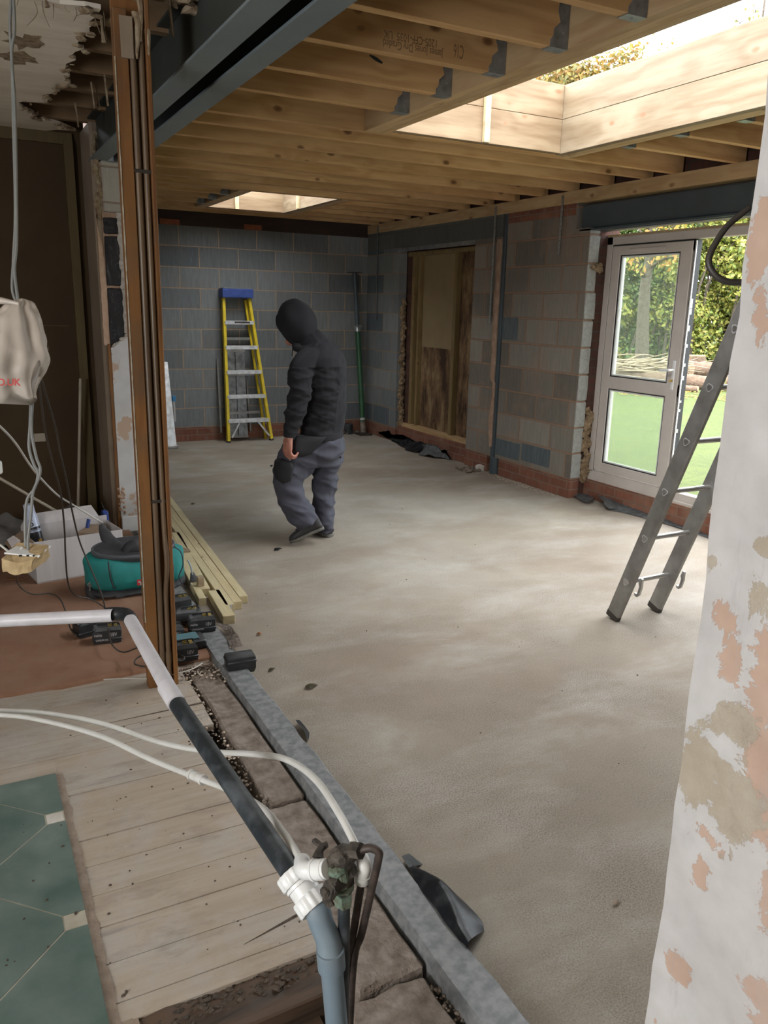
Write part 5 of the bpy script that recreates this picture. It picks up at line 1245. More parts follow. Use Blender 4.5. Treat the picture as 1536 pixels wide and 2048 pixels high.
flap('membrane_flap', [[w(1168, 950, .08), w(1182, 948, .12)], [w(1180, 975, .05), w(1195, 970, .08)], [w(1186, 988, .02), w(1205, 985, .03)]], 'dark membrane flap standing in the corner under the door frame', 'dpm_black', 0.012, 5)
flap('membrane_flap', [[w(1195, 990, .05), w(1205, 982, .075)], [w(1215, 1015, .03), w(1250, 1000, .05)], [w(1226, 1020, .008), w(1290, 1018, .04)], [w(1290, 1036, .006), w(1330, 1036, .03)], [w(1370, 1060, .004), w(1400, 1058, .02)], [w(1440, 1085, .004), w(1470, 1082, .01)]], 'long grey-green membrane strip lying on the slab under the garden door', 'dpm', 0.010, 7)
flap('membrane_flap', [[w(960, 905, .10), w(970, 908, .11)], [w(972, 922, .03), w(980, 915, .08)]], 'dark scrap of membrane sticking out of the wall foot by the steel column', 'dpm', 0.006, 9)
tag(MB().tube([on(965, 938, 2, .02), on(955, 935, 2, .02)], 0.04, n=8, smooth=False).ball(on(962, 936, 2, .02), 0.05, 2, (1, 1, .6)).jitter(0.03, 25).build('crumpled_paper', MAT['insul_white'], origin='base'), 'crumpled white paper and debris at the foot of the steel column', 'debris')
tag(MB().cyl((4.63, 6.42, 0.0), (4.63, 6.42, 0.17), 0.055, 24).build('drain_pipe', MAT['steel_lintel'], origin='base', auto=40), 'stub of blue-grey drain pipe beside the foot of the steel column', 'pipe')
tag(MB().cyl((4.32, 9.20, 0.0), (4.32, 9.20, 0.13), 0.055, 24).build('drain_pipe', MAT['black_pipe'], origin='base', auto=40), 'short black pipe stub standing beside the green pole in the back corner', 'pipe')
# green prop in the corner
gpz = empty('steel_prop', (4.47, 9.1, 0.0)); tag(gpz, 'tall green steel prop standing in the back right corner', 'prop')
b0, b1 = V((4.472, 9.08, 0.03)), V((4.40, 9.16, 1.42))
MB().cyl(b0+(b1-b0)*0.08, b0.lerp(b1, 0.93), 0.033, 16).build('outer_tube', MAT['green_pipe'], gpz, auto=40)
tp2 = b0+(b1-b0)*1.40
MB().cyl(b0.lerp(b1, 0.9), tp2, 0.024, 14).build('inner_tube', MAT['steel_lintel'], gpz, auto=40)
MB().cyl(b0, b0+(b1-b0)*0.1, 0.034, 14).build('base_tube', MAT['oldbrick'], gpz, auto=40)
MB().box((4.39, 8.99, 0.0), (4.56, 9.17, 0.02), 0.003).build('base_plate', MAT['cable_dark'], gpz)
MB().box((tp2.x-0.07, tp2.y-0.06, tp2.z), (tp2.x+0.07, tp2.y+0.06, tp2.z+0.008)).build('head_plate', MAT['cable_dark'], gpz)
MB().cyl(b0.lerp(b1, .90), b0.lerp(b1, .95), 0.042, 16).box((4.37, 9.10, 1.33), (4.44, 9.13, 1.36)).build('collar', MAT['galv'], gpz)
MB().cyl(b0+(b1-b0)*0.115, b0+(b1-b0)*0.135, 0.0345, 16).build('paint_band', MAT['white_print'], gpz)

# ------------------------------------------------------------ timbers stacked on the slab
def plank(a, c, wd, ht, lab, z=0.0, grp='timbers stacked along the slab edge', tape=False):
    a, c = V((a[0], a[1], z+ht/2)), V((c[0], c[1], z+ht/2)); o = MB().beam(a, c, wd, ht, bev=0.002).build('timber_length', MAT['treated'], origin='base')
    tag(o, lab, 'timber', grp)
    if tape:
        d = (c-a).normalized(); s_ = V((-d.y, d.x, 0)); p = a-d*0.0008
        MB().box((p.x-0.018, p.y-0.001, z+0.004), (p.x+0.012, p.y+0.001, z+ht-0.003)).build('end_label', MAT['white_print'], o)
    return o
plank((1.245, 3.965), (1.42, 6.75), 0.047, 0.045, 'rightmost pale green timber length of the stack on the slab')
plank((1.190, 3.895), (1.365, 6.70), 0.047, 0.045, 'second pale timber length from the right of the stack')
plank((1.141, 3.872), (1.31, 6.60), 0.047, 0.045, 'third timber length from the right with a white end label', tape=True)
plank((1.09, 3.72), (1.125, 4.12), 0.062, 0.045, 'short brown timber offcut at the near end of the stack')
plank((1.088, 4.16), (1.205, 5.35), 0.055, 0.045, 'timber length with a light end just right of the teal bag')
plank((1.035, 4.02), (1.16, 5.4), 0.040, 0.045, 'narrow timber length half hidden beside the strip and teal bag')
plank((1.19, 5.52), (1.24, 6.6), 0.055, 0.045, 'timber length lying on top at the far end of the stack', z=0.046)
tag(MB().box((1.06, 4.20, 0.046), (1.095, 4.24, 0.10), 0.002).build('timber_offcut', MAT['kerb_y'], origin='base'), 'small upright orange-brown block on the timber beside the bag', 'offcut')
tag(MB().box((1.135, 4.86, 0.046), (1.185, 4.92, 0.058), 0.002).build('timber_offcut', MAT['kerb_y'], origin='base'), 'thin chip of brown wood lying on the timber stack', 'offcut')

# leaf and bits on the slab
def bit(x, y, s, mat, lab, cat='leaf', sd=0, z=0.004):
    c = on(x, y, 2, z); P = [[c+V((-s, -s*.3, 0)), c+V((-s*.4, s*.5, .006)), c+V((s*.3, s*.5, 0))], [c+V((-s*.6, -s*.6, 0.004)), c+V((0, 0, .010)), c+V((s*.7, s*.3, 0.006))], [c+V((-s*.2, -s*.7, 0)), c+V((s*.4, -s*.4, .004)), c+V((s*1.1, 0, 0))]]
    o = sheet(P, 0.001, s*0.18, 4, sd, 40).build('dead_leaf' if cat == 'leaf' else 'scrap', MAT[mat])
    for v in o.data.vertices: v.co.z = max(v.co.z, 0.0015)
    tag(o, lab, cat)
bit(622, 1373, 0.030, 'leafbit', 'brown dead leaf on the slab right of the upturned battery')
bit(555, 1099, 0.030, 'trouser_black', 'dark crumpled scrap on the slab in front of the lifted boot', 'scrap', 3)
bit(518, 1269, 0.018, 'leaf_orange', 'tiny orange leaf on slab above the upturned battery', 'leaf', 5)
bit(543, 1340, 0.018, 'leafbit', 'dark curled twig leaf on the slab right beside the upturned battery', 'leaf', 6)
bit(386, 1008, 0.02, 'leafbit', 'small dark leaf on slab right of the far end of the timbers', 'leaf', 7)
bit(1232, 1805, 0.014, 'rubble_light', 'pale flake on slab near the lower part of the plaster pillar', 'scrap', 8)
# ------------------------------------------------------------ ladders
def stile_profile(b, a, c, wd, dp, side):
    b.beam(a, c, wd, dp, up=side, bev=0.004)
# aluminium extension ladder leaning towards the camera side
LA = empty('extension_ladder', (3.1, 2.96, 0)); tag(LA, 'aluminium extension ladder leaning up in front of the garden door', 'ladder')
ld = V((0, -0.3625, 1.0)).normalized(); nrm = V((0, 1, 0.3625)).normalized(); Ln = 2.62
for x, nm, y0 in ((2.955, 'left_stile', 2.955), (3.255, 'right_stile', 2.985)):
    a = V((x, 2.955, 0.014)); c = a+ld*Ln
    MB().beam(a, c, 0.030, 0.086, up=nrm, bev=0.006).build(nm, MAT['alu_old'], LA)
    b = MB(); b.beam(a-ld*0.012, a+ld*0.03, 0.032, 0.088, up=nrm, bev=0.006); b.build('rubber_foot', MAT['cable_dark'], LA)
for k in range(9):
    s_ = 0.235+0.2745*k; p = V((2.955, 2.955, 0.014))+ld*s_+nrm*0.0
    b = MB(); R = []
    for x in (2.938, 3.272):
        R.append([V((x, p.y, p.z))+ld*(0.013*math.cos(t))+nrm*(0.014*math.sin(t))*(1.0 if math.cos(t) > -0.3 else 0.8) for t in [2*PI*j/12 for j in range(12)]])
    b.rings(R); b.build('rung', MAT['alu'], LA, auto=50)
    b = MB()
    def tri(rr, x): return [V((x, p.y, p.z))+ld*(-rr*math.cos(t)*(1.0+0.18*math.cos(3*t)))+nrm*(rr*math.sin(t)*(1.0+0.18*math.cos(3*t))) for t in [2*PI*j/24 for j in range(24)]]
    b.rings([tri(0.0175, 2.9415), tri(0.0175, 2.938), tri(0.0125, 2.938), tri(0.0125, 2.9415)], closed=True); b.build('rung_collar', MAT['alu_bright'], LA, auto=40)
    b = MB(); b.rings([tri(0.0124, 2.9405), tri(0.0124, 2.9385)]); b.build('rung_hollow', MAT['gasket'], LA)
for x in (2.985, 3.285):
    p = V((x, 2.955, 0.014))+ld*0.235-nrm*0.036
    b = MB(); P = [(0, 0.045), (-0.012, 0.045), (-0.028, 0.0), (-0.032, -0.045), (-0.022, -0.062), (-0.006, -0.062), (0.0, -0.05), (-0.014, -0.048), (-0.018, -0.04), (-0.012, 0.0), (0, 0.012)]
    b.prism([p+ld*v+nrm*u+V((0.004, 0, 0)) for u, v in P], (0.012, 0, 0)); b.build('guide_hook', MAT['alu'], LA)
b = MB()
for k in range(16): 
    p = V((3.255, 2.955, 0.014))+ld*(0.62+0.012*k)-nrm*(0.037)+nrm*random.uniform(0, 0.0)+V((random.uniform(-.012, .012), 0, 0)); b.ball(p, random.uniform(0.003, 0.008), 1, (1, .4, 1))
b.jitter(0.004, 50).build('plaster_splashes', MAT['insul_white'], LA)
# same splashes on the outer side of the right stile
# yellow stepladder folded against the back wall
SL = empty('stepladder', (2.93, 9.1, 0)); tag(SL, 'yellow stepladder with aluminium treads and blue top leaning on the back wall', 'ladder')
def sl(px, py, y): p = on(px, py, 1, y); return p
A0, A1 = V((2.705, 9.06, 0.0)), V((2.728, 9.205, 1.64)); B0, B1 = V((3.235, 9.06, 0.0)), V((3.03, 9.205, 1.64))
for nm, a, c in (('left_rail', A0, A1), ('right_rail', B0, B1)):
    MB().beam(a, c, 0.034, 0.06, up=(0, 1, 0), bev=0.003).build(nm, MAT['yellow'], SL)
    MB().beam(a-V((0, 0, .0)), a+(c-a)*0.012, 0.038, 0.066, up=(0, 1, 0)).build('foot', MAT['bag_black'], SL)
for a, c in ((V((2.74, 9.17, 0.0)), V((2.75, 9.25, 1.62))), (V((3.20, 9.17, 0.0)), V((3.00, 9.25, 1.62)))):
    MB().beam(a, c, 0.026, 0.03, up=(0, 1, 0), bev=0.003).build('rear_rail', MAT['yellow'], SL)
zs = [0.265, 0.545, 0.825, 1.105, 1.385]
for z in zs:
    t = z/1.64; a = A0.lerp(A1, t); c = B0.lerp(B1, t)
    b = MB(); b.box((a.x, a.y-0.045, z-0.004), (c.x, a.y+0.035, z+0.004)); b.box((a.x, a.y-0.048, z-0.036), (c.x, a.y-0.043, z+0.004), 0.001)
    b.build('tread', MAT['alu_bright'], SL)
    b = MB()
    for q_ in (a, c): b.cyl((q_.x, q_.y-0.031, z-0.015), (q_.x, q_.y-0.037, z-0.015), 0.007, 8)
    b.split('rivet', MAT['galv'], SL)
for z in (0.31, 0.76, 1.17):
    t = z/1.64; MB().box((2.745, 9.19+0.05*t, z), (3.18-0.16*t, 9.205+0.05*t, z+0.03)).build('rear_brace', MAT['alu_old'], SL)
MB().beam((2.74, 9.03, 0.06), (2.84, 9.05, 0.23), 0.008, 0.02).build('knee_brace', MAT['alu_bright'], SL); MB().beam((3.20, 9.03, 0.06), (3.07, 9.05, 0.23), 0.008, 0.02).build('knee_brace', MAT['alu_bright'], SL)
b = MB(); b.box((2.700, 9.13, 1.645), (3.065, 9.29, 1.745), 0.012, seg=2); b.build('top_cap', MAT['blue'], SL)
MB().box((2.715, 9.14, 1.744), (3.05, 9.28, 1.752), 0.003).build('top_tray', MAT['alu_old'], SL)
MB().box((2.82, 9.0865, 1.392-0.03), (3.00, 9.0875, 1.395-0.012)).build('tread_scuff', MAT['cable_dark'], SL)
# work platforms
WPf = empty('work_platform', (2.9, 9.22, 0.0)); tag(WPf, 'grey slatted folding work platform standing behind the yellow stepladder', 'platform')
for x0, x1 in ((2.73, 2.865), (2.872, 2.985)):
    MB().beam(((x0+x1)/2, 9.20, 0.05), ((x0+x1)/2, 9.275, 1.06), x1-x0, 0.02, up=(0, 1, 0), bev=0.002).build('deck_slat', MAT['galv_dark'], WPf)
MB().box((2.72, 9.19, 0.03), (2.99, 9.215, 0.055)).box((2.72, 9.262, 1.03), (2.99, 9.29, 1.06)).split('end_bar', MAT['alu_old'], WPf)
MB().beam((3.02, 9.2, 0.1), (3.0, 9.28, 0.80), 0.02, 0.02).beam((2.66, 9.2, 0.10), (2.66, 9.28, 0.95), 0.02, 0.02).split('leg', MAT['alu_old'], WPf)
MB().box((2.995, 9.24, 0.75), (3.025, 9.29, 0.79)).build('leg_joint', MAT['blue_light'], WPf)
W2 = empty('work_platform', (2.0, 8.9, 0.0)); tag(W2, 'bright aluminium folded work platform leaning beside the post at the left of the back wall', 'platform')
a, c = on(330, 890, 2, 0.0), V((0, 0, 0)); lx = 2.17; ly = 8.90
MB().beam((2.00, ly, 0.0), (2.02, 9.26, 0.92), 0.12, 0.045, up=(0, 1, 0), bev=0.004).build('deck', MAT['alu_bright'], W2)
MB().box((1.935, ly-0.04, 0.0), (2.07, ly+0.03, 0.035), 0.006).build('end_foot', MAT['alu_old'], W2)
MB().beam((2.085, 9.02, 0.28), (2.10, 9.10, 0.52), 0.018, 0.018).build('leg', MAT['alu'], W2); MB().box((2.08, 9.08, 0.50), (2.115, 9.12, 0.56), 0.003).build('leg_joint', MAT['blue_light'], W2)

# ------------------------------------------------------------ battery packs
def battery(loc, rz, lab, tip=0.0, flip=False, s=1.0, mark=True, contacts=True, grp='power tool batteries on the carpet and strip'):
    r = empty('battery_pack', (0, 0, 0)); tag(r, lab, 'battery', grp)
    b = MB(); b.box((-0.058, -0.038, 0.0), (0.058, 0.038, 0.043), 0.008, seg=2); b.box((-0.060, -0.040, 0.010), (0.060, 0.040, 0.020), 0.003); b.build('case', MAT['black_plastic'], r, auto=40)
    b = MB(); b.prism([(-0.050, -0.034, 0.043), (0.056, -0.034, 0.043), (0.050, -0.028, 0.054), (-0.038, -0.028, 0.054)], (0, 0.006, 0)); b.prism([(-0.050, 0.028, 0.043), (0.056, 0.028, 0.043), (0.050, 0.024, 0.054), (-0.038, 0.024, 0.054)], (0, 0.006, 0))
    b.box((-0.045, -0.024, 0.0425), (0.050, 0.024, 0.0475), 0.002); b.box((-0.056, -0.026, 0.043), (-0.036, 0.026, 0.052), 0.004); b.build('slide_rails', MAT['bat_grey'], r, auto=40)
    if contacts:
        MB().box((0.005, -0.010, 0.0475), (0.022, -0.004, 0.054)).box((0.005, 0.006, 0.0475), (0.022, 0.012, 0.054)).box((0.030, -0.018, 0.0475), (0.044, 0.018, 0.052)).split('contact', MAT['gold'], r)
    MB().box((0.0585, -0.018, 0.022), (0.0605, 0.018, 0.038), 0.001).build('release_button', MAT['bat_grey'], r)
    if mark:
        text('printed_lettering', 'makita', 0.012, MAT['white_print'], r, V((-0.052, -0.0386, 0.028)), (1, 0, 0), (0, 0, 1), 0.0002)
        text('printed_lettering', '18V', 0.018, MAT['white_print'], r, V((0.012, -0.0386, 0.0245)), (1, 0, 0), (0, 0, 1), 0.0002)
        text('printed_lettering', 'LITHIUM-ION', 0.0085, MAT['white_print'], r, V((-0.046, -0.0406, 0.0115)), (1, 0, 0), (0, 0, 1), 0.0002)
    r.location = loc; r.rotation_euler = (PI if flip else 0.0, tip, rz)
    if flip: r.location = (loc[0], loc[1], loc[2]+0.0545)
    r.scale = (s*0.98, s, s*1.3); return r
dg = math.radians
battery((0.497, 3.72, 0.017), dg(-8), 'black battery pack on the rust carpet left of post, nearer of the two', s=1.12)
battery((0.43, 3.84, 0.017), dg(15), 'black battery pack behind the other one left of the post', mark=False, s=1.1)
battery((0.925, 3.63, 0.032), dg(-8), 'black battery pack with open terminals on the strip, biggest of the group right of post', s=1.12)
battery((0.895, 3.75, 0.036), dg(-30), 'black battery pack tilted behind the biggest one on the strip', tip=-0.15, mark=False)
battery((0.885, 3.93, 0.036), dg(5), 'black battery pack farthest back on the strip by the teal bag', mark=False, s=1.05)
battery((0.765, 3.60, 0.017), dg(-6), 'black battery pack with a grey top half hidden behind the post', s=1.1, contacts=False)
battery((0.765, 3.37, 0.017), dg(-2), 'black battery pack on the carpet edge, nearest of those right of the post', s=1.15)
battery((0.972, 3.165, 0.031), dg(-4), 'upturned black battery pack sitting alone on the membrane strip', flip=True, s=1.10, mark=False, contacts=False)
ch = empty('battery_charger', (0.80, 3.48, 0.017)); tag(ch, 'low black and teal charger between battery packs right of the post', 'charger')
MB().box((0.70, 3.435, 0.017), (0.90, 3.545, 0.065), 0.018, seg=3).build('case', MAT['black_plastic'], ch, auto=40)
MB().box((0.73, 3.455, 0.064), (0.87, 3.53, 0.072), 0.003).build('top_panel', MAT['charger_teal'], ch)

# ------------------------------------------------------------ teal tool bag
TB = empty('tool_bag', (0.76, 4.40, 0.017)); tag(TB, 'open teal and black canvas tool bag on the carpet behind the post', 'bag')
def bagring(t, zlo, zhi, grow=0.0, n=36, open_=False):
    """cross-section (y,z) at station x=t in 0..1"""
    e = abs(2*t-1); hw = 0.135*(1-e**4)**0.5+0.01+grow if e < 1 else 0.012
    hh = (zhi-zlo)/2; zc = (zhi+zlo)/2; x = 0.49+0.54*t; P = []
    for j in range(n):
        a = 2*PI*j/n; cx, cz = math.cos(a), math.sin(a); k = 0.62
        P.append(V((x, 4.40+hw*abs(cx)**k*(1 if cx > 0 else -1), zc+(hh*(1-0.30*e**3))*abs(cz)**k*(1 if cz > 0 else -1)-(0.035*max(0, -cx)*(1-e**4) if cz > 0 else 0)+(0.012 if cz > 0 and cx > 0 else 0))))
    return P
b = MB(); b.rings([bagring(t, 0.035, 0.245+0.012*math.sin(t*9)) for t in (0.0, 0.02, 0.06, .12, .2, .3, .4, .5, .6, .7, .8, .88, .94, .98, 1.0)])
def fold(c, n_): return 0.006*noise.noise(c*9)+0.003*noise.noise(c*24)
remesh(b, 0.008, 'body', MAT['teal'], TB, 3, fold)
b = MB(); b.rings([bagring(t, 0.017, 0.085, 0.006) for t in (0.0, 0.02, 0.06, .12, .2, .35, .5, .65, .8, .88, .94, .98, 1.0)])
remesh(b, 0.008, 'base', MAT['bag_black'], TB, 2, fold)
b = MB(); P = []
for j in range(40):
    a = 2*PI*j/40; P.append((0.76+0.225*math.cos(a), 4.40+0.115*math.sin(a)))
hz = lambda y, z: z+0.022+0.20*(y-4.4)
b.rings([[V((x, y, hz(y, 0.222))) for x, y in P], [V((x, y, hz(y, 0.246))) for x, y in P], [V((0.76+(x-0.76)*.95, 4.4+(y-4.4)*.93, hz(y, 0.247))) for x, y in P], [V((0.76+(x-.76)*.93, 4.4+(y-4.4)*.9, hz(y, 0.20))) for x, y in P]])
b.build('mouth_trim', MAT['bag_grey'], TB, smooth=True)
b = MB(); b.rings([[V((0.76+(x-.76)*.94, 4.4+(y-4.4)*.92, hz(y, z))) for x, y in P] for z in (0.240, 0.246)]); b.build('dark_inside', MAT['bag_black'], TB)
# raised black flaps and handles
b = MB(); b.tube([on(250, 1108, 1, 4.36), on(265, 1095, 1, 4.36), on(290, 1096, 1, 4.36), on(330, 1102, 1, 4.36)], [0.03, 0.045, 0.048, 0.04], n=14, sub=5)
b.tube([on(202, 1048, 1, 4.52), on(210, 1068, 1, 4.50), on(228, 1090, 1, 4.46), on(262, 1100, 1, 4.42)], [0.014, 0.034, 0.038, 0.03], n=14, sub=5, ref=(0, 1, 0), rad2=[0.012, 0.015, 0.018, 0.02])
remesh(b, 0.006, 'folded_flap', MAT['bag_black'], TB, 2, fold)
P = [(0.60, 4.262, 0.235), (0.605, 4.255, 0.15), (0.62, 4.254, 0.08)]
MB().tube(P, 0.004, n=6).tube([(0.93, 4.262, 0.235), (0.94, 4.258, 0.15), (0.93, 4.262, 0.08)], 0.004, n=6).split('piping', MAT['bag_black'], TB, smooth=True)
MB().tube([on(348, 1093, 1, 4.30), on(362, 1105, 1, 4.28), on(366, 1130, 1, 4.27), on(358, 1155, 1, 4.27), on(372, 1178, 1, 4.28)], 0.0035, n=6).build('piping', MAT['bag_black'], TB, smooth=True)
tg = MB().tube([on(192, 1145, 1, 4.34), on(183, 1155, 1, 4.33), on(180, 1170, 1, 4.33)], 0.005, n=8).tube([on(176, 1168, 1, 4.33), on(184, 1172, 1, 4.33)], 0.009, n=8, smooth=False).tube([on(179, 1172, 1, 4.33), on(181, 1188, 1, 4.33)], 0.004, n=6, smooth=False)
tg.build('strap_clip', MAT['galv'], TB)
tg = MB().tube([on(376, 1120, 1, 4.34), on(382, 1135, 1, 4.32), on(385, 1150, 1, 4.31)], 0.005, n=8); tg.build('strap_clip', MAT['galv'], TB)
MB().tube([on(384, 1145, 1, 4.32), on(387, 1160, 1, 4.30), on(382, 1172, 1, 4.30)], [0.010, 0.022, 0.016], n=10, ref=(0, 1, 0), rad2=[.006, .01, .008]).build('strap_end', MAT['bag_black'], TB, smooth=True)
MB().tube([on(176, 1176, 1, 4.36), on(185, 1190, 1, 4.34), on(200, 1200, 1, 4.33)], [0.02, 0.03, 0.02], n=10).build('corner_pad', MAT['bag_black'], TB, smooth=True)
lo = on(274, 1160, 1, 4.246); MB().box((lo.x, 4.243, lo.z-0.032), (lo.x+0.10, 4.249, lo.z), 0.001).build('logo_patch', MAT['red'], TB)
MB().box((lo.x+0.006, 4.241, lo.z-0.014), (lo.x+0.032, 4.2435, lo.z-0.009)).box((lo.x+0.016, 4.241, lo.z-0.030), (lo.x+0.021, 4.2435, lo.z-0.009)).box((lo.x+0.028, 4.241, lo.z-0.030), (lo.x+0.032, 4.2435, lo.z-0.012)).build('logo_letter', MAT['white_print'], TB)

# ------------------------------------------------------------ white box, spray can, polythene
BX = empty('cardboard_box', (0.47, 4.93, 0.017)); tag(BX, 'open white cardboard box on the carpet beside the teal bag', 'box')
p0, p1 = on(75, 1168, 2, 0.017), on(222, 1142, 2, 0.017); u = (p1-p0); u.z = 0; u.normalize(); v = V((-u.y, u.x, 0)); Lb = 0.50; Wb = 0.27; Hb = 0.245
def bp(a, c, z): return p0+u*a+v*c+V((0, 0, z))
def wallp(nm, a, c, mat='cardboard', h0=0.0, h1=Hb):
    b = MB(); n_ = V((-(c-a).y, (c-a).x, 0)).normalized()*0.004; b.prism([a+V((0, 0, h0)), c+V((0, 0, h0)), c+V((0, 0, h1)), a+V((0, 0, h1))], n_); return b.build(nm, MAT[mat], BX)
wallp('front_wall', bp(0, 0, 0), bp(Lb, 0, 0)); wallp('back_wall', bp(0, Wb, 0), bp(Lb, Wb, 0), h1=Hb+0.03); wallp('end_wall', bp(Lb-0.002, 0.004, 0), bp(Lb-0.002, Wb, 0)); wallp('end_wall', bp(0.006, 0.004, 0), bp(0.006, Wb, 0))
MB().prism([bp(0, 0, .002), bp(Lb, 0, .002), bp(Lb, Wb, .002), bp(0, Wb, .002)], (0, 0, .004)).build('bottom', MAT['card_in'], BX)
b = MB(); b.prism([bp(0, 0.005, Hb), bp(0, Wb, Hb), bp(-0.10, Wb*0.9, Hb-0.05), bp(-0.10, 0.04, Hb-0.06)], (0, 0, .004)); b.build('side_flap', MAT['card_in'], BX)
b = MB(); b.prism([bp(0, Wb, Hb+.03), bp(Lb*0.9, Wb, Hb+.03), bp(Lb*.85, Wb+0.05, Hb+0.09), bp(0.05, Wb+0.05, Hb+.08)], (0, 0.003, .003)); b.build('back_flap', MAT['cardboard'], BX)
b = MB(); b.prism([bp(-0.085, 0.0, Hb-0.09), bp(-0.07, 0.01, Hb+0.02), bp(-0.10, 0.02, Hb+0.05), bp(-0.13, 0.03, Hb+0.03)], (0.003, 0.003, 0)); b.build('torn_flap', MAT['cardboard'], BX)
tag(MB().beam(bp(0.33, 0.16, 0.18), bp(0.36, 0.17, Hb+0.045), 0.02, 0.012).build('blue_tool', MAT['blue'], origin='base'), 'small blue plastic tool sticking up inside the white cardboard box', 'tool')
tag(MB().box((0.70, 5.10, 0.017), (0.74, 5.16, 0.30), 0.01).build('blue_bottle', MAT['blue'], origin='base'), 'blue object peeping up behind the box by the white wall reveal', 'bottle')
tag(MB().beam(bp(0.30, 0.06, Hb-0.03), bp(0.42, 0.20, Hb-0.03), 0.10, 0.05).build('brown_packet', MAT['card_in'], origin='base'), 'brown packet lying inside the white box', 'packet')
SC = empty('spray_can', (0.27, 4.75, 0.1)); tag(SC, 'blue and white spray adhesive can standing in the left end of the white box', 'can')
cb, ct = at(76, 1085, 4.70), at(61, 1030, 4.67); ct2 = at(56, 1009, 4.65); r_ = 0.034
MB().cyl(cb-(ct-cb)*0.6, ct, r_, 28).build('can_body', MAT['can'], SC, auto=40)
b = MB(); b.cyl(ct, ct+(ct2-ct)*0.25, r_*0.92, 28, r_*0.88).cyl(ct+(ct2-ct)*0.2, ct2, r_*0.85, 28, r_*0.83); b.build('clear_cap', MAT['can'], SC, auto=40)
axis_ = (ct-cb).normalized()
MB().cyl(cb-axis_*0.03, cb.lerp(ct, 0.40), r_*1.012, 28).cyl(cb.lerp(ct, 0.50), cb.lerp(ct, 0.58), r_*1.012, 28).build('label_band', MAT['can_black'], SC, auto=40)
sd_ = RT; toc = (CAM-cb); toc = (toc-axis_*toc.dot(axis_)).normalized(); rgt = axis_.cross(toc)
text('label_lettering', 'S', 0.058, MAT['can_black'], SC, cb.lerp(ct, 0.62)+toc*(r_+0.001)-rgt*0.022, rgt, axis_, 0.0004, bold=0.001)
text('label_lettering', 'STRONG', 0.016, MAT['can_black'], SC, cb.lerp(ct, 0.44)+toc*(r_+0.002)-rgt*0.030, rgt, axis_, 0.0004)
text('label_lettering', 'ADE', 0.026, MAT['can_yellow'], SC, cb.lerp(ct, 0.02)+toc*(r_+0.002)+rgt*0.026-axis_*0.03, axis_, -rgt, 0.0004, bold=0.0008)
# crumpled polythene
rows = []
for i, (x0, y0, x1, y1) in enumerate(((-60, 1060, -60, 1150), (0, 1050, 0, 1140), (45, 1046, 35, 1120), (90, 1045, 80, 1100), (125, 1028, 115, 1060), (146, 1020, 142, 1045))):
    a, c = at(x0, y0, 5.35), at(x1, y1, 5.15); rows.append([a+V((0, .1, 0.02*(i % 2))), a.lerp(c, .35)+V((0, -.04, .05*(i % 2))), a.lerp(c, .7)+V((0, 0.0, .02)), V((c.x, c.y, max(c.z, 0.03)))])
o = sheet(rows, 0.002, 0.05, 6, 2, 9).build('polythene_sheet', MAT['polythene'], smooth=True)
tag(o, 'crumpled clear polythene sheet behind the spray can and white box', 'polythene')
for v_ in o.data.vertices: v_.co.z = max(v_.co.z, 0.022); v_.co.y = min(v_.co.y, 6.05)

# ------------------------------------------------------------ wall conduit, rods and cables
tag(MB().cyl(on(161, 757, 1, 5.95), on(156, 1040, 1, 5.98), 0.011, 12).build('conduit_pipe', MAT['conduit'], auto=40), 'cream plastic conduit standing upright against the brown wall', 'conduit')
tag(MB().cyl(on(-40, 934, 1, 5.5), on(124, 1029, 1, 5.6), 0.010, 12).build('conduit_rod', MAT['conduit'], auto=40), 'cream plastic rod leaning diagonally across the brown wall', 'conduit')
tag(MB().cyl(at(215, 1062, 4.9), at(300, 1098, 4.8), 0.006, 10).build('metal_rod', MAT['galv'], auto=40), 'thin grey rod lying over the bag towards the post', 'rod')
tag(MB().box(tuple(on(68, 870, 1, BW-0.012)-V((0, 0, .05))), tuple(on(90, 866, 1, BW-0.001)), 0.002).build('socket_plate', MAT['conduit'], origin='base'), 'small plate on the brown wall behind the hanging cables', 'plate')
def cable(lab, pts, r, mat, ds, name='cable', grp=None):
    P = [at(x, y, d) for (x, y), d in zip(pts, ds)] if hasattr(ds, '__len__') else [at(x, y, ds) for x, y in pts]
    for p in P: p.z = max(p.z, 0.022)
    if 'reddish' in lab:
        for p in P: p.z = 0.021
    return tag(MB().tube(P, r, n=8, sub=8).build(name, MAT[mat], smooth=True), lab, 'cable', grp)
D_ = 2.35
cable('grey twin cable hanging down to the socket box, left strand', [(22, 0), (20, 60), (24, 120), (27, 250), (31, 420), (27, 520), (25, 580), (38, 615)], 0.0045, 'cable_grey', D_)
cable('grey twin cable hanging down beside its pair at top left, right strand', [(27, -4), (29, 60), (23, 110), (29, 200), (32, 330), (33, 480), (29, 540), (36, 602)], 0.0045, 'cable_grey', D_)
cable('grey cable running from the white bag down into the torn socket box, left strand', [(62, 790), (60, 850), (58, 895), (68, 930), (76, 945), (70, 975), (54, 1000), (50, 1050), (52, 1108)], 0.0042, 'cable_grey', D_+0.02)
cable('grey cable running from the white bag down into the torn socket box, right strand', [(66, 790), (63, 860), (72, 912), (80, 935), (78, 955), (66, 985), (62, 1030), (56, 1080), (57, 1108)], 0.0042, 'cable_grey', D_)
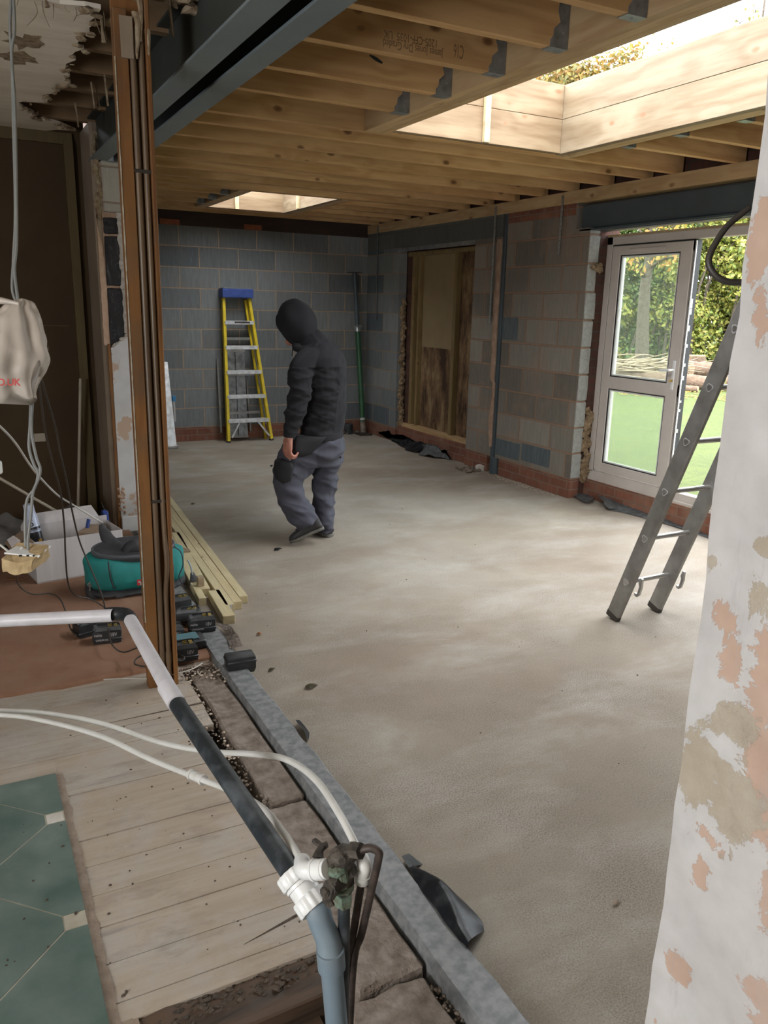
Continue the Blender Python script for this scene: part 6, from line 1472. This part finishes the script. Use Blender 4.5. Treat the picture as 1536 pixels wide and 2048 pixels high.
cable('dark cable hanging from the bag and curling over the carpet to the white pipe', [(76, 745), (82, 800), (92, 870), (108, 935), (122, 990), (129, 1060), (131, 1110), (136, 1165), (150, 1190), (180, 1198), (205, 1212), (214, 1222)], 0.0038, 'cable_dark', [2.6, 2.7, 2.9, 3.1, 3.3, 3.6, 3.7, 3.85, 4.0, 4.1, 4.1, 4.1])
cable('dark cable falling across the white box and teal bag to the left batteries', [(78, 742), (95, 800), (112, 860), (120, 905), (133, 960), (146, 1030), (160, 1085), (183, 1140), (205, 1195), (214, 1240), (222, 1285), (245, 1304), (276, 1295)], 0.0038, 'cable_dark', [2.6, 2.75, 2.9, 3.05, 3.2, 3.5, 3.7, 3.75, 3.8, 3.82, 3.62, 3.58, 3.5])
cable('white cable running diagonally past the box to the teal bag', [(-20, 840), (0, 853), (30, 885), (60, 930), (80, 955), (115, 990), (150, 1012), (205, 1046)], 0.0055, 'cable_white', [3.4, 3.5, 3.7, 4.0, 4.2, 4.5, 4.7, 4.8])
cable('grey cable coming in low at the left and into the torn socket box', [(-20, 1078), (0, 1090), (18, 1104), (28, 1115), (38, 1102), (46, 1094)], 0.0035, 'cable_white', D_)
cable('black cable looping on the carpet from the socket box to the battery', [(32, 1148), (34, 1165), (50, 1182), (70, 1189), (100, 1187), (120, 1198), (132, 1225), (140, 1255), (153, 1272)], 0.0035, 'cable_dark', [3.6, 3.9, 4.0, 4.0, 4.05, 4.0, 3.95, 3.85, 3.78])
cable('short reddish wire lying on the carpet at the far left', [(8, 1184), (25, 1186), (45, 1188), (55, 1193)], 0.003, 'post', [4.60, 4.60, 4.60, 4.60])
cable('dark cable loop on the carpet left of the post foot', [(284, 1310), (272, 1318), (270, 1328), (290, 1333), (310, 1330), (330, 1320), (362, 1322), (368, 1314), (355, 1308)], 0.0035, 'cable_dark', [3.55, 3.53, 3.5, 3.47, 3.47, 3.48, 3.5, 3.52, 3.55])
cable('thin white wire along the front edge of the carpet', [(208, 1369), (250, 1360), (300, 1357), (350, 1348), (385, 1338), (405, 1326)], 0.0028, 'cable_white', [3.40, 3.41, 3.40, 3.42, 3.46, 3.52])
cable('thin brown wire curling from the bare plaster strip on the pillar', [(190, 575), (189, 590), (195, 600), (209, 605)], 0.0025, 'cable_dark', 5.5)
cable('thin brown wire trailing down the white reveal foot', [(202, 1005), (212, 1025), (222, 1045)], 0.002, 'cable_dark', 5.3)
cable('black cable loop sticking out from behind the plaster pillar', [(1500, 415), (1478, 432), (1452, 455), (1430, 488), (1418, 515), (1420, 535), (1436, 555), (1458, 564), (1490, 564), (1520, 560)], 0.0042, 'cable_dark', 1.02)
# torn socket box hanging on its cables
TS = empty('socket_box', at(55, 1120, D_)); tag(TS, 'white back box with torn plasterboard hanging on its cables above the carpet', 'socket')
s0_ = at(55, 1102, D_); b = MB()
ux, uz = RT, V((0, 0, 1)); uy = ux.cross(uz)*-1
def sb(a, c, z): return s0_+ux*a+uy*c+uz*z
b.prism([sb(-.05, -.03, 0), sb(.045, -.035, -.008), sb(.05, .04, 0.0), sb(-.03, .045, .008)], (0, 0, .004)); b.tube([sb(-.052, -.03, 0.002), sb(-.03, .045, .01), sb(.05, .04, 0.002), sb(.045, -.035, -.006)], 0.0035, n=6, smooth=False); b.build('back_box', MAT['white_plastic'], TS)
b = MB(); b.prism([sb(-.058, -.045, -.048), sb(-.01, -.05, -.058), sb(.03, -.045, -.046), sb(.052, -.02, -.03), sb(.05, .03, -.025), sb(-.04, .03, -.02)], (0, 0, .036)); b.sub(3).jitter(0.006, 40, 2).build('torn_plasterboard', MAT['foam'], TS)
for x in (-.01, .012, .03): MB().box(tuple(sb(x, -.036, -.006)), tuple(sb(x+.008, -.033, -.001))).build('terminal', MAT['gasket'], TS)

# ------------------------------------------------------------ white carrier bag tied to the cables
HB = empty('carrier_bag', at(30, 700, 2.25)); tag(HB, 'white plastic carrier bag with red lettering hanging from the cables at left', 'bag')
prof = [(597, 42, 8, .01), (604, 40, 22, .02), (622, 32, 38, .035), (650, 24, 58, .06), (685, 20, 70, .075), (715, 20, 74, .08), (742, 14, 72, .075), (765, 12, 66, .06), (788, 8, 62, .04), (800, 8, 60, .02)]
R = []
for (y, u0_, hw, dp) in prof:
    ring = []
    for j in range(64):
        a = 2*PI*j/64; f_ = 1+0.07*math.sin(5*a+y*0.012)+0.05*math.sin(11*a-y*0.02); yy = y+ (6*math.sin(3*a+1)+5*math.sin(7*a) if y > 770 else 0)
        p = at(u0_+hw*math.cos(a)*f_, yy, 2.25); ring.append(p + FW*(dp*math.sin(a)*f_))
    R.append(ring)
b = MB(); RR = [[V(x) for x in rr] for rr in zip(*[catmull([tuple(R[i][j]) for i in range(len(R))], 5) for j in range(64)])]
b.rings(RR).jitter(0.010, 11, 4).jitter(0.005, 28, 6); b.build('bag_body', MAT['bagwhite'], HB, smooth=True)
b = MB()
for k, (x, y) in enumerate(((70, 800), (72, 780))): pass
P = [[at(66, 740, 2.20), at(92, 700, 2.24), at(95, 690, 2.26)], [at(64, 770, 2.18), at(80, 740, 2.22), at(92, 722, 2.25)], [at(69, 804, 2.18), at(72, 770, 2.2), at(76, 742, 2.24)]]
sheet(P, 0.001, 0.006, 5, 3).build('hanging_corner', MAT['bagwhite'], HB, smooth=True)
MB().tube([at(-30, 598, 2.22), at(0, 601, 2.22), at(20, 604, 2.22), at(40, 608, 2.22)], [0.012, 0.010, 0.007, 0.006], n=8).build('twisted_handle', MAT['bagwhite'], HB, smooth=True)
tp_ = at(-20, 771, 2.125); text('printed_lettering', 'CO.UK', 0.026, MAT['red'], HB, tp_, RT, UP, 0.0004, bold=0.0006)
tag(MB().box((0, 0, 0), (0.03, 0.02, 0.045), 0.006).build('plastic_clip', MAT['white_plastic']), 'white plastic scrap at the far left edge above the floor', 'scrap')
o = [k for k in COL.objects if k.name.startswith('plastic_clip')][0]; o.location = at(-14, 950, 2.6)
# ------------------------------------------------------------ the person
PH = V((0.467, 0.884, 0)); P0 = V((2.05, 4.95, 0))
def pp(u, v, off=0.0):
    r = ray(u, v); t = ((P0-CAM).dot(PH)+off)/r.dot(PH); return CAM+r*t
PER = empty('person', (2.05, 4.95, 0)); tag(PER, 'person in black hooded top and grey work trousers walking away with head bowed', 'person')
RH = V((0.884, -0.467, 0))             # image-right, level
PXM = 1600/((P0-CAM).dot(PH)/1.0)      # pixels per metre near the figure
def L(px): return px/PXM
# --- continuous body: head, neck, trunk, arms, hands, legs
b = MB()
def T(pts, rads, ref=PH, n=16, sub=6, mb=None):
    (mb or b).tube(pts, [x[0] for x in rads], n=n, sub=sub, ref=ref, rad2=[x[1] for x in rads])
# head bowed to image-left: cranium, face, nose, chin, ears
hc = pp(594, 640)
fdir = (V((-0.40, 0.75, 0))*1 + V((0, 0, -0.55))).normalized()      # where the face points
b.ball(hc, 0.088, 3, (1, 1, 1.08)); b.ball(hc+fdir*0.045+V((0, 0, -0.035)), 0.068, 3, (1, 1, 1.05)); b.ball(hc+fdir*0.075+V((0, 0, -0.095)), 0.032, 2)
fs = fdir.cross(V((0, 0, 1))).normalized(); fu = fs.cross(fdir).normalized()
b.tube([hc+fdir*0.092+fu*0.012, hc+fdir*0.118-fu*0.022, hc+fdir*0.108-fu*0.034], [0.008, 0.013, 0.010], n=8)          # nose
b.tube([hc+fdir*0.088+fs*0.045+fu*0.028, hc+fdir*0.104+fu*0.024, hc+fdir*0.088-fs*0.045+fu*0.028], [0.010, 0.011, 0.010], n=8)   # brow
b.tube([hc+fdir*0.092+fs*0.024-fu*0.058, hc+fdir*0.106-fu*0.056, hc+fdir*0.092-fs*0.024-fu*0.058], [0.007, 0.009, 0.007], n=8)   # lips
for s in (-1, 1): b.tube([hc+fs*s*0.086+fu*0.02, hc+fs*s*0.094-fu*0.005, hc+fs*s*0.086-fu*0.035], [0.010, 0.014, 0.008], n=8)      # ears
T([pp(604, 665, .0), pp(622, 690, .0), pp(640, 712, 0)], [(0.055, 0.055), (0.06, 0.06), (0.09, 0.09)])
T([pp(641, 702), pp(646, 735), pp(650, 790), pp(648, 840), pp(645, 880), pp(644, 912)], [(0.09, 0.11), (0.115, 0.145), (0.105, 0.135), (0.10, 0.12), (0.105, 0.125), (0.08, 0.10)])
# left arm (near side) and right arm (far side)
T([pp(625, 722, -.14), pp(604, 735, -.19), pp(599, 765, -.21), pp(597, 795, -.22), pp(588, 830, -.235), pp(580, 868, -.25), pp(577, 880, -.25)], [(0.05, 0.05), (0.05, 0.05), (0.043, 0.043), (0.038, 0.038), (0.037, 0.035), (0.026, 0.028), (0.024, 0.028)])
T([pp(660, 722, .12), pp(676, 740, .18), pp(678, 780, .21), pp(674, 815, .21), pp(664, 850, .20), pp(652, 878, .18)], [(0.04, 0.04), (0.035, 0.035), (0.030, 0.030), (0.028, 0.028), (0.028, 0.028), (0.026, 0.026)])
def hand(w0, dirn, palm_n, thumb_d, s=1.0):
    """palm plus five separate curled fingers; w0 wrist, dirn towards the knuckles"""
    d = V(dirn).normalized(); nn = V(palm_n); nn = (nn-d*nn.dot(d)).normalized(); t = V(thumb_d); t = (t-d*t.dot(d)-nn*t.dot(nn)).normalized()
    b.tube([w0-d*0.02*s, w0+d*0.02*s, w0+d*0.055*s, w0+d*0.088*s], [0.026*s, 0.032*s, 0.041*s, 0.040*s], n=14, ref=nn, rad2=[0.019*s, 0.017*s, 0.016*s, 0.013*s])
    for k, (L1, L2, L3, o) in enumerate(((0.042, 0.024, 0.019, 0.031), (0.046, 0.028, 0.020, 0.0105), (0.043, 0.026, 0.020, -0.010), (0.034, 0.020, 0.017, -0.030))):
        k0 = w0+d*(0.086-0.004*abs(k-1))*s+t*o*s; c1 = 0.55+0.07*k; c2 = c1+1.05; c3 = c2+0.75; r0 = (0.0092, 0.0094, 0.009, 0.0078)[k]*s
        v1 = d*math.cos(c1)+nn*math.sin(c1); v2 = d*math.cos(c2)+nn*math.sin(c2); v3 = d*math.cos(c3)+nn*math.sin(c3)
        a1 = k0+v1*L1*s; a2 = a1+v2*L2*s; a3 = a2+v3*L3*s
        b.tube([k0-d*0.03*s, k0, a1, a2, a3], [r0*1.05, r0*1.12, r0*1.02, r0*0.95, r0*0.72], n=10, sub=5); b.ball(a3, r0*0.78, 2)
    tb_ = w0+d*0.022*s+t*0.026*s; q1 = tb_+(t*0.55+d*0.8+nn*0.25).normalized()*0.038*s; q2 = q1+(d*0.9+nn*0.55+t*0.05).normalized()*0.03*s; q3 = q2+(d*0.75+nn*0.8-t*0.15).normalized()*0.022*s
    b.tube([w0+d*0.01*s, tb_, q1, q2, q3], [0.013*s, 0.0145*s, 0.0112*s, 0.0105*s, 0.0075*s], n=10, sub=5); b.ball(q3, 0.0078*s, 2)
hw_ = pp(578, 874, -.25)
hand(hw_, V((0, 0, -1))*0.97-RH*0.12, RH*0.74+PH*0.62, -RH*0.62+PH*0.74, 1.15)
hand(pp(652, 880, .18), V((0, 0, -1)), -RH*0.6-PH*0.6, -RH*0.4+PH*0.4, 1.0)
# legs
LK = [pp(622, 885, -.08), pp(600, 912, -.10), pp(581, 940, -.11), pp(577, 970, -.115), pp(587, 1003, -.115), pp(604, 1030, -.115), pp(618, 1047, -.11)]
T(LK, [(0.06, 0.06), (0.06, 0.065), (0.052, 0.055), (0.046, 0.05), (0.044, 0.046), (0.036, 0.04), (0.028, 0.03)])
RK = [pp(654, 885, .06), pp(652, 930, .08), pp(648, 980, .085), pp(648, 1020, .09), pp(651, 1056, .09)]
T(RK, [(0.065, 0.07), (0.06, 0.06), (0.045, 0.045), (0.04, 0.04), (0.026, 0.026)])
b.tube([pp(620, 1045, -.11), pp(622, 1055, -.11), pp(608, 1068, -.11)], [0.03, 0.028, 0.02], n=10); b.tube([pp(651, 1050, .09), pp(653, 1060, .09), pp(650, 1064, .11)], [0.026, 0.024, 0.016], n=10)
remesh(b, 0.0042, 'body', MAT['skin'], PER, 2)
# --- hooded top
def wr(scale, amp, st=(1, 1, 1), seed=0.0):
    def f(c, n):
        q_ = V((c.x*st[0], c.y*st[1], c.z*st[2]))*scale+V((seed, seed, 0)); a = noise.noise(q_+noise.noise_vector(q_*0.6)*0.5)
        return amp*(1-abs(a)*2.4)*0.5+amp*0.25*noise.noise(q_*2.7)
    return f
b = MB()
# trunk: stooped back, image outline 600..692
T([pp(634, 686), pp(640, 700), pp(643, 722), pp(646, 760), pp(648, 800), pp(646, 835), pp(642, 858), pp(643, 872)],
  [(L(22), 0.10), (L(34), 0.16), (L(45), 0.200), (L(46), 0.190), (L(44), 0.180), (L(43), 0.175), (L(43), 0.180), (L(42), 0.175)], sub=8, n=24)
T([pp(634, 714, -.10), pp(610, 722, -.17), pp(602, 745, -.205), pp(600, 780, -.22), pp(596, 800, -.225), pp(590, 825, -.235), pp(583, 850, -.245), pp(580, 866, -.25)],
  [(L(20), 0.07), (L(23), 0.075), (L(23.5), 0.072), (L(22), 0.066), (L(21.5), 0.064), (L(20), 0.06), (L(16.5), 0.052), (L(13.5), 0.044)])
T([pp(660, 715, .10), pp(676, 726, .16), pp(681, 750, .20), pp(681, 790, .22), pp(676, 820, .22), pp(664, 850, .20), pp(654, 870, .18)],
  [(L(20), 0.07), (L(16), 0.075), (L(14.5), 0.07), (L(14), 0.065), (L(15), 0.062), (L(15), 0.052), (L(12), 0.044)])
def fold(c, ang, sc, amp, seed=0.0, st=0.28):
    a = math.radians(ang); x, z = c.dot(RH), c.z; u_, v_ = x*math.cos(a)+z*math.sin(a), -x*math.sin(a)+z*math.cos(a)
    q_ = V((u_*sc*st+seed, v_*sc, c.dot(PH)*sc*0.5)); q_ += noise.noise_vector(q_*0.5)*0.35
    return amp*(0.55-abs(noise.noise(q_))*2.2)
def topwr(c, n):
    z = c.z; side = (c-P0).dot(PH)
    base = fold(c, 62, 9, 0.012)+fold(c, 35, 17, 0.005, 3)
    if side < -0.13 and z < 1.2: base = fold(c, 12, 17, 0.014, 5, 0.35)+fold(c, -20, 28, 0.005, 7)
    if side < -0.13 and z < 1.12: base += 0.000*math.sin(z*80+14*(c.x)+7*noise.noise(c*6))*min(1, (1.12-z)*5)*(0.5+noise.noise(c*9))
    return base
remesh(b, 0.007, 'hooded_top', MAT['hoodie'], PER, 4, topwr)
b = MB(); T([pp(643, 862), pp(643.5, 874), pp(644, 879)], [(L(43.5), 0.180), (L(43.5), 0.182), (L(41), 0.172)], n=28, sub=4); remesh(b, 0.008, 'waistband', MAT['hoodie'], PER, 3, wr(14, 0.004))
b = MB(); T([pp(581, 861, -.25), pp(579.5, 868, -.25), pp(579, 874, -.25)], [(L(13), 0.043), (L(12.5), 0.040), (L(11.5), 0.037)], n=20, sub=4); b.build('cuff', MAT['hoodie'], PER, smooth=True)
b = MB(); T([pp(656, 864, .18), pp(653, 874, .18)], [(0.042, 0.042), (0.038, 0.038)], n=20, sub=4); b.build('cuff', MAT['hoodie'], PER, smooth=True)
# hood: a hollow shell open towards the ground at image-left
def hoodpt(phi, th):
    """phi round the opening axis, th 0 at the back pole .. 1 at the rim"""
    ax = fdir2; u_ = hu; v_ = hv; a = th*0.70*PI
    rr = 0.128*(1+0.05*math.cos(2*phi)); R_ = V((0, 0, 0))
    c = hcen - ax*math.cos(a)*0.132 + (u_*math.cos(phi)*1.10+v_*math.sin(phi)*0.98)*math.sin(a)*rr
    if math.cos(phi) < -0.3: c += -u_*0.030*(-math.cos(phi)-0.3)*math.sin(a)
    return c
hcen = pp(593, 643, 0.01); fdir2 = (-RH*0.62+PH*0.50+V((0, 0, -0.60))).normalized(); hv = fdir2.cross(V((0, 0, 1))).normalized(); hu = hv.cross(fdir2).normalized()
b = MB(); nP, nT = 40, 18; G = []
pole = b.bm.verts.new(hoodpt(0, 0.0))
for i in range(1, nT+1):
    G.append([b.bm.verts.new(hoodpt(2*PI*j/nP, i/nT)+noise.noise_vector(hoodpt(2*PI*j/nP, i/nT)*11)*0.012) for j in range(nP)])
fs_ = [b.bm.faces.new((pole, G[0][j], G[0][(j+1) % nP])) for j in range(nP)]
for i in range(nT-1):
    for j in range(nP): fs_.append(b.bm.faces.new((G[i][j], G[i+1][j], G[i+1][(j+1) % nP], G[i][(j+1) % nP])))
bmesh.ops.recalc_face_normals(b.bm, faces=b.bm.faces[:]); bmesh.ops.solidify(b.bm, geom=fs_, thickness=0.008)
rim = G[-1]
b.build('hood', MAT['hoodie'], PER, smooth=True)
b = MB(); rc = [hoodpt(2*PI*j/nP, 1.0)+noise.noise_vector(hoodpt(2*PI*j/nP, 1.0)*11)*0.012 for j in range(nP)]; b.tube(rc+[rc[0], rc[1]], 0.009, n=8, sub=2); b.build('hood_rim', MAT['hoodie'], PER, smooth=True)
# collar folds joining hood to shoulders
b = MB()
T([pp(608, 672, 0.0), pp(622, 683, .0), pp(634, 698, 0)], [(L(24), 0.085), (L(27), 0.11), (L(30), 0.15)], n=24)
b.tube([pp(588, 690, -.05), pp(600, 700, -.12), pp(622, 700, -.13), pp(640, 684, -.10)], [0.02, 0.030, 0.03, 0.024], n=10)
b.tube([pp(640, 676, .0), pp(645, 684, .06), pp(640, 690, .12)], [0.03, 0.03, 0.03], n=10)
remesh(b, 0.008, 'hood_collar', MAT['hoodie'], PER, 4, wr(14, 0.010))
b = MB(); b.tube([pp(586, 692, -.06), pp(585, 700, -.07), pp(584, 712, -.08)], 0.003, n=6); b.build('drawstring', MAT['trouser_black'], PER, smooth=True)
MB().tube([hc-fdir*0.03+fu*0.045, hc-fdir*0.050, hc-fdir*0.035-fu*0.04], [0.045, 0.062, 0.045], n=14).build('hair', MAT['hair'], PER, smooth=True)
# --- trousers
b = MB()
T([pp(645, 862), pp(645, 885), pp(642, 905), pp(640, 925)], [(L(37), 0.155), (L(42), 0.170), (L(43), 0.170), (L(36), 0.14)], n=24)
T([pp(622, 885, -.08), pp(600, 912, -.10), pp(581, 940, -.11), pp(576, 970, -.115), pp(586, 1003, -.115), pp(604, 1030, -.115), pp(618, 1048, -.11)],
  [(L(36), 0.11), (L(41), 0.11), (L(33), 0.105), (L(27.5), 0.10), (L(26), 0.095), (L(27), 0.09), (L(26), 0.082)], n=22)
T([pp(656, 885, .07), pp(654, 920, .08), pp(650, 955, .085), pp(647, 990, .085), pp(648, 1020, .09), pp(650, 1048, .09), pp(651, 1064, .09)],
  [(L(32), 0.11), (L(30), 0.11), (L(27), 0.10), (L(23), 0.095), (L(19.5), 0.088), (L(17), 0.08), (L(15), 0.072)], n=22)
def legwr(c, n):
    r_ = fold(c, -32, 9, 0.017, 2)+fold(c, -14, 18, 0.009, 6)+fold(c, 48, 12, 0.007, 9)
    side = (c-P0).dot(PH); k = max(0, 1-abs(c.z-0.30)/0.30); r_ += 0.003*k*math.sin(c.z*52+side*25+9*noise.noise(c*4)+c.dot(RH)*34)*(0.6+noise.noise(c*7))
    return r_
remesh(b, 0.007, 'trousers', MAT['trousers'], PER, 4, legwr)
# black seat panel, thigh pocket and far pocket
def patch(nm, outline, off0, mat, bulge=0.02, th=0.012):
    c = V((0, 0, 0)); Q = [pp(u, v, o) for u, v, o in outline]
    for q_ in Q: c += q_/len(Q)
    m_ = MB(); top = [m_.bm.verts.new(q_) for q_ in Q]; mid_ = [m_.bm.verts.new(c+(q_-c)*0.85-PH*bulge) for q_ in Q]; cv = m_.bm.verts.new(c-PH*bulge*1.35); bot = [m_.bm.verts.new(q_+PH*th) for q_ in Q]; n_ = len(Q)
    for i in range(n_):
        j = (i+1) % n_; m_.bm.faces.new((top[i], top[j], mid_[j], mid_[i])); m_.bm.faces.new((mid_[i], mid_[j], cv)); m_.bm.faces.new((bot[i], top[i], top[j], bot[j])[::-1])
    m_.bm.faces.new(bot)
    return m_.sub(1).build(nm, MAT[mat], PER, smooth=True)
patch('thigh_pocket', [(549, 921, -.20), (562, 919, -.235), (584, 925, -.235), (588, 936, -.23), (582, 962, -.225), (566, 968, -.225), (550, 958, -.20), (546, 940, -.19)], 0, 'trouser_black', 0.020, 0.05)
patch('seat_panel', [(592, 872, -.19), (652, 874, -.185), (640, 890, -.19), (622, 908, -.205), (604, 914, -.215), (590, 910, -.225), (588, 895, -.215)], 0, 'trouser_black', 0.012, 0.06)
patch('rear_pocket', [(671, 872, -.10), (681, 875, -.05), (681, 900, -.05), (674, 904, -.10), (670, 890, -.11)], 0, 'trouser_black', 0.012, 0.05)
b = MB(); b.tube([pp(579, 893, -.235), pp(579, 905, -.24), pp(580, 922, -.24)], 0.0022, n=6); b.build('tool_lanyard', MAT['galv'], PER, smooth=True)
b = MB(); b.tube([pp(545, 931, -.2), pp(541, 932, -.2)], [0.006, 0.006], n=8, smooth=False); b.tube([pp(679, 912, -.02), pp(682, 916, -.02)], [0.007, 0.007], n=8, smooth=False); b.build('toggles', MAT['trouser_black'], PER)
# --- boots
def boot(heel, toe, up_, nm, lift):
    heel, toe = V(heel), V(toe); d = (toe-heel); Ln_ = d.length; d.normalize(); u_ = V(up_); u_ = (u_-d*u_.dot(d)).normalized(); s_ = d.cross(u_)
    r = empty(nm, heel); r.parent = PER; r.matrix_parent_inverse = parent_inv(PER)
    def ring(t, w_, z0_, z1_, n=18):
        c = heel+d*(Ln_*t); return [c+s_*(w_*(abs(math.cos(a))**0.75)*(1 if math.cos(a) > 0 else -1))+u_*((z0_+z1_)/2+(z1_-z0_)/2*(abs(math.sin(a))**0.75)*(1 if math.sin(a) > 0 else -1)) for a in [2*PI*j/n for j in range(n)]]
    m_ = MB(); m_.rings([ring(t, w_, 0.018, h_) for t, w_, h_ in ((0.0, 0.018, .06), (0.02, 0.030, .10), (0.10, 0.037, .125), (0.25, 0.037, .13), (0.38, 0.036, .115), (0.52, 0.040, .088), (0.68, 0.047, .070), (0.84, 0.046, .058), (0.95, 0.036, .048), (1.0, 0.018, .036))])
    remesh(m_, 0.006, 'upper', MAT['boot'], r, 2, wr(30, 0.002))
    m_ = MB(); m_.rings([ring(t, w_, 0.0, 0.026) for t, w_ in ((-0.01, 0.020), (0.02, 0.034), (0.12, 0.040), (0.3, 0.038), (0.45, 0.040), (0.65, 0.050), (0.84, 0.049), (0.96, 0.037), (1.015, 0.018))]); m_.build('sole', MAT['sole'], r, auto=50)
    m_ = MB()
    for k in range(5):
        c = heel+d*Ln_*(0.44+0.07*k)+u_*(0.112-0.010*k); m_.tube([c-s_*0.028+u_*-.012, c+u_*0.004, c+s_*0.028+u_*-.012], 0.0028, n=6)
    m_.build('laces', MAT['bag_grey'], r)
    return r
boot(pp(648, 1058, -.11), pp(582, 1086, -.13), (0, 0, 1), 'left_boot', 1)
hh = pp(661, 1080, .08); hh.z = 0.0; tt = hh+(-RH*0.62+PH*0.78)*0.27; tt.z = 0.0
boot(hh, tt, (0, 0, 1), 'right_boot', 0)
